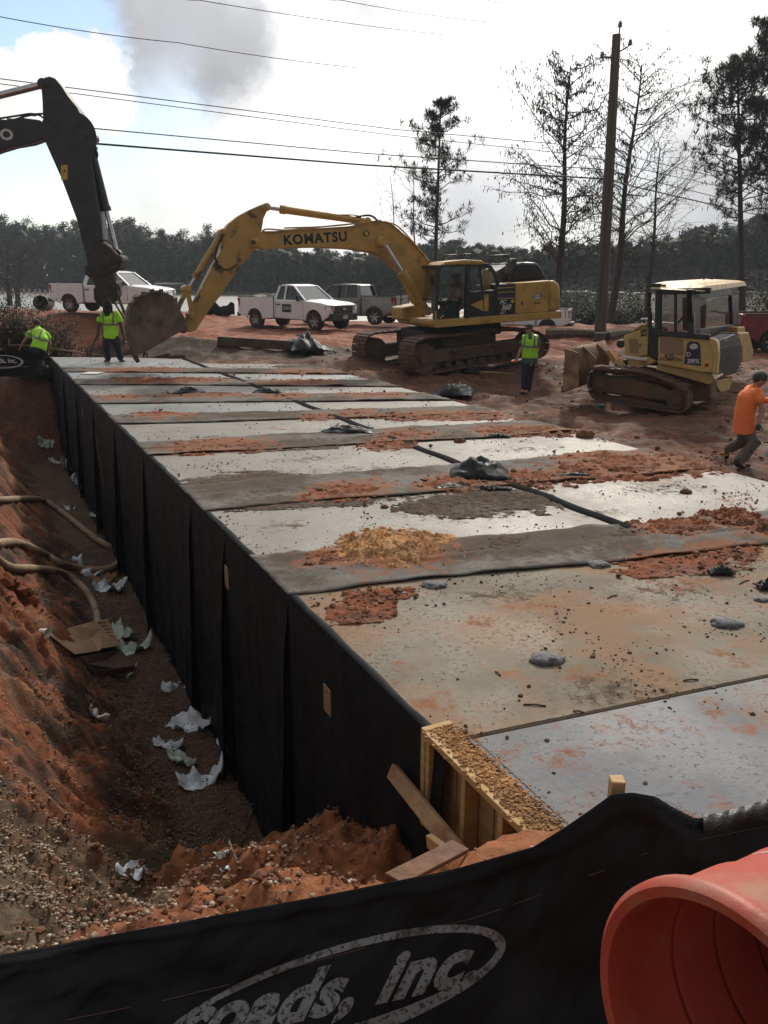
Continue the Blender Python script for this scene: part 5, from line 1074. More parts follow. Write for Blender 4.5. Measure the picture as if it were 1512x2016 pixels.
# ================================================================ pickups
def pickup(front, fdir, label, paint, crew=False, bed=1.9, L=5.9, wheel=m_alloy, name='pickup_truck', bumper=m_trim, group='parked pickup trucks', grille=m_trim, open_bed=True, lamp_tilt=0, cap=False):
    """front = ground point under the middle of the front bumper, fdir = unit vector the truck faces"""
    f = Vector((fdir[0], fdir[1], 0)).normalized(); l = Vector((-f.y, f.x, 0)); O = Vector(front)
    T = thing(name, O - f * L / 2, label, 'pickup truck', group)
    def W3(x, y, z): return O - f * x + l * y + Vector((0, 0, z))
    def sideprism(pts, y0, y1, mat, nm, bevel=.0, par=T): b = MB(); b.prism([W3(x, y0, z) for x, z in pts], l * (y1 - y0)); return b.build(nm, mat, par, bevel=bevel)
    xc = 3.35 if not crew else 4.0; xb = L - .12                    # back of cab, end of bed
    fw, rw = .98, L - 1.18; wr = .40; zb = .48; bw = .98
    def arch(cx, r=.50, n=9): return [(cx - r * math.cos(math.pi * k / (n - 1)), .42 + r * math.sin(math.pi * k / (n - 1))) for k in range(n)]
    # cab + nose body with arch
    nose = [(.16, .62), (.14, .98), (.22, 1.10), (.55, 1.17), (1.1, 1.22), (1.52, 1.26), (xc, 1.28), (xc, zb)] + [(x, z) for x, z in reversed(arch(fw))] + [(.36, .46)]
    body = sideprism(nose, -bw, bw, paint, 'body', .045)
    sideprism([(fw - .5, .42), (fw - .5, .9), (fw + .5, .9), (fw + .5, .42)], -.74, .74, m_trim, 'wheel_well')
    sideprism([(rw - .5, .42), (rw - .5, .9), (rw + .5, .9), (rw + .5, .42)], -.74, .74, m_trim, 'wheel_well')
    # hood crease panel
    b = MB(); b.loft([W3(.30, -.72, 1.12), W3(.30, .72, 1.12), W3(1.48, .80, 1.255), W3(1.48, -.80, 1.255)], [W3(.40, -.60, 1.175), W3(.40, .60, 1.175), W3(1.48, .66, 1.30), W3(1.48, -.66, 1.30)]); b.build('hood', paint, T, bevel=.03)
    # bed
    side = [(xc + .04, 1.37), (xb, 1.37), (xb + .02, .62)] + [(x, z) for x, z in reversed(arch(rw))] + [(xc + .04, zb)]
    for s in (-1, 1): sideprism(side, s * bw - (0 if s < 0 else .10), s * bw + (.10 if s < 0 else 0), paint, 'bed_side', .03)
    for s in (-1, 1): sideprism([(xc + .04, 1.372), (xb, 1.372), (xb, 1.40), (xc + .04, 1.40)], s * .93 - .05, s * .93 + .05, m_trim, 'bed_rail')
    sideprism([(xc + .05, .78), (xc + .05, .84), (xb - .05, .84), (xb - .05, .78)], -.88, .88, m_trim, 'bed_floor'); sideprism([(xc + .03, .6), (xc + .03, 1.36), (xc + .09, 1.36), (xc + .09, .6)], -.88, .88, paint, 'bed_front')
    tg = sideprism([(xb - .05, .66), (xb - .05, 1.37), (xb + .03, 1.37), (xb + .05, .66)], -.84, .84, paint, 'tailgate', .015); b = MB(); b.box(W3(xb + .055, 0, 1.2), (.3 if abs(f.x) < .7 else .03, .3 if abs(f.x) >= .7 else .03, .07)); b.build('tailgate_handle', m_trim, tg)
    # greenhouse
    zs, zt = 1.27, 1.91; x1, x2, x3 = 1.50, 2.30, xc - .22; hw0, hw1 = .93, .74
    g0 = [W3(x1 + .06, -hw0 + .03, zs), W3(x1 + .06, hw0 - .03, zs), W3(xc - .07, hw0 - .03, zs), W3(xc - .07, -hw0 + .03, zs)]
    g1 = [W3(x2, -hw1 + .03, zt - .06), W3(x2, hw1 - .03, zt - .06), W3(x3, hw1 - .03, zt - .06), W3(x3, -hw1 + .03, zt - .06)]
    b = MB(); b.loft(g0, g1); b.build('cab_glass', m_glass, T)
    rf = [(x2 - .05, zt - .07), (x2 + .12, zt - .01), (x2 + .5, zt + .02), (x3 - .1, zt), (x3 + .04, zt - .07)]
    b = MB(); b.loft([W3(x, -hw1 - .02, z) for x, z in rf], [W3(x, hw1 + .02, z) for x, z in rf]); b.build('roof', paint, T, bevel=.035)
    for s in (-1, 1):
        prs = [((x1, zs), (x2, zt - .05), .07, 'windscreen_pillar'), ((xc - .06, zs), (x3, zt - .05), .11 if not crew else .2, 'rear_pillar'), ((xc - .85 if crew else xc - .62, zs), (xc - .85 if crew else xc - .62, zt - .04), .09, 'door_pillar')]
        for a, c, wd, nm in prs:
            b = MB(); A = W3(a[0], s * (hw0), a[1] - .02); C_ = W3(c[0], s * hw1, c[1]); b.bar(A, C_, wd, .05, l); b.build(nm, paint if nm != 'door_pillar' or crew else paint, T, bevel=.012)
        if crew: b = MB(); b.bar(W3(2.75, s * hw0, zs), W3(2.75, s * hw1, zt - .04), .08, .05, l); b.build('door_pillar', m_trim, T)
        dend = xc - .14 if not crew else 2.78
        doors = [(1.62, dend)] + ([(2.82, xc - .08)] if crew else [])
        for d0, d1 in doors:
            ys = s * (bw + .0); dd = [(d0, .56), (d0 - .03, 1.0), (d0 + .02, 1.24), (d1, 1.25), (d1, .56)]
            dp_ = sideprism(dd, ys - s * .01, ys + s * .010, paint, 'door', .008)
            b = MB(); b.box(W3(d1 - .16, ys + s * .02, 1.08), (.18 * abs(f.x) + .03, .18 * abs(f.y) + .03, .045)); b.build('door_handle', m_trim, dp_)
            b = MB()
            for xx in (d0 - .035, d1 + .012): b.prism([W3(xx, ys + s * .001, .56), W3(xx + .018, ys + s * .001, .56), W3(xx + .018, ys + s * .001, 1.25), W3(xx, ys + s * .001, 1.25)], l * s * .003)
            b.build('door_gap', m_trim, dp_)
        b = MB(); b.box(W3(1.80, s * 1.09, 1.36), (.10, .22, .26)); b.bar(W3(1.82, s * .95, 1.27), W3(1.82, s * 1.08, 1.30), .05, .05); b.build('mirror', m_trim if paint is not m_silver else paint, T, bevel=.025)
        sideprism([(xc + .012, .5), (xc + .012, 1.36), (xc + .03, 1.36), (xc + .03, .5)], s * .93 - .04, s * .93 + .04, m_trim, 'cab_gap')
        # lamps
        b = MB(); b.prism([W3(.13, s * .62, .86), W3(.12, s * .62, 1.06), W3(.20, s * .955, 1.08), W3(.30, s * .99, 1.07), W3(.34, s * .99, .90), W3(.20, s * .955, .84)], -f * -.05); b.build('headlight', m_lamp, T, bevel=.01)
        b = MB(); b.prism([W3(xb + .045, s * .80, .92), W3(xb + .045, s * .80, 1.30), W3(xb + .02, s * .995, 1.30), W3(xb - .16, s * .995, 1.30), W3(xb - .12, s * .995, .92)], f * -.02); b.build('tail_light', m_red, T, bevel=.01)
        # fender lips and wheels
        for cx in (fw, rw):
            b = MB(); A = arch(cx, .47, 13); B = arch(cx, .53, 13); ys = s * (bw + .012)
            for k in range(12): b.prism([W3(A[k][0], ys, A[k][1]), W3(A[k + 1][0], ys, A[k + 1][1]), W3(B[k + 1][0], ys, B[k + 1][1]), W3(B[k][0], ys, B[k][1])], l * (-s * .05))
            b.build('wheel_arch', paint, T, weld=True, bevel=.01)
            c = W3(cx, s * .70, wr); wt = MB(); wt.lathe([(.25, .27), (.285, .28), (.37, .28), (.40, .25), (.40, .03), (.37, 0), (.2, 0)], c, l * s, 28); wh = wt.build('wheel', m_rubber, T, smooth=True, sharp=40)
            q = MB(); q.lathe([(0, .20), (.06, .22), (.07, .20), (.10, .17), (.10, .16)], c, l * s, 20); q.lathe([(.235, .16), (.26, .25), (.275, .265), (.285, .27)], c, l * s, 28)
            for k in range(6):
                a = 2 * math.pi * k / 6; dr = (f * math.cos(a) + Vector((0, 0, 1)) * math.sin(a)); q.bar(c + l * s * .19 + dr * .07, c + l * s * .225 + dr * .255, .085, .035, l)
            q.build('rim', wheel, wh, smooth=True, sharp=35); q = MB(); q.lathe([(0, .12), (.26, .12)], c, l * s, 20); q.build('brake_disc', m_trim, wh)
    # nose
    gr = MB(); gr.prism([W3(.10, -.62, .74), W3(.10, .62, .74), W3(.13, .66, 1.06), W3(.13, -.66, 1.06)], -f * .08); go = gr.build('grille', grille, T, bevel=.015)
    for k in range(3): b = MB(); b.prism([W3(.085, -.58, .80 + k * .085), W3(.085, .58, .80 + k * .085), W3(.092, .58, .845 + k * .085), W3(.092, -.58, .845 + k * .085)], -f * .03); b.build('grille_bar', m_chrome if grille is m_chrome else m_black, go)
    disc('grille_emblem', W3(.06, 0, .91), l, Vector((0, 0, 1)), .12, .05, m_chrome, go, f, .01)
    b = MB(); b.loft([W3(.02, -.86, .42), W3(.02, .86, .42), W3(.02, .86, .72), W3(.02, -.86, .72)], [W3(.36, -.99, .42), W3(.36, .99, .42), W3(.36, .99, .76), W3(.36, -.99, .76)]); b.build('front_bumper', bumper, T, bevel=.04)
    b = MB(); b.prism([W3(xb + .08, -.92, .50), W3(xb + .22, -.86, .50), W3(xb + .22, .86, .50), W3(xb + .08, .92, .50)], Vector((0, 0, .18))); b.build('rear_bumper', bumper, T, bevel=.02)
    for xx, sg in ((.012, 1), (xb + .235, -1)): b = MB(); b.prism([W3(xx, -.15, .50), W3(xx, .15, .50), W3(xx, .15, .65), W3(xx, -.15, .65)], f * .01 * sg); b.build('licence_plate', m_plate, T)
    b = MB(); b.prism([W3(.5, -.6, .40), W3(L - .6, -.6, .40), W3(L - .6, .6, .40), W3(.5, .6, .40)], Vector((0, 0, .12))); b.build('underbody', m_trim, T)
    return T, W3, f, l
def gz(p): return float(height(np.array([p.x]), np.array([p.y]), False)[0])
def park(wpx, wpy, Y, yaw, L, which, **k):
    """put the near wheel (which: 'f' or 'r', side sign) contact at the pixel"""
    f = Vector((math.cos(R(yaw)), math.sin(R(yaw)), 0)); l = Vector((-f.y, f.x, 0)); c = P(wpx, wpy, Y); s = -1 if l.y > 0 else 1
    x = .98 if which == 'f' else L - 1.18
    fr = c + f * x - l * (s * .85); return pickup(fr, f, L=L, **k)
T, W3, f, l = park(622, 651, 36.5, -37, 5.75, 'f', label='white single-cab pickup with a dark square sign on its door', paint=m_white)
c = W3(2.55, -1.0, .92); ex_ = f if f.x > 0 else -f
b = MB(); b.prism([c - ex_ * .27 - Vector((0, 0, .17)), c + ex_ * .27 - Vector((0, 0, .17)), c + ex_ * .27 + Vector((0, 0, .17)), c - ex_ * .27 + Vector((0, 0, .17))], -l * .016); b.build('door_sign', m_letter_k, T)
put_text('lettering', 'KSWA', c - l * .018, ex_, Vector((0, 0, 1)), .16, m_letter_w, T, bold=.01, sx=.9, nrm=-l)
T2, *_ = park(141, 615, 41, -17, 6.05, 'r', label='white crew-cab pickup with bright alloy wheels behind the standing worker', paint=m_white, crew=True, grille=m_chrome)
f3 = Vector((-math.cos(R(24)), math.sin(R(24)), 0))
T3, *_ = pickup(P(590, 634, 44), f3, 'grey pickup seen from its tail corner behind the white single-cab', m_silver, crew=True, L=5.9, bumper=m_steel)
T4, *_ = pickup(P(918, 655, 47.5), (-.93, .30), 'white pickup half hidden under the body of the yellow excavator', m_white, crew=True, L=5.8)
T5, *_ = pickup(P(1742, 693, 30.5), (.98, -.06), 'maroon pickup cut off by the right edge of the picture behind the bulldozer', m_maroon, crew=False, L=5.6)
b = MB(); q = P(1487, 638, 30.8); b.box(q, (.9, .6, .10)); b.build('tool_chest', m_white, T5, bevel=.02)
# ================================================================ people
def ell_ring(c, x, y, rx, ry, n): return [c + x * (rx * math.cos(2 * math.pi * k / n)) + y * (ry * math.sin(2 * math.pi * k / n)) for k in range(n)]
def limb(b, pts, rs, flat=None, side=None, n=12, blunt=False):
    """closed rounded tapering limb; flat = depth factor of the section, side = wide direction"""
    pts = [Vector(p) for p in pts]; m = len(pts); rings = []
    d0 = (pts[1] - pts[0]).normalized(); d1 = (pts[-1] - pts[-2]).normalized()
    seq = [(pts[0] - d0 * rs[0] * .75, rs[0] * .55)] + list(zip(pts, rs)) + [(pts[-1] + d1 * (.012 if blunt else rs[-1] * .75), rs[-1] * (.97 if blunt else .55))]
    for i, (p, r) in enumerate(seq):
        a = seq[max(i - 1, 0)][0]; c = seq[min(i + 1, len(seq) - 1)][0]; d = (c - a).normalized()
        x = (Vector(side) - d * Vector(side).dot(d)).normalized() if side is not None else perp(d)[0]
        y = d.cross(x); k = flat or 1; rings.append(ell_ring(p, x, y, r, r * k, n))
    base = len(b.v); vs = [v for r_ in rings for v in r_]; M_ = len(rings)
    fs = [(i * n + k, i * n + (k + 1) % n, (i + 1) * n + (k + 1) % n, (i + 1) * n + k) for i in range(M_ - 1) for k in range(n)] + [tuple(range(n - 1, -1, -1)), tuple((M_ - 1) * n + k for k in range(n))]
    b.add(vs, fs)
def ball(b, c, r, sq=(1, 1, 1)):
    c = Vector(c); b.add([c + Vector((v[0] * r * sq[0], v[1] * r * sq[1], v[2] * r * sq[2])) for v in ICO3[0]], ICO3[1])
def fuse(b, name, mat, parent, vox=.012, it=3):
    """melt the overlapping pieces into one continuous surface"""
    me = bpy.data.meshes.new('t'); me.from_pydata([tuple(v) for v in b.v], [], b.f); bm = bmesh.new(); bm.from_mesh(me); bmesh.ops.recalc_face_normals(bm, faces=bm.faces); bm.to_mesh(me); bm.free()
    o = bpy.data.objects.new('t', me); SC.collection.objects.link(o)
    r = o.modifiers.new('r', 'REMESH'); r.mode = 'VOXEL'; r.voxel_size = vox
    s = o.modifiers.new('s', 'SMOOTH'); s.iterations = it; s.factor = .5
    dg = bpy.context.evaluated_depsgraph_get(); dg.update(); m2 = bpy.data.meshes.new_from_object(o.evaluated_get(dg)); bpy.data.objects.remove(o); bpy.data.meshes.remove(me)
    off = OFF[parent.name]; m2.transform(Matrix.Translation(-off)); m2.name = name; m2.materials.clear(); m2.materials.append(mat); m2.polygons.foreach_set('use_smooth', [True] * len(m2.polygons)); m2.update()
    return link(name, m2, parent)
def patch(src, name, mat, parent, test, out=.005):
    """strip of cloth lying on the garment: faces of src that pass the test, lifted off it"""
    me = src.data; off = OFF[src.name]; vs = {}; V = []; Fs = []
    for p in me.polygons:
        c = Vector(p.center) + off
        if test(c):
            f_ = []
            for i in p.vertices:
                if i not in vs: vs[i] = len(V); v = me.vertices[i]; V.append(Vector(v.co) + off + Vector(v.normal) * out)
                f_.append(vs[i])
            Fs.append(tuple(f_))
    if not V: return None
    b = MB(); b.add(V, Fs); return b.build(name, mat, parent, smooth=True)
def hand(b, wr, dirv, side, k=1.0, curl=.5):
    """palm with four fingers and a thumb from its side"""
    wr = Vector(wr); d = Vector(dirv).normalized(); s = Vector(side); s = (s - d * s.dot(d)).normalized(); nrm = d.cross(s)
    limb(b, [wr, wr + d * .05 * k, wr + d * .085 * k], [.026 * k, .038 * k, .036 * k], .5, s, 8)
    for i, ln in enumerate((.062, .075, .070, .055)):
        o = wr + d * .085 * k + s * (.028 - .019 * i) * k; a = o + (d * math.cos(curl * .5) + nrm * math.sin(curl * .5)) * ln * .5 * k; e = a + (d * math.cos(curl * 1.6) + nrm * math.sin(curl * 1.6)) * ln * .5 * k
        limb(b, [o, a, e], [.0105 * k, .0095 * k, .008 * k], n=6)
    o = wr + d * .03 * k + s * .03 * k; limb(b, [o, o + (d * .5 + s * .6) * .045 * k, o + (d * .9 + s * .55) * .07 * k + nrm * .01], [.013 * k, .011 * k, .009 * k], n=6)
def person(Y, J, label, skin, face, hairm, group=None, shirt=None, trousers=None, boots=m_boot, sleeve=.6, hi=None, scale=1.0, hand_curl=.6, cat='person', extra=None, hem=.12):
    """J: joints in pixels with a depth offset: head (centre), neck, chest, waist, hipL/R, kneeL/R, ankL/R, toeL/R, shL/R, elL/R, wrL/R"""
    Q = {k: P(v[0], v[1], Y + (v[2] if len(v) > 2 else 0)) for k, v in J.items()}; k = scale
    zmin = min(Q[n].z for n in ('ankL', 'ankR'))
    t = thing('person', Vector((Q['hipL'].x, Q['hipL'].y, zmin - .08)), label, cat, group)
    face = Vector(face).normalized(); rt = Vector((face.y, -face.x, 0)).normalized(); wide = (Q['shR'] - Q['shL']).normalized(); hipc = (Q['hipL'] + Q['hipR']) / 2
    b = MB(); hd = Q['head']; up = (hd - Q['neck']).normalized()
    ball(b, hd + up * .02 * k, .098 * k, (.86, 1.0, 1.12) if abs(face.y) > .7 else (1.0, .86, 1.12)); limb(b, [hd - up * .03 * k + face * .02, hd - up * .085 * k + face * .045], [.07 * k, .045 * k], n=10)
    ball(b, hd + face * .10 * k - up * .005, .017 * k, (1, 1, 1.5)); ball(b, hd + face * .088 * k - up * .052, .02 * k, (1.2, 1, .6))
    for s in (-1, 1): ball(b, hd + rt * s * .088 * k, .022 * k, (.6, .8, 1.3)); ball(b, hd + face * .082 * k + rt * s * .035 * k + up * .022, .016 * k)
    limb(b, [Q['neck'] - up * .03, hd - up * .05 * k], [.058 * k, .052 * k], n=10)
    limb(b, [Q['chest'] + (Q['neck'] - Q['chest']) * .55, Q['chest'], Q['waist'], hipc], [.13 * k, .155 * k, .135 * k, .15 * k], .68, wide, 16)
    for s in 'LR':
        sd = 1 if s == 'R' else -1
        limb(b, [Q['chest'] + (Q['neck'] - Q['chest']) * .5, Q['sh' + s], Q['el' + s], Q['wr' + s]], [.065 * k, .062 * k, .043 * k, .028 * k])
        hdv = (Q['wr' + s] - Q['el' + s]); hand(b, Q['wr' + s], hdv, face if abs(hdv.normalized().dot(face)) < .9 else Vector((0, 0, 1)), k, hand_curl)
        limb(b, [hipc.lerp(Q['hip' + s], .8), Q['knee' + s], Q['ank' + s]], [.092 * k, .062 * k, .042 * k])
        limb(b, [Q['ank' + s], Q['toe' + s]], [.045 * k, .038 * k])
    body = fuse(b, 'body', skin, t, .0085)
    b = MB()
    limb(b, [hipc + (Q['waist'] - hipc) * .55, hipc, hipc - (Q['waist'] - hipc).normalized() * .07], [.17 * k, .19 * k, .165 * k], .78, wide, 16)
    for s in 'LR':
        kn = Q['knee' + s]; an = Q['ank' + s]; hp = hipc.lerp(Q['hip' + s], .85)
        limb(b, [hp, hp.lerp(kn, .5), kn, kn.lerp(an, .5), an + (kn - an) * .12], [.118 * k, .112 * k, .098 * k, .092 * k, .088 * k])
        for j in range(3): p = kn.lerp(an, .55 + .14 * j); limb(b, [p, p + (an - kn).normalized() * .02], [.072 * k, .072 * k])
    tr = fuse(b, 'trousers', trousers, t, .013, 2)
    b = MB(); limb(b, [Q['chest'] + (Q['neck'] - Q['chest']) * .72, Q['chest'] + (Q['neck'] - Q['chest']) * .25, Q['chest'], Q['waist'], hipc + (Q['waist'] - hipc) * .1, hipc - (Q['waist'] - hipc).normalized() * hem], [.12 * k, .185 * k, .205 * k, .195 * k, .205 * k, .212 * k], .76, wide, 20, True)
    for s in 'LR':
        sh, el = Q['sh' + s], Q['el' + s]; limb(b, [Q['chest'] + (Q['neck'] - Q['chest']) * .45, sh, sh.lerp(el, sleeve * .5), sh.lerp(el, sleeve)], [.095 * k, .094 * k, .090 * k, .092 * k], blunt=True)
    st = fuse(b, 'shirt', shirt, t, .013, 2)
    for s in 'LR':
        b = MB(); an, to = Q['ank' + s], Q['toe' + s]; kn = Q['knee' + s]; limb(b, [an + (kn - an).normalized() * .12, an], [.062 * k, .058 * k]); limb(b, [an + (an - kn).normalized() * .015, to + (an - kn).normalized() * .01], [.06 * k, .05 * k], .75, wide); fuse(b, 'boot', boots, t, .013, 2)
    up_ = up
    if hairm is not None:
        b = MB(); ball(b, hd + up_ * .040 * k - face * .018, .103 * k, (.9, 1.0, 1.02) if abs(face.y) > .7 else (1.0, .9, 1.02)); o = fuse(b, 'hair', hairm, t, .010, 1)
    return t, Q, body, st, tr, face, rt
# --- worker with long dreadlocks, back to the camera on the far slab
J = dict(head=(212,598), neck=(214,613), chest=(217,629), waist=(218,648), hipL=(209,664), hipR=(228,664), kneeL=(209,685,-.03), kneeR=(232,685,-.02), ankL=(213,708.5), ankR=(238,708), toeL=(207,712,-.10), toeR=(244,712,-.10),
         shL=(199,620), shR=(231,618), elL=(194,640,.03), elR=(238,642,.03), wrL=(193,661,-.05), wrR=(244,665,.05))
t1, Q, body, st, tr, fc, rt = person(24.3, J, 'worker with long dark dreadlocks in a lime shirt, seen from behind on the far slab', m_skin_d, (-.1, 1, 0), m_hair, shirt=m_lime, trousers=m_navy, sleeve=.62, hem=.02, scale=1.06)
b = MB()
for i in range(34):
    a = random.uniform(-1.9, 1.9); hd = Q['head']; s0 = hd + Vector((math.sin(a) * .09, -math.cos(a) * .09, .06)); L_ = random.uniform(.28, .46)
    b.tube([s0, s0 + Vector((math.sin(a) * .035, -.03, -.13)), s0 + Vector((math.sin(a) * .02 + random.uniform(-.03, .03), -.035, -L_ * .75)), s0 + Vector((random.uniform(-.04, .04), -.03, -L_))], [.016, .017, .014, .008], 5)
b.build('dreadlocks', m_hair, t1, smooth=True)
zc = P(216, 641, 24.3).z; xc_ = Q['chest'].x
patch(st, 'reflective_band', m_reflect, t1, lambda c: abs(c.z - (zc + .03 - .12 * abs(c.x - xc_) * 0)) < .028 and abs(c.x - xc_) < .22)
patch(st, 'reflective_strap', m_reflect, t1, lambda c: c.z > zc and abs(c.x - xc_ - .115 - (c.z - zc) * .03) < .024); patch(st, 'reflective_strap', m_reflect, t1, lambda c: c.z > zc and abs(c.x - xc_ + .15 + (c.z - zc) * .06) < .024)
# --- crouching worker at the far left
J = dict(head=(73,638,.3), neck=(74,647,.22), chest=(76,656,.12), waist=(80,670,-.1), hipL=(67,683,-.2), hipR=(84,686,-.2), kneeL=(60,704,.1), kneeR=(79,706,.1), ankL=(62,733,-.1), ankR=(82,734,-.1), toeL=(60,737,.1), toeR=(84,738,.1),
         shL=(58,658,.1), shR=(92,660,.1), elL=(49,670,.05), elR=(99,676,.2), wrL=(41,682,.15), wrR=(96,690,.35))
t2, Q, body, st, tr, fc, rt = person(25.0, J, 'worker stooping at far left with his back turned, lime vest over dark trousers', m_skin_l, (-.2, 1, 0), m_brownhair, shirt=m_lime, trousers=m_navy, sleeve=.35, scale=1.12, hem=.04)
zc = P(76, 667, 25).z; xc_ = Q['chest'].x
patch(st, 'reflective_band', m_reflect, t2, lambda c: abs(c.z - (zc + .06 - .35 * (c.x - xc_) )) < .03)
patch(st, 'reflective_strap', m_reflect, t2, lambda c: c.z > zc and abs(c.x - xc_ - .15) < .025); patch(st, 'reflective_strap', m_reflect, t2, lambda c: c.z > zc and abs(c.x - xc_ + .17) < .025)
# --- worker in lime vest and cap at the right
J = dict(head=(1041,648), neck=(1043,659), chest=(1044,672), waist=(1043,692), hipL=(1037,705), hipR=(1048,705), kneeL=(1034,735,-.02), kneeR=(1043,736,.03), ankL=(1032,768), ankR=(1039,768,.05), toeL=(1027,772,-.12), toeR=(1034,773,-.12),
         shL=(1031,667,.05), shR=(1057,667,-.05), elL=(1025,688,0), elR=(1059,690,-.05), wrL=(1019,705,-.05), wrR=(1050,711,-.12))
t3, Q, body, st, tr, fc, rt = person(20.9, J, 'worker in cap, sunglasses and lime vest standing between excavator and bulldozer, orange-capped bottle in hand', m_skin_l, (-.75, -.65, 0), m_brownhair, shirt=m_teal, trousers=m_navy, sleeve=.55)
vest = patch(st, 'vest', m_lime, t3, lambda c: (c - Q['chest']).dot((Q['shR'] - Q['shL']).normalized()) ** 2 < .19 ** 2 and c.z > P(1043, 704, 20.9).z and not (abs(c.x - Q['neck'].x) < .05 and c.z > Q['chest'].z + .05), .010)
zc = P(1043, 682, 20.9).z
if vest:
    patch(vest, 'reflective_band', m_reflect, t3, lambda c: abs(c.z - zc) < .028, .004)
    for sg in (-1, 1): patch(vest, 'reflective_strap', m_reflect, t3, lambda c: c.z > zc and abs((c - Q['chest']).dot((Q['shR'] - Q['shL']).normalized()) * sg - .12) < .022, .004)
hd = Q['head']; b = MB(); ball(b, hd + Vector((0, 0, .055)), .105, (1, 1, .78)); limb(b, [hd + fc * .08 + Vector((0, 0, .05)), hd + fc * .155 + Vector((0, 0, .035))], [.075, .06], .22, rt); fuse(b, 'cap', m_cap, t3, .010, 2)
b = MB(); b.bar(hd + fc * .093 + rt * -.07 + Vector((0, 0, .018)), hd + fc * .093 + rt * .07 + Vector((0, 0, .018)), .02, .035); b.build('sunglasses', m_black, t3)
wr = Q['wrL']; d = Vector((-.95, -.2, -.15)).normalized(); BT = thing('drink_bottle', wr - Vector((0, 0, .05)), 'small clear bottle with bright orange end held by the capped worker', 'bottle')
b = MB(); b.lathe([(0, -.16), (.032, -.15), (.034, .02), (0, .03)], wr + (Q['wrL'] - Q['elL']).normalized() * .07, d, 12); b.build('bottle_body', m_bwhite, BT, smooth=True)
b = MB(); b.lathe([(0, .03), (.036, .035), (.036, .14), (.02, .16), (0, .165)], wr + (Q['wrL'] - Q['elL']).normalized() * .07, d, 12); b.build('bottle_end', m_bottle_o, BT, smooth=True)
# --- man in orange T-shirt walking at the right edge
J = dict(head=(1496,748,-.02), neck=(1484,764), chest=(1474,782), waist=(1466,812), hipL=(1457,834,.08), hipR=(1474,836,-.08), kneeL=(1486,872,-.22), kneeR=(1462,869,.18), ankL=(1452,911,-.28), ankR=(1434,884,.45), toeL=(1463,918,-.34), toeR=(1431,899,.52),
         shL=(1476,769,.20), shR=(1492,776,-.17), elL=(1500,790,.3), elR=(1501,806,-.22), wrL=(1524,786,.3), wrR=(1494,834,-.28))
t4, Q, body, st, tr, fc, rt = person(12.55, J, 'man in plain orange shirt and dark cap striding to the right at the picture edge', m_skin_l, (.9, -.25, 0), m_brownhair, shirt=m_orange, trousers=m_olive, boots=m_rubboot, sleeve=.5, scale=1.0)
hd = Q['head']; b = MB(); ball(b, hd + Vector((0, 0, .045)), .110, (1, 1, .82)); limb(b, [hd - fc * .09 + Vector((0, 0, .03)), hd - fc * .17 + Vector((0, 0, -.01))], [.07, .05], .22, rt); fuse(b, 'cap', m_cap, t4, .010, 2)
for s_ in ('L', 'R'):
    b = MB(); limb(b, [Q['ank' + s_].lerp(Q['knee' + s_], .62), Q['ank' + s_]], [.088, .072]); fuse(b, 'boot_shaft', m_rubboot, t4, .014, 2)
b = MB(); hand(b, Q['wrR'], (Q['wrR'] - Q['elR']), fc, 1.15, .8); fuse(b, 'glove', m_black, t4, .009, 1)
b = MB(); limb(b, [Q['elL'].lerp(Q['wrL'], .25), Q['elL'].lerp(Q['wrL'], .95)], [.05, .042]); fuse(b, 'orange_sleeve', m_bottle_o, t4, .012, 1)
# --- operator in the excavator cab
def cpt(px, py, y): x, z = FU.L(px, py, y); return FU.W(x, y, z)
cy = .5; base = {'head': (895, 552), 'neck': (897, 563), 'chest': (900, 574), 'waist': (902, 590), 'hipL': (902, 598), 'hipR': (902, 598), 'kneeL': (873, 597), 'kneeR': (875, 600), 'ankL': (871, 622), 'ankR': (874, 623), 'toeL': (864, 624), 'toeR': (867, 625), 'shL': (897, 568), 'shR': (897, 568), 'elL': (893, 588), 'elR': (893, 590), 'wrL': (879, 590), 'wrR': (879, 592)}
_P = P; dpt = {'hipL': .12, 'kneeL': .14, 'ankL': .14, 'toeL': .14, 'shL': .2, 'elL': .24, 'wrL': .2, 'hipR': -.1, 'kneeR': -.14, 'ankR': -.14, 'toeR': -.14, 'shR': -.2, 'elR': -.24, 'wrR': -.2}
J5 = {}
for kk, (x_, y_) in base.items():
    q = cpt(x_, y_, cy); q = q + FU.ey * dpt.get(kk, 0); J5[kk] = q
def P(a, b_, c): return a if isinstance(a, Vector) else _P(a, b_, c)
J5 = {kk: (v, 0, 0) for kk, v in J5.items()}
class _K(dict): pass
_pp = P
def P(a, b_, c): return a.copy() if isinstance(a, Vector) else _P(a, b_, c)
t5, Q, body, st, tr, fc, rt = person(0, J5, 'operator in pale checked shirt and jeans sitting inside the excavator cab', m_skin_l, (-.94, -.34, 0), m_brownhair, shirt=m_plaid, trousers=m_jeans, sleeve=.75, scale=.98)
P = _P
# ================================================================ foreground
def ghit(px, py, lift=0.0):
    d = ray(px, py) / F; t = 1.0; last = t
    while t < 80:
        q = CO + d * t
        g = GH2f(q.x, q.y) if (q.y < 9.1 and q.x > -5.9 and q.x < 2.3) else (GH2(q.x, q.y) if q.y < 32.5 and q.x > -13.9 else gz(q))
        if q.z < g + lift: return q
        t += .012 if t < 12 else .05
    return CO + d * t
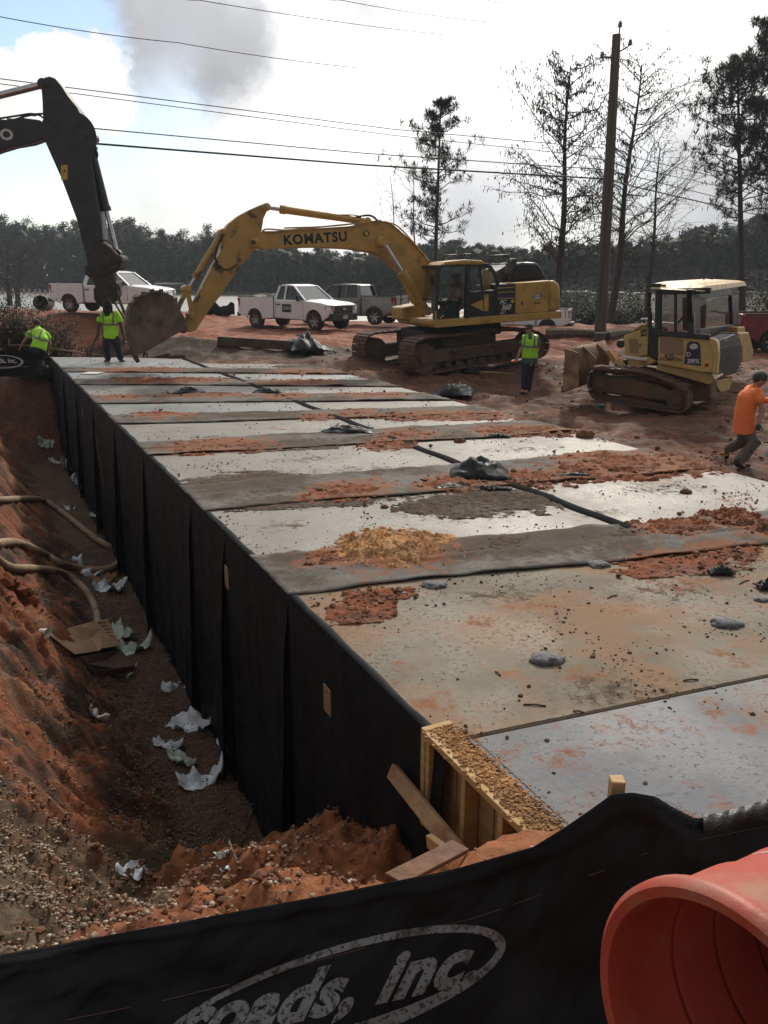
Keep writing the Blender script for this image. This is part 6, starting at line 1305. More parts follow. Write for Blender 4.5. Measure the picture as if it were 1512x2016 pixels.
# silt fence
TOPF = [(-260,1945,1.62),(0,1880,1.72),(230,1838,1.78),(640,1762,1.88),(890,1712,1.95),(1050,1667,1.98),(1110,1630,2.0),(1165,1592,2.03),(1205,1563,2.05),(1245,1560,2.07),(1290,1568,2.09),(1325,1590,2.12),(1370,1612,2.16),(1420,1602,2.22),(1512,1576,2.34),(1700,1540,2.55)]
def ftop(px):
    X_ = [a[0] for a in TOPF]; return float(np.interp(px, X_, [a[1] for a in TOPF])), float(np.interp(px, X_, [a[2] for a in TOPF]))
def fence_pt(px, t):
    py, Y = ftop(px); a = P(px, py, Y); b_ = P(px, 2090 + (px > 1000) * -(px - 1000) * .0, Y - .16 - .10 * (px / 1512)); b_.z = min(b_.z, .5) if False else b_.z
    q = a.lerp(b_, t)
    w1 = float(pn(np.array(px / 160.0), np.array(t * 2.2))); w2 = float(pn(np.array(px / 60.0 + 5 + t * 2), np.array(t * 5.0 + px / 300)))
    env = min(t * 6, 1); fold = .007 * math.exp(-((t - .07 - .02 * w1) / .025) ** 2)
    return q + Vector((0, -1, .15)) * (.030 * w1 * env + .011 * w2 * env + fold + .007 * env * (.5 - abs(float(pn(np.array(px / 38.0 + t * 7), np.array(t * 3.0 - px / 90.0)))))) 
nx = 330; nt_ = 46
SF = thing('silt_fence', P(650, 2016, 1.8), 'black woven silt fence sagging across the whole foreground with the big grey oval print', 'silt fence', 'silt fences')
pxs = np.linspace(-250, 1690, nx); A = [[fence_pt(px, i / (nt_ - 1)) for px in pxs] for i in range(nt_)]
b = MB(); b.grid(A); o = b.build('fence_fabric', m_fence, SF, smooth=True); md = o.modifiers.new('t', 'SOLIDIFY'); md.thickness = .002
def projpx(q):
    x, y, z = q.x, q.y, q.z - CH; f_ = y * _c - z * _s; u_ = y * _s + z * _c; return 756 + F * x / f_, 1008 - F * u_ / f_
def fence_at(px, py, off=.004):
    """point of the fabric that a mark stands on: the fabric column at px, down to height py"""
    lo, hi = 0.0, 1.2
    for _ in range(22):
        m = (lo + hi) / 2
        if projpx(fence_pt(px, m))[1] < py: lo = m
        else: hi = m
    return fence_pt(px, (lo + hi) / 2) + Vector((0, -1, .35)) * off
vs, fs = text_mesh('roads, inc.', bold=.045, shear=.3, sub=2, spacing=1.07)
xa = np.array(vs); w_ = xa[:, 0].max() - xa[:, 0].min(); xm = (xa[:, 0].max() + xa[:, 0].min()) / 2
def lp(x, y, cx=648, cy=1953, ang=-12.5):
    a = R(ang); return cx + x * math.cos(a) - y * math.sin(a) * -1 * -1 + 0, cy + x * math.sin(a) - y * math.cos(a)
b = MB(); b.add([fence_at(*lp((x - xm) * 610 / w_, y * 138)) for x, y in vs], fs); b.build('printed_lettering', m_letter_g, SF, smooth=True)
def oval(cx, cy, a, b_, ang, w_in, n=150, lowthick=0):
    I, O_ = [], []
    for k in range(n + 1):
        t = 2 * math.pi * k / n; q = math.sin(t); th = w_in + lowthick * max(0, -q) * (1 if math.cos(t) > -.2 else .3)
        O_.append(lp(a * math.cos(t), b_ * math.sin(t), cx, cy, ang)); I.append(lp((a - th * 1.1) * math.cos(t), (b_ - th) * math.sin(t), cx, cy, ang))
    return O_, I
O_, I_ = oval(655, 1962, 352, 112, -15.5, 17, lowthick=22)
b = MB(); A = []
for k in range(len(O_)):
    if min(O_[k][1], I_[k][1]) > 2085: 
        if len(A) > 1: b.grid(A)
        A = []; continue
    A.append([fence_at(*O_[k]), fence_at((O_[k][0] + I_[k][0]) / 2, (O_[k][1] + I_[k][1]) / 2), fence_at(*I_[k])])
if len(A) > 1: b.grid(A)
b.build('printed_oval', m_letter_g, SF, smooth=True)
b = MB(); b.tube([fence_at(x, y, .003) for x, y in [(60,2022),(200,1993),(330,1967),(500,1925),(700,1870),(850,1828),(935,1806),(1060,1762),(1183,1713),(1264,1681),(1382,1650),(1500,1628),(1600,1608)]], .0013, 4); b.build('seam_thread', M('brown_thread', (.10, .05, .035), None, 30, .9), SF)
# shiny folded top hem at the right, and the frayed end
A = []
for k in range(60):
    px = 1385 + 300 * k / 59; py, Y = ftop(px); row = []
    for j in range(7): t = j / 6; row.append(P(px, py - 3 + t * (42 + 5 * math.sin(k * .3)), Y - .004 - .035 * math.sin(t * 3.14) - .012 * abs(math.sin(k * .55 + t * 4))))
    A.append(row)
m_hem = M('shiny_woven_hem', (.06, .062, .065), (.022, .023, .025), 60, .28, spec=.7, bm=.5, bsc=50, sx=(1, 1, 3)); b = MB(); b.grid(A); b.build('folded_hem', m_hem, SF, smooth=True)
b = MB()
for k in range(90):
    px = random.uniform(1285, 1400); py, Y = ftop(px); a = P(px, py + random.uniform(-4, 30), Y - .02); d = Vector((random.uniform(-.2, 1), random.uniform(-.5, .1), random.uniform(-.7, .7))) * random.uniform(.015, .05)
    b.tube([a, a + d * .5 + Vector((0, 0, .004)), a + d], [.0009, .0008, .0005], 3)
b.build('frayed_threads', m_fence, SF)
sk = MB(); q = P(1214, 1545, 2.12); zt = P(1214, 1533, 2.12).z; sk.prism([Vector((q.x - .021, q.y - .018, .3)), Vector((q.x + .021, q.y - .022, .3)), Vector((q.x + .023, q.y + .022, .3)), Vector((q.x - .019, q.y + .022, .3))], (0, 0, zt - .3))
sk.build('stake', m_wood, SF, bevel=.004)
# ---- timber form at the corner of the pale slab
TF = thing('timber_form', UV(3.0, 2.0, -.5), 'pine formwork box with studs and sand-covered top, at the near corner of the deck', 'formwork')
u0, u1 = 3.44, 2.15
def fbx(ua, ub, va, vb, za, zb, mat, name, bevel=.004): b = MB(); b.prism([UV(ua, va, za), UV(ub, va, za), UV(ub, vb, za), UV(ua, vb, za)], (0, 0, zb - za)); return b.build(name, mat, TF, bevel=bevel)
fbx(u0, u1, 1.915, 2.055, .004, .042, m_wood, 'top_plate')
for u in (3.44, 3.07, 2.74, 2.42): fbx(u, u - .038, 1.925, 2.012, -.56, .0, m_wood, 'stud')
for k in range(7): fbx(u0 - .18 * k - .003, u0 - .18 * (k + 1) + .003, 2.016 + .004 * (k % 2), 2.034 + .004 * (k % 2), -.56, -.0, m_ply, 'board', .002)
fbx(u0 + .045, u0 + .003, 1.92, 2.10, -.56, .044, m_wood, 'end_board')
b = MB()
for k in range(2600): u = random.uniform(u1, u0); b.lump(UV(u, 2.02 + random.gauss(0, .045), .040 + random.random() * .012), random.uniform(.003, .009), .35, (1.3, 1, .6))
tag(b.build('form_sand', m_heapo), 'damp orange sand caked along the top of the timber form', 'sand', kind='stuff')
def timber(a, c, w, h, mat, label, name='timber_brace', cat='timber', up=None): b = MB(); b.bar(a, c, w, h, up); return tag(b.build(name, mat, bevel=.004), label, cat)
timber(P(772, 1518, 4.2), P(932, 1716, 3.22), .04, .088, m_wood2, 'sloping pine brace propped between the black wall and the red soil', up=(0, 1, .6))
timber(P(845, 1655, 3.5), P(924, 1712, 3.2), .035, .07, m_wood, 'short pine offcut wedged under the sloping brace')
timber(ghit(775, 1742) + Vector((0, 0, .02)), ghit(905, 1690) + Vector((0, 0, .06)), .09, .02, m_brd, 'soil-covered board lying at the foot of the timber form')
# ---- orange drum lying on its side
dv = ray(1424, 2066) / F; OC = CO + dv * 1.50
axd = Vector((.835, 0, 0)) + Vector((0, _s, _c)) * .07 + Vector((0, _c, -_s)) * .516; axd.normalize()
DR = thing('traffic_drum', OC + axd * .4 - Vector((0, 0, .3)), 'orange plastic drum lying open-end towards the viewer at lower right', 'traffic drum')
out = [(.266, -.012), (.286, -.014), (.298, .0), (.298, .022), (.288, .038), (.275, .05), (.272, .20), (.262, .21), (.262, .36), (.254, .37), (.252, .52), (.24, .53), (.236, .68), (.224, .69), (.218, .86), (.19, .90), (0, .90)]
b = MB(); b.lathe(out, OC, axd, 72); b.build('drum_shell', m_drum, DR, smooth=True, sharp=50)
inn = [(.266, -.012), (.262, .03)]
for k in range(6): h0 = .06 + .13 * k; r0 = .262 - .011 * k; inn += [(r0, h0), (r0, h0 + .098), (r0 - .008, h0 + .106), (r0 - .008, h0 + .116), (r0 - .003, h0 + .122)]
inn += [(.19, .86), (0, .87)]
b = MB(); b.lathe(inn, OC, axd, 72); b.build('drum_lining', m_drum, DR, smooth=True, sharp=50)
for h0, h1, r0, r1 in ((.30, .43, .2625, .2545), (.70, .84, .225, .220)):
    b = MB(); b.lathe([(r0, h0), (r1, h1)], OC, axd, 72); b.build('white_band', m_band, DR, smooth=True)
# ---- hoses in the trench
def ghose(px, r, label, lift=0.0):
    q = resample(px, len(px) * 7, False); pts = []
    for p in q: h = ghit(p.x, p.y, r * .9); pts.append(h + Vector((0, 0, 0)))
    for _ in range(3): pts = [pts[0]] + [(pts[i - 1] + pts[i] * 2 + pts[i + 1]) / 4 for i in range(1, len(pts) - 1)] + [pts[-1]]
    b = MB(); b.tube(pts, [r * (1 + .035 * (i % 2)) for i in range(len(pts))], 12); return tag(b.build('suction_hose', m_hose, smooth=True), label, 'hose', 'hoses in the trench')
ghose([(-40,986),(0,985),(50,982),(85,985),(115,1003),(150,1030),(190,1062),(225,1082),(238,1100),(228,1114),(200,1122),(160,1120),(120,1110),(80,1088),(40,1070),(10,1068),(-15,1075)], .065, 'long muddy hose that loops against the black wall foot')
ghose([(-15,1095),(20,1118),(70,1120),(115,1126),(150,1145),(175,1172),(190,1205),(192,1238)], .062, 'shorter muddy hose bending down behind the cardboard')
# ---- litter
def sheet(px, py, sz, mat, label, asp=2.0, rot=0.0, name='torn_plastic', cat='litter', lift=.012, curl=.5, n=9, grp='scraps of torn plastic in the trench', seed=0):
    rr = random.Random(seed * 31 + int(px) + 7); c = ghit(px, py, .0); n2 = max(int(n / asp) + 3, 4); A = []
    nrm = Vector((-(gq(c, .1, 0) - gq(c, -.1, 0)) / .2, -(gq(c, 0, .1) - gq(c, 0, -.1)) / .2, 1)).normalized()
    x = Vector((math.cos(rot), math.sin(rot), 0)); x = (x - nrm * x.dot(nrm)).normalized(); y = nrm.cross(x)
    for i in range(n2 * 2):
        row = []
        for j in range(n * 2):
            a = (j / (n * 2 - 1) - .5); e = (i / (n2 * 2 - 1) - .5); wob = float(pn(np.array(a * 3 + seed), np.array(e * 2.4 + seed * 3.1)))
            rg = 1 + .35 * float(pn(np.array(a * 7 + seed), np.array(seed * 5.5 + (1 if e > 0 else 9))))
            hgt = lift + sz * curl * max(0, wob * .9 + .25 * float(pn(np.array(a * 9 + 2), np.array(e * 9 + seed)))) + sz * .25 * curl * abs(a * 2) ** 3
            row.append(c + x * (a * sz * (1 + .2 * wob)) + y * (e * sz / asp * rg + .25 * sz * math.sin(a * 3 + seed) * .5) + nrm * hgt)
        A.append(row)
    b = MB(); b.grid(A); o = b.build(name, mat, smooth=True); md = o.modifiers.new('t', 'SOLIDIFY'); md.thickness = .0015; return tag(o, label, cat, grp)
def gq(c, dx, dy):
    x, y = c.x + dx, c.y + dy
    return GH2f(x, y) if (1.3 < y < 9.1 and -5.9 < x < 2.3) else GH2(x, y)
SH = [(378,1432,.40,m_paper,'largest bluish crumpled plastic sheet beside the wall, above the two lower scraps',1.7,-.5),(436,1478,.34,m_paper,'narrow twisted plastic strip trailing to the foot of the black wall',3.0,-1.0),(330,1470,.24,m_paper,'small curled plastic strip left of the largest sheet',2.0,.3),(358,1500,.28,m_paperg,'flat torn strip just under the curled one',3.0,-.3),
 (398,1537,.34,m_paper,'ragged knot of plastic, lowest scrap near the wall foot',1.5,.2),(344,1354,.27,m_paper,'folded plastic scrap alone against the wall foot',1.6,.2),(187,1413,.17,m_paperw,'small white lump of foam on the red bank',1.2,.4),(262,1724,.16,m_paper,'pointed plastic flake on the pebbles nearest the fence',1.8,-.4),(458,1706,.09,m_paper,'tiny bluish scrap on the red soil ridge',1.3,.3),(447,1684,.08,m_paperg,'tiny dark scrap behind the bluish one',2,.1),
 (243,1252,.46,m_paperg,'long greenish plastic strips beside the cardboard',2.4,-.9),(262,1280,.38,m_paperg,'wide greenish plastic strip right of the cardboard',2.2,.3),(236,1330,.26,m_paperg,'crumpled greenish scrap below the cardboard',1.6,.2),(214,1163,.36,m_paper,'white plastic tray-like scrap by the gravel',1.6,0),(160,1127,.40,m_paper,'flat white strip crossing the hose',2.6,-.1),(185,1022,.48,m_paperg,'long greenish scrap above the hose loop',3,-.6),(140,1003,.20,m_paper,'small grey scrap on the bank above the hose',1.8,0),(212,1062,.24,m_paper,'bright scrap in the crook of the hose loop',1.5,.4),
 (150,955,.36,m_paper,'white strip by the wall foot, second farthest cluster',2.6,-.7),(160,965,.3,m_paperg,'pinkish creased strip by the wall foot',2.2,-.9),(135,925,.5,m_paperg,'broad greenish scrap near the far part of the wall foot',2.0,.3),(118,914,.45,m_paper,'long white strip on the far bank foot',3.2,.1),(90,872,.34,m_paperg,'pale scrap farthest down the trench',1.6,.2),(205,1145,.3,m_card,'scrap of brown card by the white tray',1.8,.1)]
for i, s_ in enumerate(SH): sheet(s_[0], s_[1], s_[2] * 1.3, s_[3], s_[4], s_[5], s_[6], seed=i + 1)
# cardboard box
CBX = thing('cardboard_box', ghit(165, 1300), 'collapsed brown cardboard box lying open on the gravel by the bank', 'cardboard box')
c1, c2, c3, c4_, c5 = [ghit(x, y) for x, y in ((97,1254),(182,1240),(214,1236),(238,1290),(150,1303))]
up = Vector((0, 0, .10)); b = MB(); b.grid([[c1 + up * .4, c1.lerp(c2, .5) + up * .9, c2 + up * 1.3], [c1.lerp(c5, .5) + up * .6, (c1 + c2 + c3 + c4_ + c5) / 5 + up * .5, c2.lerp(c4_, .35) + up * 1.5], [c5 + up, c5.lerp(c4_, .5) + up * 1.1, c4_.lerp(c5, .45) + up * 1.4]]); o = b.build('lid', m_card, CBX, smooth=False); md = o.modifiers.new('t', 'SOLIDIFY'); md.thickness = .006
b = MB(); b.grid([[c2 + up * 1.3, c3 + up * 1.5], [c2.lerp(c4_, .35) + up * 1.5, c3.lerp(c4_, .5) + up * 1.6], [c4_.lerp(c5, .45) + up * 1.4, c4_ + up * 1.5]]); o = b.build('flap', m_card, CBX); md = o.modifiers.new('t', 'SOLIDIFY'); md.thickness = .006
b = MB()
for k in range(5):
    a = c2.lerp(c4_, .12 + .12 * k) + up * (1.56); e = c3.lerp(c4_, .12 + .15 * k) + up * 1.66; b.bar(a.lerp(e, .2), a.lerp(e, .8 - .1 * (k % 2)), .018, .003)
b.build('printed_lines', m_cardd, CBX)
q1, q2, q3, q4 = [ghit(x, y) for x, y in ((160,1305),(238,1290),(268,1322),(185,1335))]
b = MB(); b.prism([q1, q2, q3, q4], (0, 0, .09)); b.build('box_body', m_cardd, CBX)
q = ghit(88, 1252); ax_ = Vector((.9, -.5, .1)).normalized(); CP = MB(); CP.lathe([(0, 0), (.030, 0), (.044, .12), (.046, .125), (.042, .12), (.028, .01), (0, .01)], q + Vector((-.05, .02, .045)), ax_, 20); tag(CP.build('foam_cup', m_paperw, smooth=True), 'white foam cup lying beside the cardboard', 'cup')
b = MB(); q = [ghit(x, y, .04) for x, y in ((0,1132),(18,1140),(40,1158),(66,1176),(70,1190),(50,1198),(20,1180),(0,1165))]
b = MB()
for k in range(30): t = random.random(); p = ghit(5 + 60 * t, 1140 + 45 * t, .02); b.lump(p + Vector((random.uniform(-.06, .06), random.uniform(-.06, .06), random.uniform(0, .05))), random.uniform(.05, .10), .3)
tag(b.build('clay_lump', m_heap, weld=False), 'knobbly lump of brown clay below the shorter hose', 'clay lump', kind='stuff')
# ---- things on the deck
def lumpth(px, py, r, mat, label, sq=(1.3, 1, .55), name='mortar_lump', cat='mortar lump', grp='hardened mortar lumps', seed=1):
    c = G(px, py + 2, .0); rr = random.Random(seed); b = MB(); V = []
    for v in ICO3[0]:
        d = 1 + .30 * float(pn(np.array(v[0] * 2.6 + seed), np.array(v[1] * 2.6 + v[2]))) + .17 * float(pn(np.array(v[0] * 7), np.array(v[1] * 7 + v[2] * 5)))
        V.append(c + Vector((v[0] * r * sq[0] * d, v[1] * r * sq[1] * d, max(v[2], -.3) * r * sq[2] * d + r * .12)))
    b.add(V, ICO3[1]); return tag(b.build(name, mat, smooth=True), label, cat, grp)
for i, (px, py, r, lb) in enumerate([(855,1152,.075,'grey mortar lump just below the wide fabric strip, left of centre'),(792,1167,.03,'pebble-sized grey mortar lump left of the bigger one'),(1178,1112,.078,'grey mortar lump touching the fabric strip, right of centre'),(1075,1300,.088,'mortar lump in the middle of the tan slab, darkest of them'),(1430,1228,.085,'flat mortar lump near the right edge of the tan slab'),(1500,1180,.05,'small mortar lump at the very right edge')]):
    lumpth(px, py, r, m_mortar, lb, (1.3, .95, .42), seed=i + 2)
for i, (px, py, r, lb) in enumerate([(715,1059,.032,'dark stone on top of the orange sand heap, upper one'),(722,1068,.03,'dark stone on the orange sand heap, lower one')]): lumpth(px, py, r, m_clodd, lb, (1, 1, .8), 'stone', 'stone', 'dark stones', seed=i + 20)
lumpth(1152, 858, .13, m_clod, 'round red-brown clod on the far edge of the deck', (1, 1, .85), 'soil_clod', 'clod', None, 33)
for i, (px, py, r) in enumerate([(912,958,.10),(757,998,.045),(1350,968,.06),(1225,937,.05),(905,868,.08)]): lumpth(px, py, r, m_clod, ['big red clod beside the puffed black plastic', 'small brown clod at the left of the second strip', 'lone brown clod on the right-row slab', 'brown clod below the long red ridge', 'brown clod by the joint, fourth strip'][i], (1, .9, .75), 'soil_clod', 'clod', None, 40 + i)
b = MB(); b.bar(G(1372, 1064, .02), G(1432, 1062, .02), .10, .018); tag(b.build('wood_board', m_wood, bevel=.003), 'short yellow pine board on the fabric strip at right', 'board')
def cloth(px0, px1, py, up_, wd, mat, label, name='black_plastic', seed=0, cat='plastic sheet', ground=False, curl=1.0, yoff=0):
    """crumpled sheet between two pixels, up_ metres high at its hump"""
    a = ghit(px0, py) if ground else G(px0, py, 0); c = ghit(px1, py) if ground else G(px1, py + yoff, 0); x = (c - a); L_ = x.length; x.normalize(); y = Vector((-x.y, x.x, 0)).normalized(); A = []; n1 = 34; n2 = 20
    for i in range(n2 + 1):
        row = []
        for j in range(n1 + 1):
            s_ = j / n1; t = i / n2; e = math.sin(math.pi * s_) ** .8 * math.sin(math.pi * t) ** .7
            h = up_ * e * (1 + .45 * float(pn(np.array(s_ * 4 + seed), np.array(t * 3 + seed)))) + .25 * up_ * curl * float(pn(np.array(s_ * 9 + seed), np.array(t * 7))) * e + .02 + .02 * curl * abs(float(pn(np.array(s_ * 12), np.array(t * 9 + seed))))
            edge = 1 + .18 * float(pn(np.array(s_ * 3.3 + seed * 2), np.array(t * 3.3)))
            row.append(a + x * (L_ * (s_ + .03 * math.sin(t * 5 + seed))) + y * ((t - .5) * wd * edge) + Vector((0, 0, h)))
        A.append(row)
    b = MB(); b.grid(A); o = b.build(name, mat, smooth=True); md = o.modifiers.new('t', 'SOLIDIFY'); md.thickness = .006; return tag(o, label, cat)
cloth(886, 1003, 937, .20, .62, m_plas, 'puffed-up black plastic sheet lying over the joint in the middle of the deck', seed=3)
cloth(855, 925, 962, .035, .22, m_plas, 'small curled grey strip lying left of the puffed plastic', seed=5); cloth(925, 1010, 966, .03, .10, m_plas, 'thin black fold running right below the puffed plastic', seed=9)
cloth(634, 735, 853, .10, .34, m_plas, 'raised black fabric flap beside the joint on the third strip', seed=8); cloth(345, 400, 775, .12, .45, m_plas, 'small dark raised fold on the fifth strip', seed=4); cloth(500, 560, 774, .09, .4, m_plas, 'second dark fold on fifth strip near the joint', seed=7)

cloth(1395, 1445, 1132, .05, .10, m_plas, 'ragged black scrap on the tan slab at right', seed=11); cloth(1488, 1530, 1160, .06, .12, m_plas, 'grey rag at the extreme right edge of the tan slab', seed=12); cloth(955, 1005, 861, .03, .12, m_plas, 'dark sliver of fabric on the red ridge, third strip', seed=13)
cloth(1090, 1175, 939, .03, .10, m_plas, 'thin torn fabric edge right of the puffed plastic', seed=14)
b = MB(); b.bar(G(165, 734, .02), G(198, 734.5, .02), .45, .01); tag(b.build('white_scrap', m_paperw), 'flat white scrap on the second-farthest slab', 'scrap')
for i, (x0, y0, x1, y1) in enumerate([(1030,1387,1075,1390),(1128,1400,1150,1403),(1196,1178,1215,1172),(975,1322,985,1330),(1345,1340,1375,1338),(1455,1150,1475,1142)]):
    b = MB(); b.tube([G(x0, y0, .008), G((x0 + x1) / 2, (y0 + y1) / 2 - 2, .012), G(x1, y1, .008)], .005, 5); tag(b.build('twig', m_twig), ['long dark twig on tan slab below its middle', 'short dark twig right of the long one', 'twig near the dark mortar lump, behind', 'pale splinter on the tan slab\'s left part', 'twig near the pale slab edge', 'twig by the ragged scrap'][i], 'twig')
# ---- middle ground
cloth(560, 640, 688, .38, 1.9, m_plas, 'heap of crumpled black plastic on the dirt before the white single-cab pickup', seed=21, ground=True, curl=1.6)
cloth(858, 935, 775, .22, 1.2, m_plas, 'low heap of black plastic in front of the excavator tracks', seed=22, ground=True, curl=1.3)
cloth(905, 945, 733, .16, .6, m_plas, 'small black plastic rag beside a pale stick', seed=25, ground=True)
def lay(pa, pb, w, h, mat, label, name, cat, r=None, up=0):
    a, c = ghit(*pa) + Vector((0, 0, h / 2 + up)), ghit(*pb) + Vector((0, 0, h / 2 + up)); b = MB()
    if r: b.tube([a, a.lerp(c, .5) + Vector((0, 0, .02)), c], [r, r * .9, r * .6], 8)
    else: b.bar(a, c, w, h)
    return tag(b.build(name, mat, bevel=0 if r else .01), label, cat)
lay((430,680), (592,690), .25, .28, m_oldwood, 'long weathered timber beam on the dirt behind the deck end', 'timber_beam', 'timber')
lay((930,735), (1010,739), 0, .06, m_wood2, 'pale stick lying before the excavator tracks', 'stick', 'stick', r=.04)
lay((1075,668), (1178,668), .4, .42, m_oldwood, 'thick grey log lying left of the utility pole foot', 'fallen_log', 'log', r=.25); lay((1192,672), (1240,664), .4, .4, m_oldwood, 'grey log end right of the utility pole foot', 'fallen_log', 'log', r=.22)
for i, (a, c) in enumerate([((289,680),(306,686)),((312,668),(314,686)),((316,668),(330,679))]): 
    b = MB(); b.bar(P(a[0], a[1], 27.2), P(c[0], c[1], 26.9), .12, .03); tag(b.build('lumber_scrap', m_wood, bevel=.003), ['leftmost pale board scrap under the digging bucket', 'upright pale board scrap under the bucket', 'rightmost leaning board scrap under the bucket'][i], 'board', 'board scraps under the bucket')
c = ghit(1183, 802); b = MB(); b.tube([c + Vector((-.05, .03, .04)), c + Vector((.06, -.03, .04)), c + Vector((.08, -.035, .04))], [.038, .038, .015], 10); tag(b.build('bottle', m_greenb, smooth=True), 'turquoise bottle dropped on the mud in front of the bulldozer', 'bottle')
# far silt fence with its print and the loose plastic at the wall end
SF2 = thing('silt_fence', P(20, 740, 21), 'distant black silt fence with small white oval print at the left edge', 'silt fence', 'silt fences')
F2 = Fr(P(40, 720, 21), 0)
A = [[F2.W(*(lambda x: (x, .04 * math.sin(x * 3 + t * 2), F2.L(0, 690 + 52 * t)[1] - .0))(-2.6 + 2.95 * k / 40)) for k in range(41)] for t in [i / 8 for i in range(9)]]
b = MB(); b.grid(A); o = b.build('fence_fabric', m_fence, SF2, smooth=True)
disc('printed_oval', F2.Wp(5, 712, -.06), F2.ex, F2.ez, .53, .165, m_letter_w, SF2, -F2.ey, .02, inner=.9, n=40); put_text('printed_lettering', 'roads, inc.', F2.Wp(7, 710, -.06), F2.ex, F2.ez, .12, m_letter_w, SF2, bold=.02, sx=.95, nrm=-F2.ey, d=.02)
b = MB(); b.bar(F2.Wp(-60, 722, -.06), F2.Wp(55, 721.5, -.06), .01, .02); b.build('white_line', m_letter_g, SF2)
cloth(36, 98, 740, .75, 1.0, m_plas, 'black plastic draped in a peak at the far end of the wall', seed=31, ground=True, curl=1.0)
b = MB(); b.tube([P(93, 684, 26.2), P(130, 690, 26.2), P(170, 696, 26.2), P(203, 700, 26)], .022, 6); tag(b.build('pry_bar', m_hose), 'long thin pole lying level behind the farthest slab', 'pole')
b = MB(); b.tube([P(20, 679, 26.5), P(40, 679.5, 26.3), P(70, 681, 26)], .02, 5); b.tube([P(18, 667, 26.5), P(18, 680, 26.5)], .02, 5); tag(b.build('rope_line', m_hose), 'string line tied to a low stake beside the stooping worker', 'string line')
# slings from the hook to the slab
HK = P(213, 597, 24.9)
SG = thing('lifting_sling', HK, 'dirty webbing slings and chain hanging from the hook to the far slab', 'lifting sling')
def slg(pts, r, mat, name): b = MB(); b.tube([P(*p) for p in pts], r, 7); return b.build(name, mat, SG, smooth=True)
slg([(212,594,24.9),(224,590,24.8),(234,588,24.8),(246,618,24.9),(262,640,25.0),(278,672,25.1),(287,700,25.1)], [.04, .04, .045, .045, .04, .035, .03], m_sling, 'sling_leg')
slg([(236,575,24.8),(234,562,24.8),(230,556,24.8),(228,566,24.8),(231,582,24.8),(236,588,24.8)], .03, m_steel, 'shackle')
slg([(225,595,24.8),(245,628,25),(255,662,25.2),(262,690,25.3)], .028, m_sling, 'sling_leg'); slg([(206,600,25),(198,640,25.1),(188,668,25.1),(176,698,25.1)], .026, m_chain, 'chain_leg'); slg([(205,600,25.2),(203,650,25.3),(204,700,25.3)], .02, m_chain, 'chain_leg')
for x, y in ((176, 700), (287, 703)):
    b = MB(); c = G(x, y + 1, 0); b.tube([c + Vector((-.06, 0, 0)), c + Vector((-.06, 0, .12)), c + Vector((0, 0, .18)), c + Vector((.06, 0, .12)), c + Vector((.06, 0, 0))], .028, 7); b.build('lifting_eye', m_chain, SG, smooth=True)
# pipe end
c = P(80, 596, 44); b = MB(); ax_ = Vector((.25, -1, .02)); b.lathe([(.32, -.05), (.38, -.05), (.38, 2.5)], c, -ax_, 28); b.lathe([(.32, -.05), (.32, 2.4), (0, 2.4)], c, -ax_, 28); tag(b.build('drain_pipe', m_corr, smooth=True, sharp=40), 'open end of a rusty drain pipe beside the bush behind the stooping worker', 'pipe')
# ================================================================ pole, wires, vegetation
UP_ = thing('utility_pole', P(1182, 667, 34), 'tall leaning-free wooden utility pole with three insulators between excavator and bulldozer', 'utility pole'); UP_['label'] = 'tall wooden utility pole with three insulators between excavator and bulldozer'
Yp = 34.0; a, c = P(1181, 668, Yp), P(1214, 68, Yp); c.x = a.x + (c.x - a.x) * 1.0
b = MB(); b.tube([a - Vector((0, 0, .4)), a.lerp(c, .25), a.lerp(c, .5), a.lerp(c, .75), c], [.235, .22, .20, .178, .155], 18); b.build('pole_shaft', m_pole, UP_, smooth=True, sharp=50)
def insul(px, py, s=1.0): 
    b = MB(); q = P(px, py, Yp); b.lathe([(0, -.13), (.05, -.13), (.11, -.09), (.05, -.05), (.10, -.02), (.05, .02), (.07, .05), (0, .10)], q, (0, 0, 1), 12); b.build('insulator', m_insul, UP_, smooth=True)
for q in ((1221, 46), (1241, 82), (1186, 107)): insul(*q)
b = MB(); b.tube([P(1218, 72, Yp), P(1221, 50, Yp)], .03, 6); b.build('pin_bracket', m_steel, UP_); b = MB(); b.tube([P(1216, 104, Yp), P(1236, 92, Yp), P(1241, 86, Yp)], .03, 6); b.build('side_bracket', m_steel, UP_); b = MB(); b.tube([P(1207, 113, Yp), P(1186, 112, Yp)], .03, 6); b.build('side_bracket', m_steel, UP_)
b = MB(); b.box(P(1184, 655, Yp - .45), (.5, .04, .04)); b.build('survey_tape', m_letter_w, UP_)
def wire(pts, r, label, sag=.0):
    Q_ = [P(*p) for p in pts]; out = []
    for i in range(len(Q_) - 1):
        n = 14
        for k in range(n): t = k / n; q = Q_[i].lerp(Q_[i + 1], t); q.z -= sag * 4 * t * (1 - t); out.append(q)
    out.append(Q_[-1]); b = MB(); b.tube(out, r, 5); return tag(b.build('overhead_wire', m_wire, smooth=True), label, 'wire', 'overhead wires')
wire([(-100,18,20),(0,33,22),(350,84,26),(700,133,31)], .011, 'highest-left thin wire running below the dark cloud', .05); wire([(300,-16,22),(390,0,23),(870,68,30)], .010, 'thin wire leaving the top edge left of centre', .05); wire([(560,-16,22),(670,0,24),(970,44,31)], .010, 'short thin wire at the top edge right of centre', .05); wire([(900,-8,25),(990,5,28)], .009, 'tiny wire piece in the top edge')
wire([(-80,145,24),(0,155,25),(770,254,31),(1190,292,34)], .014, 'upper wire of the close pair crossing behind the dark stick'); wire([(-80,153,24),(0,165,25),(770,266,31),(1190,310,34)], .012, 'lower wire of the close pair crossing behind the dark stick')
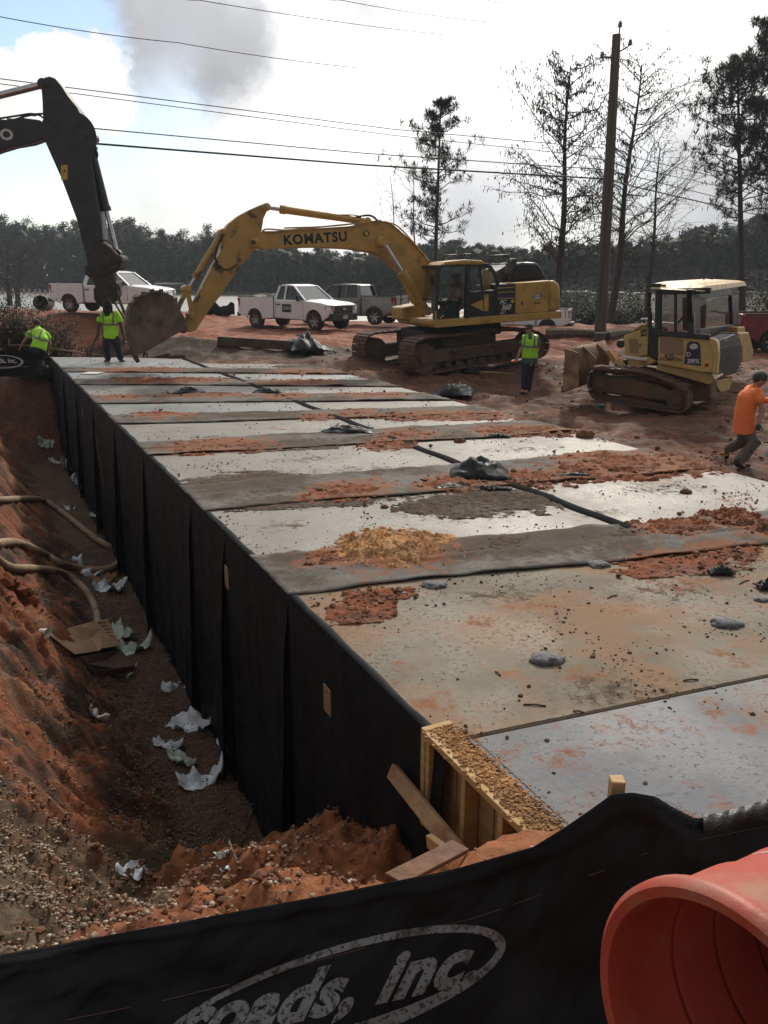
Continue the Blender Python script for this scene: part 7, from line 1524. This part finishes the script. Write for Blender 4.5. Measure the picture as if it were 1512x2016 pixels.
wire([(-80,228,24),(0,236,25),(720,302,31),(1188,334,33.9)], .017, 'single wire just above the thickest cable'); wire([(-80,258,24),(0,268,25),(720,325,31),(1187,352,33.8)], .030, 'thickest overhead cable, lowest of all')
wire([(1196,292,34),(1265,314,40),(1512,372,60),(1700,420,75)], .016, 'highest of the four wires right of the pole'); wire([(1196,312,34),(1244,329,40),(1512,388,60),(1700,430,75)], .016, 'second wire down right of the pole'); wire([(1196,334,34),(1228,342,40),(1495,409,60),(1700,462,75)], .020, 'third wire down right of the pole'); wire([(1195,352,34),(1250,368,40),(1512,428,60),(1700,472,75)], .030, 'lowest thick cable right of the pole')
wire([(1300,133,40),(1512,196,60)], .011, 'faint wire high at the right edge'); wire([(1380,118,50),(1512,150,62)], .010, 'faintest wire at the upper right edge')
# ---- tree builders: everything in world units, origin at the foot
def tuft(b, c, r, n, rnd, w=.06, down=0.0, lenk=1.0):
    """needle cluster: thin blades radiating from a twig tip"""
    for _ in range(n):
        d = Vector((rnd.gauss(0, 1), rnd.gauss(0, 1), rnd.gauss(.25 - down, .8))).normalized() * r * rnd.uniform(.6, 1.15) * lenk; s = perp(d)[0] * w * rnd.uniform(.6, 1.2); m_ = c + d * .5
        b.add([c, m_ + s, c + d, m_ - s], [(0, 1, 2, 3)])
def branch(b, a, c, r, rnd, n=5, droop=0.0, n_side=5):
    pts = []; off = Vector((0, 0, 0)); L_ = (c - a).length
    for i in range(n + 1):
        t = i / n; off += Vector((rnd.gauss(0, 1), rnd.gauss(0, 1), rnd.gauss(0, 1))) * L_ * .038; pts.append(a.lerp(c, t) + off * (0 if i == 0 else 1) + Vector((0, 0, -droop * L_ * t * t)))
    b.tube(pts, [r * (1 - .8 * i / n) for i in range(n + 1)], n_side, cap=False); return pts
def pine(name, foot, H, Yd, seedv, label, crown, group=None, trunk_r=.2, top_px=None, blades=26, tr=.36, cat='tree', dense=False):
    """foot world point; crown = list of (height share, reach, count)"""
    rnd = random.Random(seedv); T = thing(name, foot, label, cat, group); tb, cb = MB(), MB(); foot = Vector(foot); top = Vector(top_px) if top_px is not None else foot + Vector((rnd.uniform(-.3, .3), 0, H))
    tp = [foot.lerp(top, i / 12) + Vector((math.sin(i * .9 + seedv) * .012 * H * (i / 12), 0, 0)) for i in range(13)]; tp[0] -= Vector((0, 0, 1)); tb.tube(tp, [trunk_r * (1 - .82 * i / 12) for i in range(13)], 9)
    for hs, reach, cnt in crown:
        for _ in range(int(cnt * (1.5 if dense else 1))):
            h = hs + rnd.uniform(-.03, .03); i = min(int(h * 12), 11); a = tp[i].lerp(tp[i + 1], h * 12 - i); an = rnd.uniform(0, 6.283); L_ = reach * rnd.uniform(.55, 1.1)
            e = a + Vector((math.cos(an) * L_, math.sin(an) * L_ , L_ * rnd.uniform(.05, .55)))
            pts = branch(tb, a, e, trunk_r * .16 + .01, rnd, 5, -.08)
            for k in range(2, 6):
                q = pts[k]
                for _ in range(2 if k < 5 else 3):
                    s2 = q + Vector((rnd.gauss(0, .22), rnd.gauss(0, .22), rnd.uniform(0, .3))) * L_ * .55
                    if k < 5: tb.tube([q, s2], [.016, .008], 3, cap=False)
                    tuft(cb, s2, tr, blades, rnd, .028)
    tb.build('trunk', m_bark, T, smooth=True); cb.build('crown', m_pine, T); return T
YP = 52.0
pine('pine_tree', P(853, 625, YP), 0, YP, 11, 'lone young pine with open tufted crown standing behind the excavator boom', [(.36, 1.9, 3), (.43, 3.0, 5), (.48, 2.2, 3), (.52, 3.1, 4), (.57, 2.3, 3), (.62, 3.2, 4), (.67, 2.6, 4), (.72, 1.2, 3), (.77, 2.1, 4), (.82, 1.5, 4), (.87, 1.3, 5), (.92, .9, 5), (.97, .6, 5)], trunk_r=.17, top_px=P(868, 200, YP), blades=24, tr=.42)
pine('pine_tree', P(1462, 640, 50), 0, 50, 23, 'tall pine with leaning crooked crown right of the bulldozer cab', [(.42, 2.2, 3), (.50, 2.9, 5), (.57, 2.6, 4), (.64, 3.2, 5), (.70, 2.7, 5), (.77, 3.0, 5), (.83, 2.4, 5), (.89, 1.8, 6), (.95, 1.1, 6)], dense=True, trunk_r=.22, top_px=P(1452, 118, 50), blades=30, tr=.42)
pine('pine_tree', P(1545, 640, 46), 0, 46, 31, 'dense dark pine cut off by the right edge of the picture', [(.35, 2.2, 4), (.45, 2.6, 6), (.55, 2.9, 7), (.63, 2.5, 7), (.72, 2.8, 8), (.80, 2.2, 7), (.88, 1.7, 7), (.95, 1.2, 7)], dense=True, trunk_r=.25, top_px=P(1528, 42, 46), blades=32, tr=.42)
def cypress(foot, top, seedv, label, spread, start, tufts=1.0, trunk_r=.25, name='cypress_tree', nb=40, up=.55, hang=True, mat=None, twig=3):
    rnd = random.Random(seedv); foot, top = Vector(foot), Vector(top); T = thing(name, foot, label, 'tree'); tb, cb = MB(), MB(); H = (top - foot).length
    tp = [foot.lerp(top, i / 14) + Vector((math.sin(i * .7 + seedv) * .006 * H, 0, 0)) for i in range(15)]; tp[0] -= Vector((0, 0, 1)); tb.tube(tp, [trunk_r * (1 - .9 * (i / 14)) + .01 for i in range(15)], 9)
    for j in range(nb):
        t = start + (1 - start) * (j / nb) ** .95; i = min(int(t * 14), 13); a = tp[i].lerp(tp[i + 1], t * 14 - i); an = rnd.choice((0, math.pi)) + rnd.gauss(0, .75)
        L_ = spread * (1 - .58 * ((t - start) / (1 - start)) ** 2.4) * rnd.uniform(.4, 1.15); e = a + Vector((math.cos(an) * L_, math.sin(an) * L_ * .9, L_ * up * rnd.uniform(.3, 1.9)))
        pts = branch(tb, a, e, trunk_r * .22 * (1 - .5 * t), rnd, 6, -.06, 4)
        for k in range(1, 7):
            for _ in range(twig):
                q = pts[k].lerp(pts[k - 1], rnd.random()); d = Vector((math.cos(an) * rnd.uniform(.1, 1) + rnd.gauss(0, .35), math.sin(an) + rnd.gauss(0, .5), rnd.uniform(-.3, .8))).normalized() * L_ * rnd.uniform(.12, .42)
                p2 = branch(tb, q, q + d, .014, rnd, 3, .1, 3)
                if hang:
                    for _ in range(int(3 * tufts + rnd.random())):
                        g = p2[rnd.randint(1, 3)] + Vector((rnd.gauss(0, .1), rnd.gauss(0, .1), 0)); w_ = rnd.uniform(.012, .032); h_ = rnd.uniform(.10, .24); sx = Vector((w_, w_ * rnd.uniform(-1, 1), 0))
                        cb.add([g, g + sx - Vector((0, 0, h_ * .4)), g - Vector((0, 0, h_)), g - sx - Vector((0, 0, h_ * .4))], [(0, 1, 2, 3)])
    tb.build('trunk', m_twig, T, smooth=True)
    if cb.v: cb.build('seed_tufts', m_cyp, T)
    return T
cypress(P(1096, 655, 47), P(1122, 130, 47), 41, 'tall bare cypress hung with brown seed tufts just left of the utility pole', 4.1, .24, 1.0, .24, nb=62, twig=4)
cypress(P(1200, 655, 50), P(1262, 128, 50), 43, 'tall bare cypress behind and right of the utility pole', 4.2, .26, .45, .24, nb=62, twig=4)
cypress(P(1272, 640, 53), P(1300, 290, 53), 47, 'smaller bare grey tree between the pole and the right-hand pine', 3.4, .22, 0, .15, 'bare_tree', nb=38, up=.9, hang=False)
cypress(P(822, 620, 58), P(812, 325, 58), 49, 'thin bare sapling left of the lone pine', 2.2, .25, 0, .07, 'bare_sapling', nb=12, up=1.6, hang=False, twig=2); cypress(P(790, 620, 60), P(768, 345, 60), 50, 'second thin bare sapling nearer the boom', 1.9, .35, 0, .06, 'bare_sapling', nb=9, up=1.9, hang=False, twig=2)
cypress(P(18, 590, 95), P(14, 475, 95), 51, 'leafless grey tree in the water at the far left edge', 3.8, .25, 0, .3, 'bare_tree', nb=34, up=.5, hang=False, twig=3); cypress(P(34, 588, 92), P(42, 490, 92), 53, 'leafless tree in the water right of the edge one', 3.6, .3, 0, .28, 'bare_tree', nb=34, up=.5, hang=False, twig=3)
# ---- far wood: individual pines at the skyline, sharing a few meshes
def farmesh(seedv, H, wd, kind):
    rnd = random.Random(seedv); b = MB(); b.tube([Vector((0, 0, -1)), Vector((rnd.uniform(-.3, .3), 0, H * .5)), Vector((rnd.uniform(-.5, .5), 0, H * .95))], [.28, .2, .06], 5)
    clumps = []
    for _ in range(15 if kind else 18):
        t = rnd.random() ** .6; z = H * (.38 + .58 * t) if kind else H * (.15 + .8 * t); r_ = wd * (1.1 - .75 * t) * rnd.uniform(.3, 1); an = rnd.random() * 6.28; clumps.append((Vector((math.cos(an) * r_, math.sin(an) * r_, z)), rnd.uniform(.22, .42) * wd))
    clumps.append((Vector((0, 0, H * .94)), .3 * wd))
    for c, r in clumps:
        for _ in range(110):
            d = Vector((rnd.gauss(0, 1), rnd.gauss(0, 1), rnd.gauss(0, .75))).normalized() * r * rnd.random() ** .45; p = c + d; s = rnd.uniform(.10, .24) * (1.5 if not kind else 1); x = Vector((rnd.gauss(0, 1), rnd.gauss(0, 1), rnd.gauss(0, 1))).normalized() * s; y = perp(x)[0] * s * rnd.uniform(.5, 1)
            b.add([p - x, p + y, p + x, p - y], [(0, 1, 2, 3)])
    me = bpy.data.meshes.new('far_pine'); me.from_pydata([tuple(v) for v in b.v], [], b.f); me.materials.append(m_far); me.update(); return me
FM = [farmesh(100 + i, 14, 3.1, i % 3 != 2) for i in range(8)]
def brushmesh(seedv, H, wd):
    rnd = random.Random(seedv); b = MB()
    for _ in range(8):
        a = Vector((rnd.uniform(-1, 1) * wd * .2, rnd.uniform(-1, 1) * wd * .2, -.3)); e = Vector((rnd.uniform(-1, 1) * wd * .7, rnd.uniform(-1, 1) * wd * .7, H * rnd.uniform(.7, 1))); p = branch(b, a, e, .07, rnd, 4, 0, 3)
        for k in range(1, 5):
            for _ in range(9):
                d = Vector((rnd.gauss(0, .6), rnd.gauss(0, .6), rnd.uniform(.1, 1))).normalized() * H * rnd.uniform(.1, .28); q = p[k]; s = Vector((.03, 0, 0)); b.add([q - s, q + s, q + d], [(0, 1, 2)])
                for _ in range(3): g = q + d * rnd.uniform(.4, 1); d2 = Vector((rnd.gauss(0, 1), rnd.gauss(0, 1), rnd.gauss(.3, 1))).normalized() * H * .09; b.add([g - s * .7, g + s * .7, g + d2], [(0, 1, 2)])
    me = bpy.data.meshes.new('far_brush'); me.from_pydata([tuple(v) for v in b.v], [], b.f); me.materials.append(m_brush); me.update(); return me
BM_ = [brushmesh(200 + i, 7, 3.5) for i in range(4)]
SKY = [(-200,432),(0,432),(40,426),(82,440),(110,436),(150,442),(190,440),(231,438),(281,444),(330,456),(380,458),(427,452),(470,462),(540,472),(600,482),(680,488),(780,482),(825,470),(900,472),(982,474),(1030,482),(1055,484),(1113,465),(1180,468),(1244,472),(1300,462),(1345,445),(1380,430),(1420,440),(1460,425),(1512,400),(1700,380)]
rt_ = random.Random(77); cnt = 0; GRP = 'pines along the far shore'
def sec(px):
    for lim, a in ((95, 'left of the white crew-cab pickup'), (350, 'above the white crew-cab pickup'), (520, 'between the bucket and the single-cab pickup'), (800, 'seen under the yellow boom'), (1105, 'behind the excavator cab and hood'), (1190, 'between excavator and utility pole'), (1290, 'between utility pole and bulldozer'), (1475, 'behind the bulldozer cab')):
        if px < lim: return a, a
    return 'at the right edge past the bulldozer', 'at the right edge past the bulldozer'
def treeat(px, Y, topy, mesh, nm, lab, grp, cat='tree'):
    fs_ = float(np.interp(px, FS_PX, FS_Y)); q = P(px, 600, Y); z0 = float(height(np.array([q.x]), np.array([Y]), False)[0]); zt_ = P(px, topy, Y).z
    o = bpy.data.objects.new(nm, mesh); SC.collection.objects.link(o); k = (zt_ - z0) / (14 if cat == 'tree' else 7); w = k * rt_.uniform(.85, 1.25); o.location = (q.x, Y, z0); o.scale = (w, w, k); o.rotation_euler = (0, 0, rt_.random() * 6.28); return tag(o, lab, cat, grp)
for row in range(3):
    px = -90 + row * 7
    while px < 1600:
        fs_ = float(np.interp(px, FS_PX, FS_Y)); base_Y = max(fs_ + 14, 118) if px > 1000 else fs_ + 12
        Y = base_Y + (2 - row) * 14 + rt_.uniform(-4, 4); ty = float(np.interp(px, [a[0] for a in SKY], [a[1] for a in SKY])) + (row * 9) + rt_.gauss(0, 6) + (rt_.random() < .2) * rt_.uniform(4, 16)
        treeat(px, Y, ty, rt_.choice(FM), 'far_pine', 'tall dark pine in the wood across the lake, ' + sec(px)[0], 'far pines ' + sec(px)[1]); cnt += 1
        px += rt_.uniform(15, 25) * (1.0 if px < 1000 else 1.35)
px = -80
while px < 1600:
    fs_ = float(np.interp(px, FS_PX, FS_Y)); Y = fs_ + (6 if px < 1000 else 38 + rt_.uniform(0, 10)); ty = float(np.interp(px, [a[0] for a in SKY], [a[1] for a in SKY])); yb = ty + (62 if px < 1000 else 45) + rt_.uniform(-14, 20)
    treeat(px, Y, yb, rt_.choice(BM_), 'bare_tree', 'greyish leafless tree in front of the far pines, ' + sec(px)[0], 'leafless far trees ' + sec(px)[1]); px += rt_.uniform(17, 34)
# backing mass of the wood
b = MB(); rr = random.Random(5)
for k in range(30000):
    px = rr.uniform(-140, 1650); fs_ = float(np.interp(px, FS_PX, FS_Y)); Y = (max(fs_ + 14, 118) if px > 1000 else fs_ + 14) + rr.uniform(0, 34); ty = float(np.interp(px, [a[0] for a in SKY], [a[1] for a in SKY])); py = ty + 20 + (574 - ty - 20) * rr.random()
    p = P(px, py, Y); s = rr.uniform(.55, 1.3); x = Vector((rr.gauss(0, 1), rr.gauss(0, 1), rr.gauss(0, 1))).normalized() * s; y = perp(x)[0] * s * .8; b.add([p - x, p + y, p + x, p - y], [(0, 1, 2, 3)])
tag(b.build('far_wood', m_far), 'dense undergrowth and lower crowns of the wood across the lake', 'wood', kind='stuff')
# near shore shrubs and bush
def bush(foot, r, h, n, seedv, label, mat=m_shrub, name='shrub', tw=14, ls=.05, grp=None):
    rnd = random.Random(seedv); foot = Vector(foot); T = thing(name, foot, label, 'shrub', grp); tb, lb = MB(), MB()
    for _ in range(tw):
        an = rnd.random() * 6.28; e = foot + Vector((math.cos(an) * r * rnd.uniform(.2, 1), math.sin(an) * r * rnd.uniform(.2, 1), h * rnd.uniform(.5, 1.15))); p = branch(tb, foot + Vector((rnd.gauss(0, .2) * r, rnd.gauss(0, .2) * r, -.1)), e, .02, rnd, 4, 0, 3)
        for k in range(1, 5):
            for _ in range(n):
                g = p[k] + Vector((rnd.gauss(0, 1), rnd.gauss(0, 1), rnd.gauss(0, 1))) * r * .22; x = Vector((rnd.gauss(0, 1), rnd.gauss(0, 1), rnd.gauss(0, 1))).normalized() * ls * rnd.uniform(.5, 1.2); y = perp(x)[0] * ls * .45
                if g.z > foot.z - .1: lb.add([g - x, g + y, g + x, g - y], [(0, 1, 2, 3)])
            tb.tube([p[k], p[k] + Vector((rnd.gauss(0, .3), rnd.gauss(0, .3), rnd.uniform(0, .5))) * h * .4], [.008, .003], 3, cap=False)
    tb.build('stems', m_twig, T); lb.build('foliage', mat, T); return T
for i, (px, py, Y, r, h, n) in enumerate([(45,688,28,1.3,1.9,85),(15,690,27.5,1.2,1.7,70),(85,690,28.5,1.0,1.3,50),(112,705,28,.8,1.0,25)]):
    q = P(px, py, Y); bush((q.x, q.y, gz(q)), r, max(h, P(px, (600, 608, 625, 655)[i], Y).z - gz(q)), n, 300 + i, ['dark tangled shrub on the bank behind the stooping worker, tallest stems', 'dark shrub at the very left edge behind the worker', 'low shrub right of the stooping worker by the pipe', 'thin scrubby growth at the foot of the red bank'][i], tw=22, ls=.055)
for i, (px, py, Y, r, h) in enumerate([(1128,640,56,1.6,1.7),(1160,645,54,1.2,1.2),(1215,648,52,1.2,1.1),(1250,640,55,1.5,1.3),(1110,600,70,2.2,2.0),(1145,602,70,2.0,1.8),(1185,604,68,2.0,1.6),(1495,625,52,2.0,2.4),(1240,606,66,2.2,1.6)]):
    q = P(px, py, Y); bush((q.x, q.y, max(gz(q), WZ) - .1), r, h, 42, 330 + i, ['shrub at the water edge right of the excavator counterweight', 'small shrub at the water edge left of the pole', 'shrub at the water just right of the pole', 'shrub at the water behind the bulldozer engine', 'bush on the far side of the small water, leftmost', 'bush on the far side of the small water, left of the pole', 'bush on the far side behind the pole', 'bush at the right edge above the maroon pickup', 'bush on the far side right of the pole'][i], tw=16, ls=.11)
# scrubby weeds on the spoil beyond the deck
b = MB(); rr = random.Random(9)
for k in range(2200):
    px, py = rr.uniform(120, 262), rr.uniform(672, 700) if rr.random() < .8 else rr.uniform(640, 700); q = P(px, py, rr.uniform(27.5, 33)); q.z = gz(q); d = Vector((rr.gauss(0, .4), rr.gauss(0, .4), 1)).normalized() * rr.uniform(.08, .4); s = Vector((.012, 0, 0)); b.add([q - s, q + s, q + d], [(0, 1, 2)])
tag(b.build('dry_weeds', m_brush), 'dry weeds growing on the low ground behind the farthest slab', 'weeds', kind='stuff')
# ---- across the lake: fence posts, boat shed, campers, small things
FSH = thing('shore_fence', P(40, 580, 150), 'low pale post fence along the far shore at the left', 'fence')
for k in range(11):
    px = -5 + k * 10.5; q = P(px, 575 + k * .6, 150 - k * .3); b = MB(); b.bar(q - Vector((0, 0, 1.0)), q + Vector((0, 0, .85)), .18, .18, (0, 1, 0)); b.build('post', M('pale_post', (.42, .38, .30), None, 5, .9) if k == 0 else bpy.data.materials['pale_post'], FSH)
b = MB(); b.bar(P(-8, 573.5, 150), P(106, 580, 147), .14, .14); b.build('rail', bpy.data.materials['pale_post'], FSH)
def block(px0, px1, py0, py1, Y, dp_, mat, name, label, cat, roof=None, win=0, grp=None):
    fr = Fr(P(px0, py1, Y), 0); T = thing(name, fr.W(0, 0, 0), label, cat, grp); x1, z1 = fr.L(px1, py0); b = MB(); b.box(fr.W(x1 / 2, dp_ / 2, z1 / 2), (x1, dp_, z1), fr); b.build('wall', mat, T, bevel=.08)
    if roof: b = MB(); b.box(fr.W(x1 / 2, dp_ / 2, z1 + .12), (x1 + .5, dp_ + .5, .22), fr); b.build('roof', roof, T, bevel=.03)
    for k in range(win):
        c = fr.W(x1 * (k + .7) / (win + .4), -.02, z1 * .6); b = MB(); b.box(c, (x1 / win * .45, .08, z1 * .28), fr); w_ = b.build('window', m_glass if False else m_black, T); b = MB(); b.box(c - fr.ey * .05, (.05, .02, z1 * .28), fr); b.build('window_bar', m_white, w_)
    b = MB()
    for s in (.25, .75): b.lathe([(0, 0), (.35, 0), (.35, .25), (0, .25)], fr.W(x1 * s, -.1, .1), fr.ey, 12) if cat == 'camper' else None
    if b.v and cat != 'camper': pass
    return T
m_shed = M('shed_wall', (.12, .13, .14), None, 2, .8); m_shedr = M('pale_roof', (.52, .54, .56), (.42, .44, .46), 2, .6); m_camp = M('camper_white', (.58, .59, .60), (.45, .46, .48), 1, .5)
block(308, 348, 560, 572, 150, 5, m_shed, 'boat_shed', 'low open boat shed with pale flat roof on the far shore above the white pickup', 'boat shed', m_shedr, 2)
CL = ['white camper trailer on the far shore just right of the excavator counterweight', 'long white camper left of the utility pole', 'white camper whose end shows just left of the pole', 'white camper right of the pole', 'white camper between the pole and the bulldozer cab', 'white camper just left of the bulldozer cab', 'white camper seen right of the bulldozer cab', 'pale camper nearest the right edge']
for i, (a, c, t_, bo) in enumerate([(1108,1126,578,596),(1129,1160,577,594),(1162,1176,580,596),(1200,1228,579,598),(1232,1252,582,597),(1256,1276,580,596),(1464,1486,578,592),(1489,1510,580,598)]):
    block(a, c, t_, bo, 100 + 3 * (i % 3), 2.6, m_camp, 'camper_trailer', CL[i], 'camper', m_shedr, 2, 'camper trailers across the water')
q = P(606, 607, 120); b = MB(); b.box(P(674, 562, 110) , (.6, .3, .4)); tag(b.build('sign_board', m_warn), 'tiny yellow sign seen over the roof of the grey pickup', 'sign') 
b = MB(); b.bar(P(674, 562, 110.2), P(674, 596, 110.2), .12, .12, (0, 1, 0)); tag(b.build('sign_post', m_steel), 'thin post under the tiny yellow sign', 'post')
for i, (px, y0, y1, Y) in enumerate([(416,592,612,60),(422,582,606,75)]): b = MB(); b.bar(P(px, y0, Y), P(px, y1 + 6, Y), .12, .12, (0, 1, 0)); tag(b.build('mooring_post', m_letter_g), ['pale short post at the water between the bucket and single-cab pickup', 'dark post in the water beside the pale one'][i], 'post')
# low black silt fence along the lake shore
b = MB(); A = []
for k in range(60): px = 392 + 70 * k / 59; q = P(px, 610 + 4 * math.sin(k * .2), 46); A.append([q + Vector((0, 0, .28 + .04 * math.sin(k * .5))), Vector((q.x, q.y - .05, q.z - .35))])
b.grid(A); o = b.build('shore_silt_fence', m_fence, smooth=True); md = o.modifiers.new('t', 'SOLIDIFY'); md.thickness = .01; tag(o, 'low black silt fence on the shore between bucket and single-cab pickup', 'silt fence', 'silt fences')
# ---- thin winter haze over the site and the lake
hm = bpy.data.materials.new('thin_haze'); hm.use_nodes = True; t = hm.node_tree; t.nodes.remove(t.nodes['Principled BSDF'])
pv = t.nodes.new('ShaderNodeVolumePrincipled'); pv.inputs['Color'].default_value = (.80, .88, 1, 1); pv.inputs['Density'].default_value = 0.00042; pv.inputs['Anisotropy'].default_value = .3
t.links.new(pv.outputs[0], t.nodes['Material Output'].inputs['Volume'])
b = MB(); b.box((0, 330, 9), (1900, 1500, 26)); tag(b.build('haze', hm), kind='stuff')
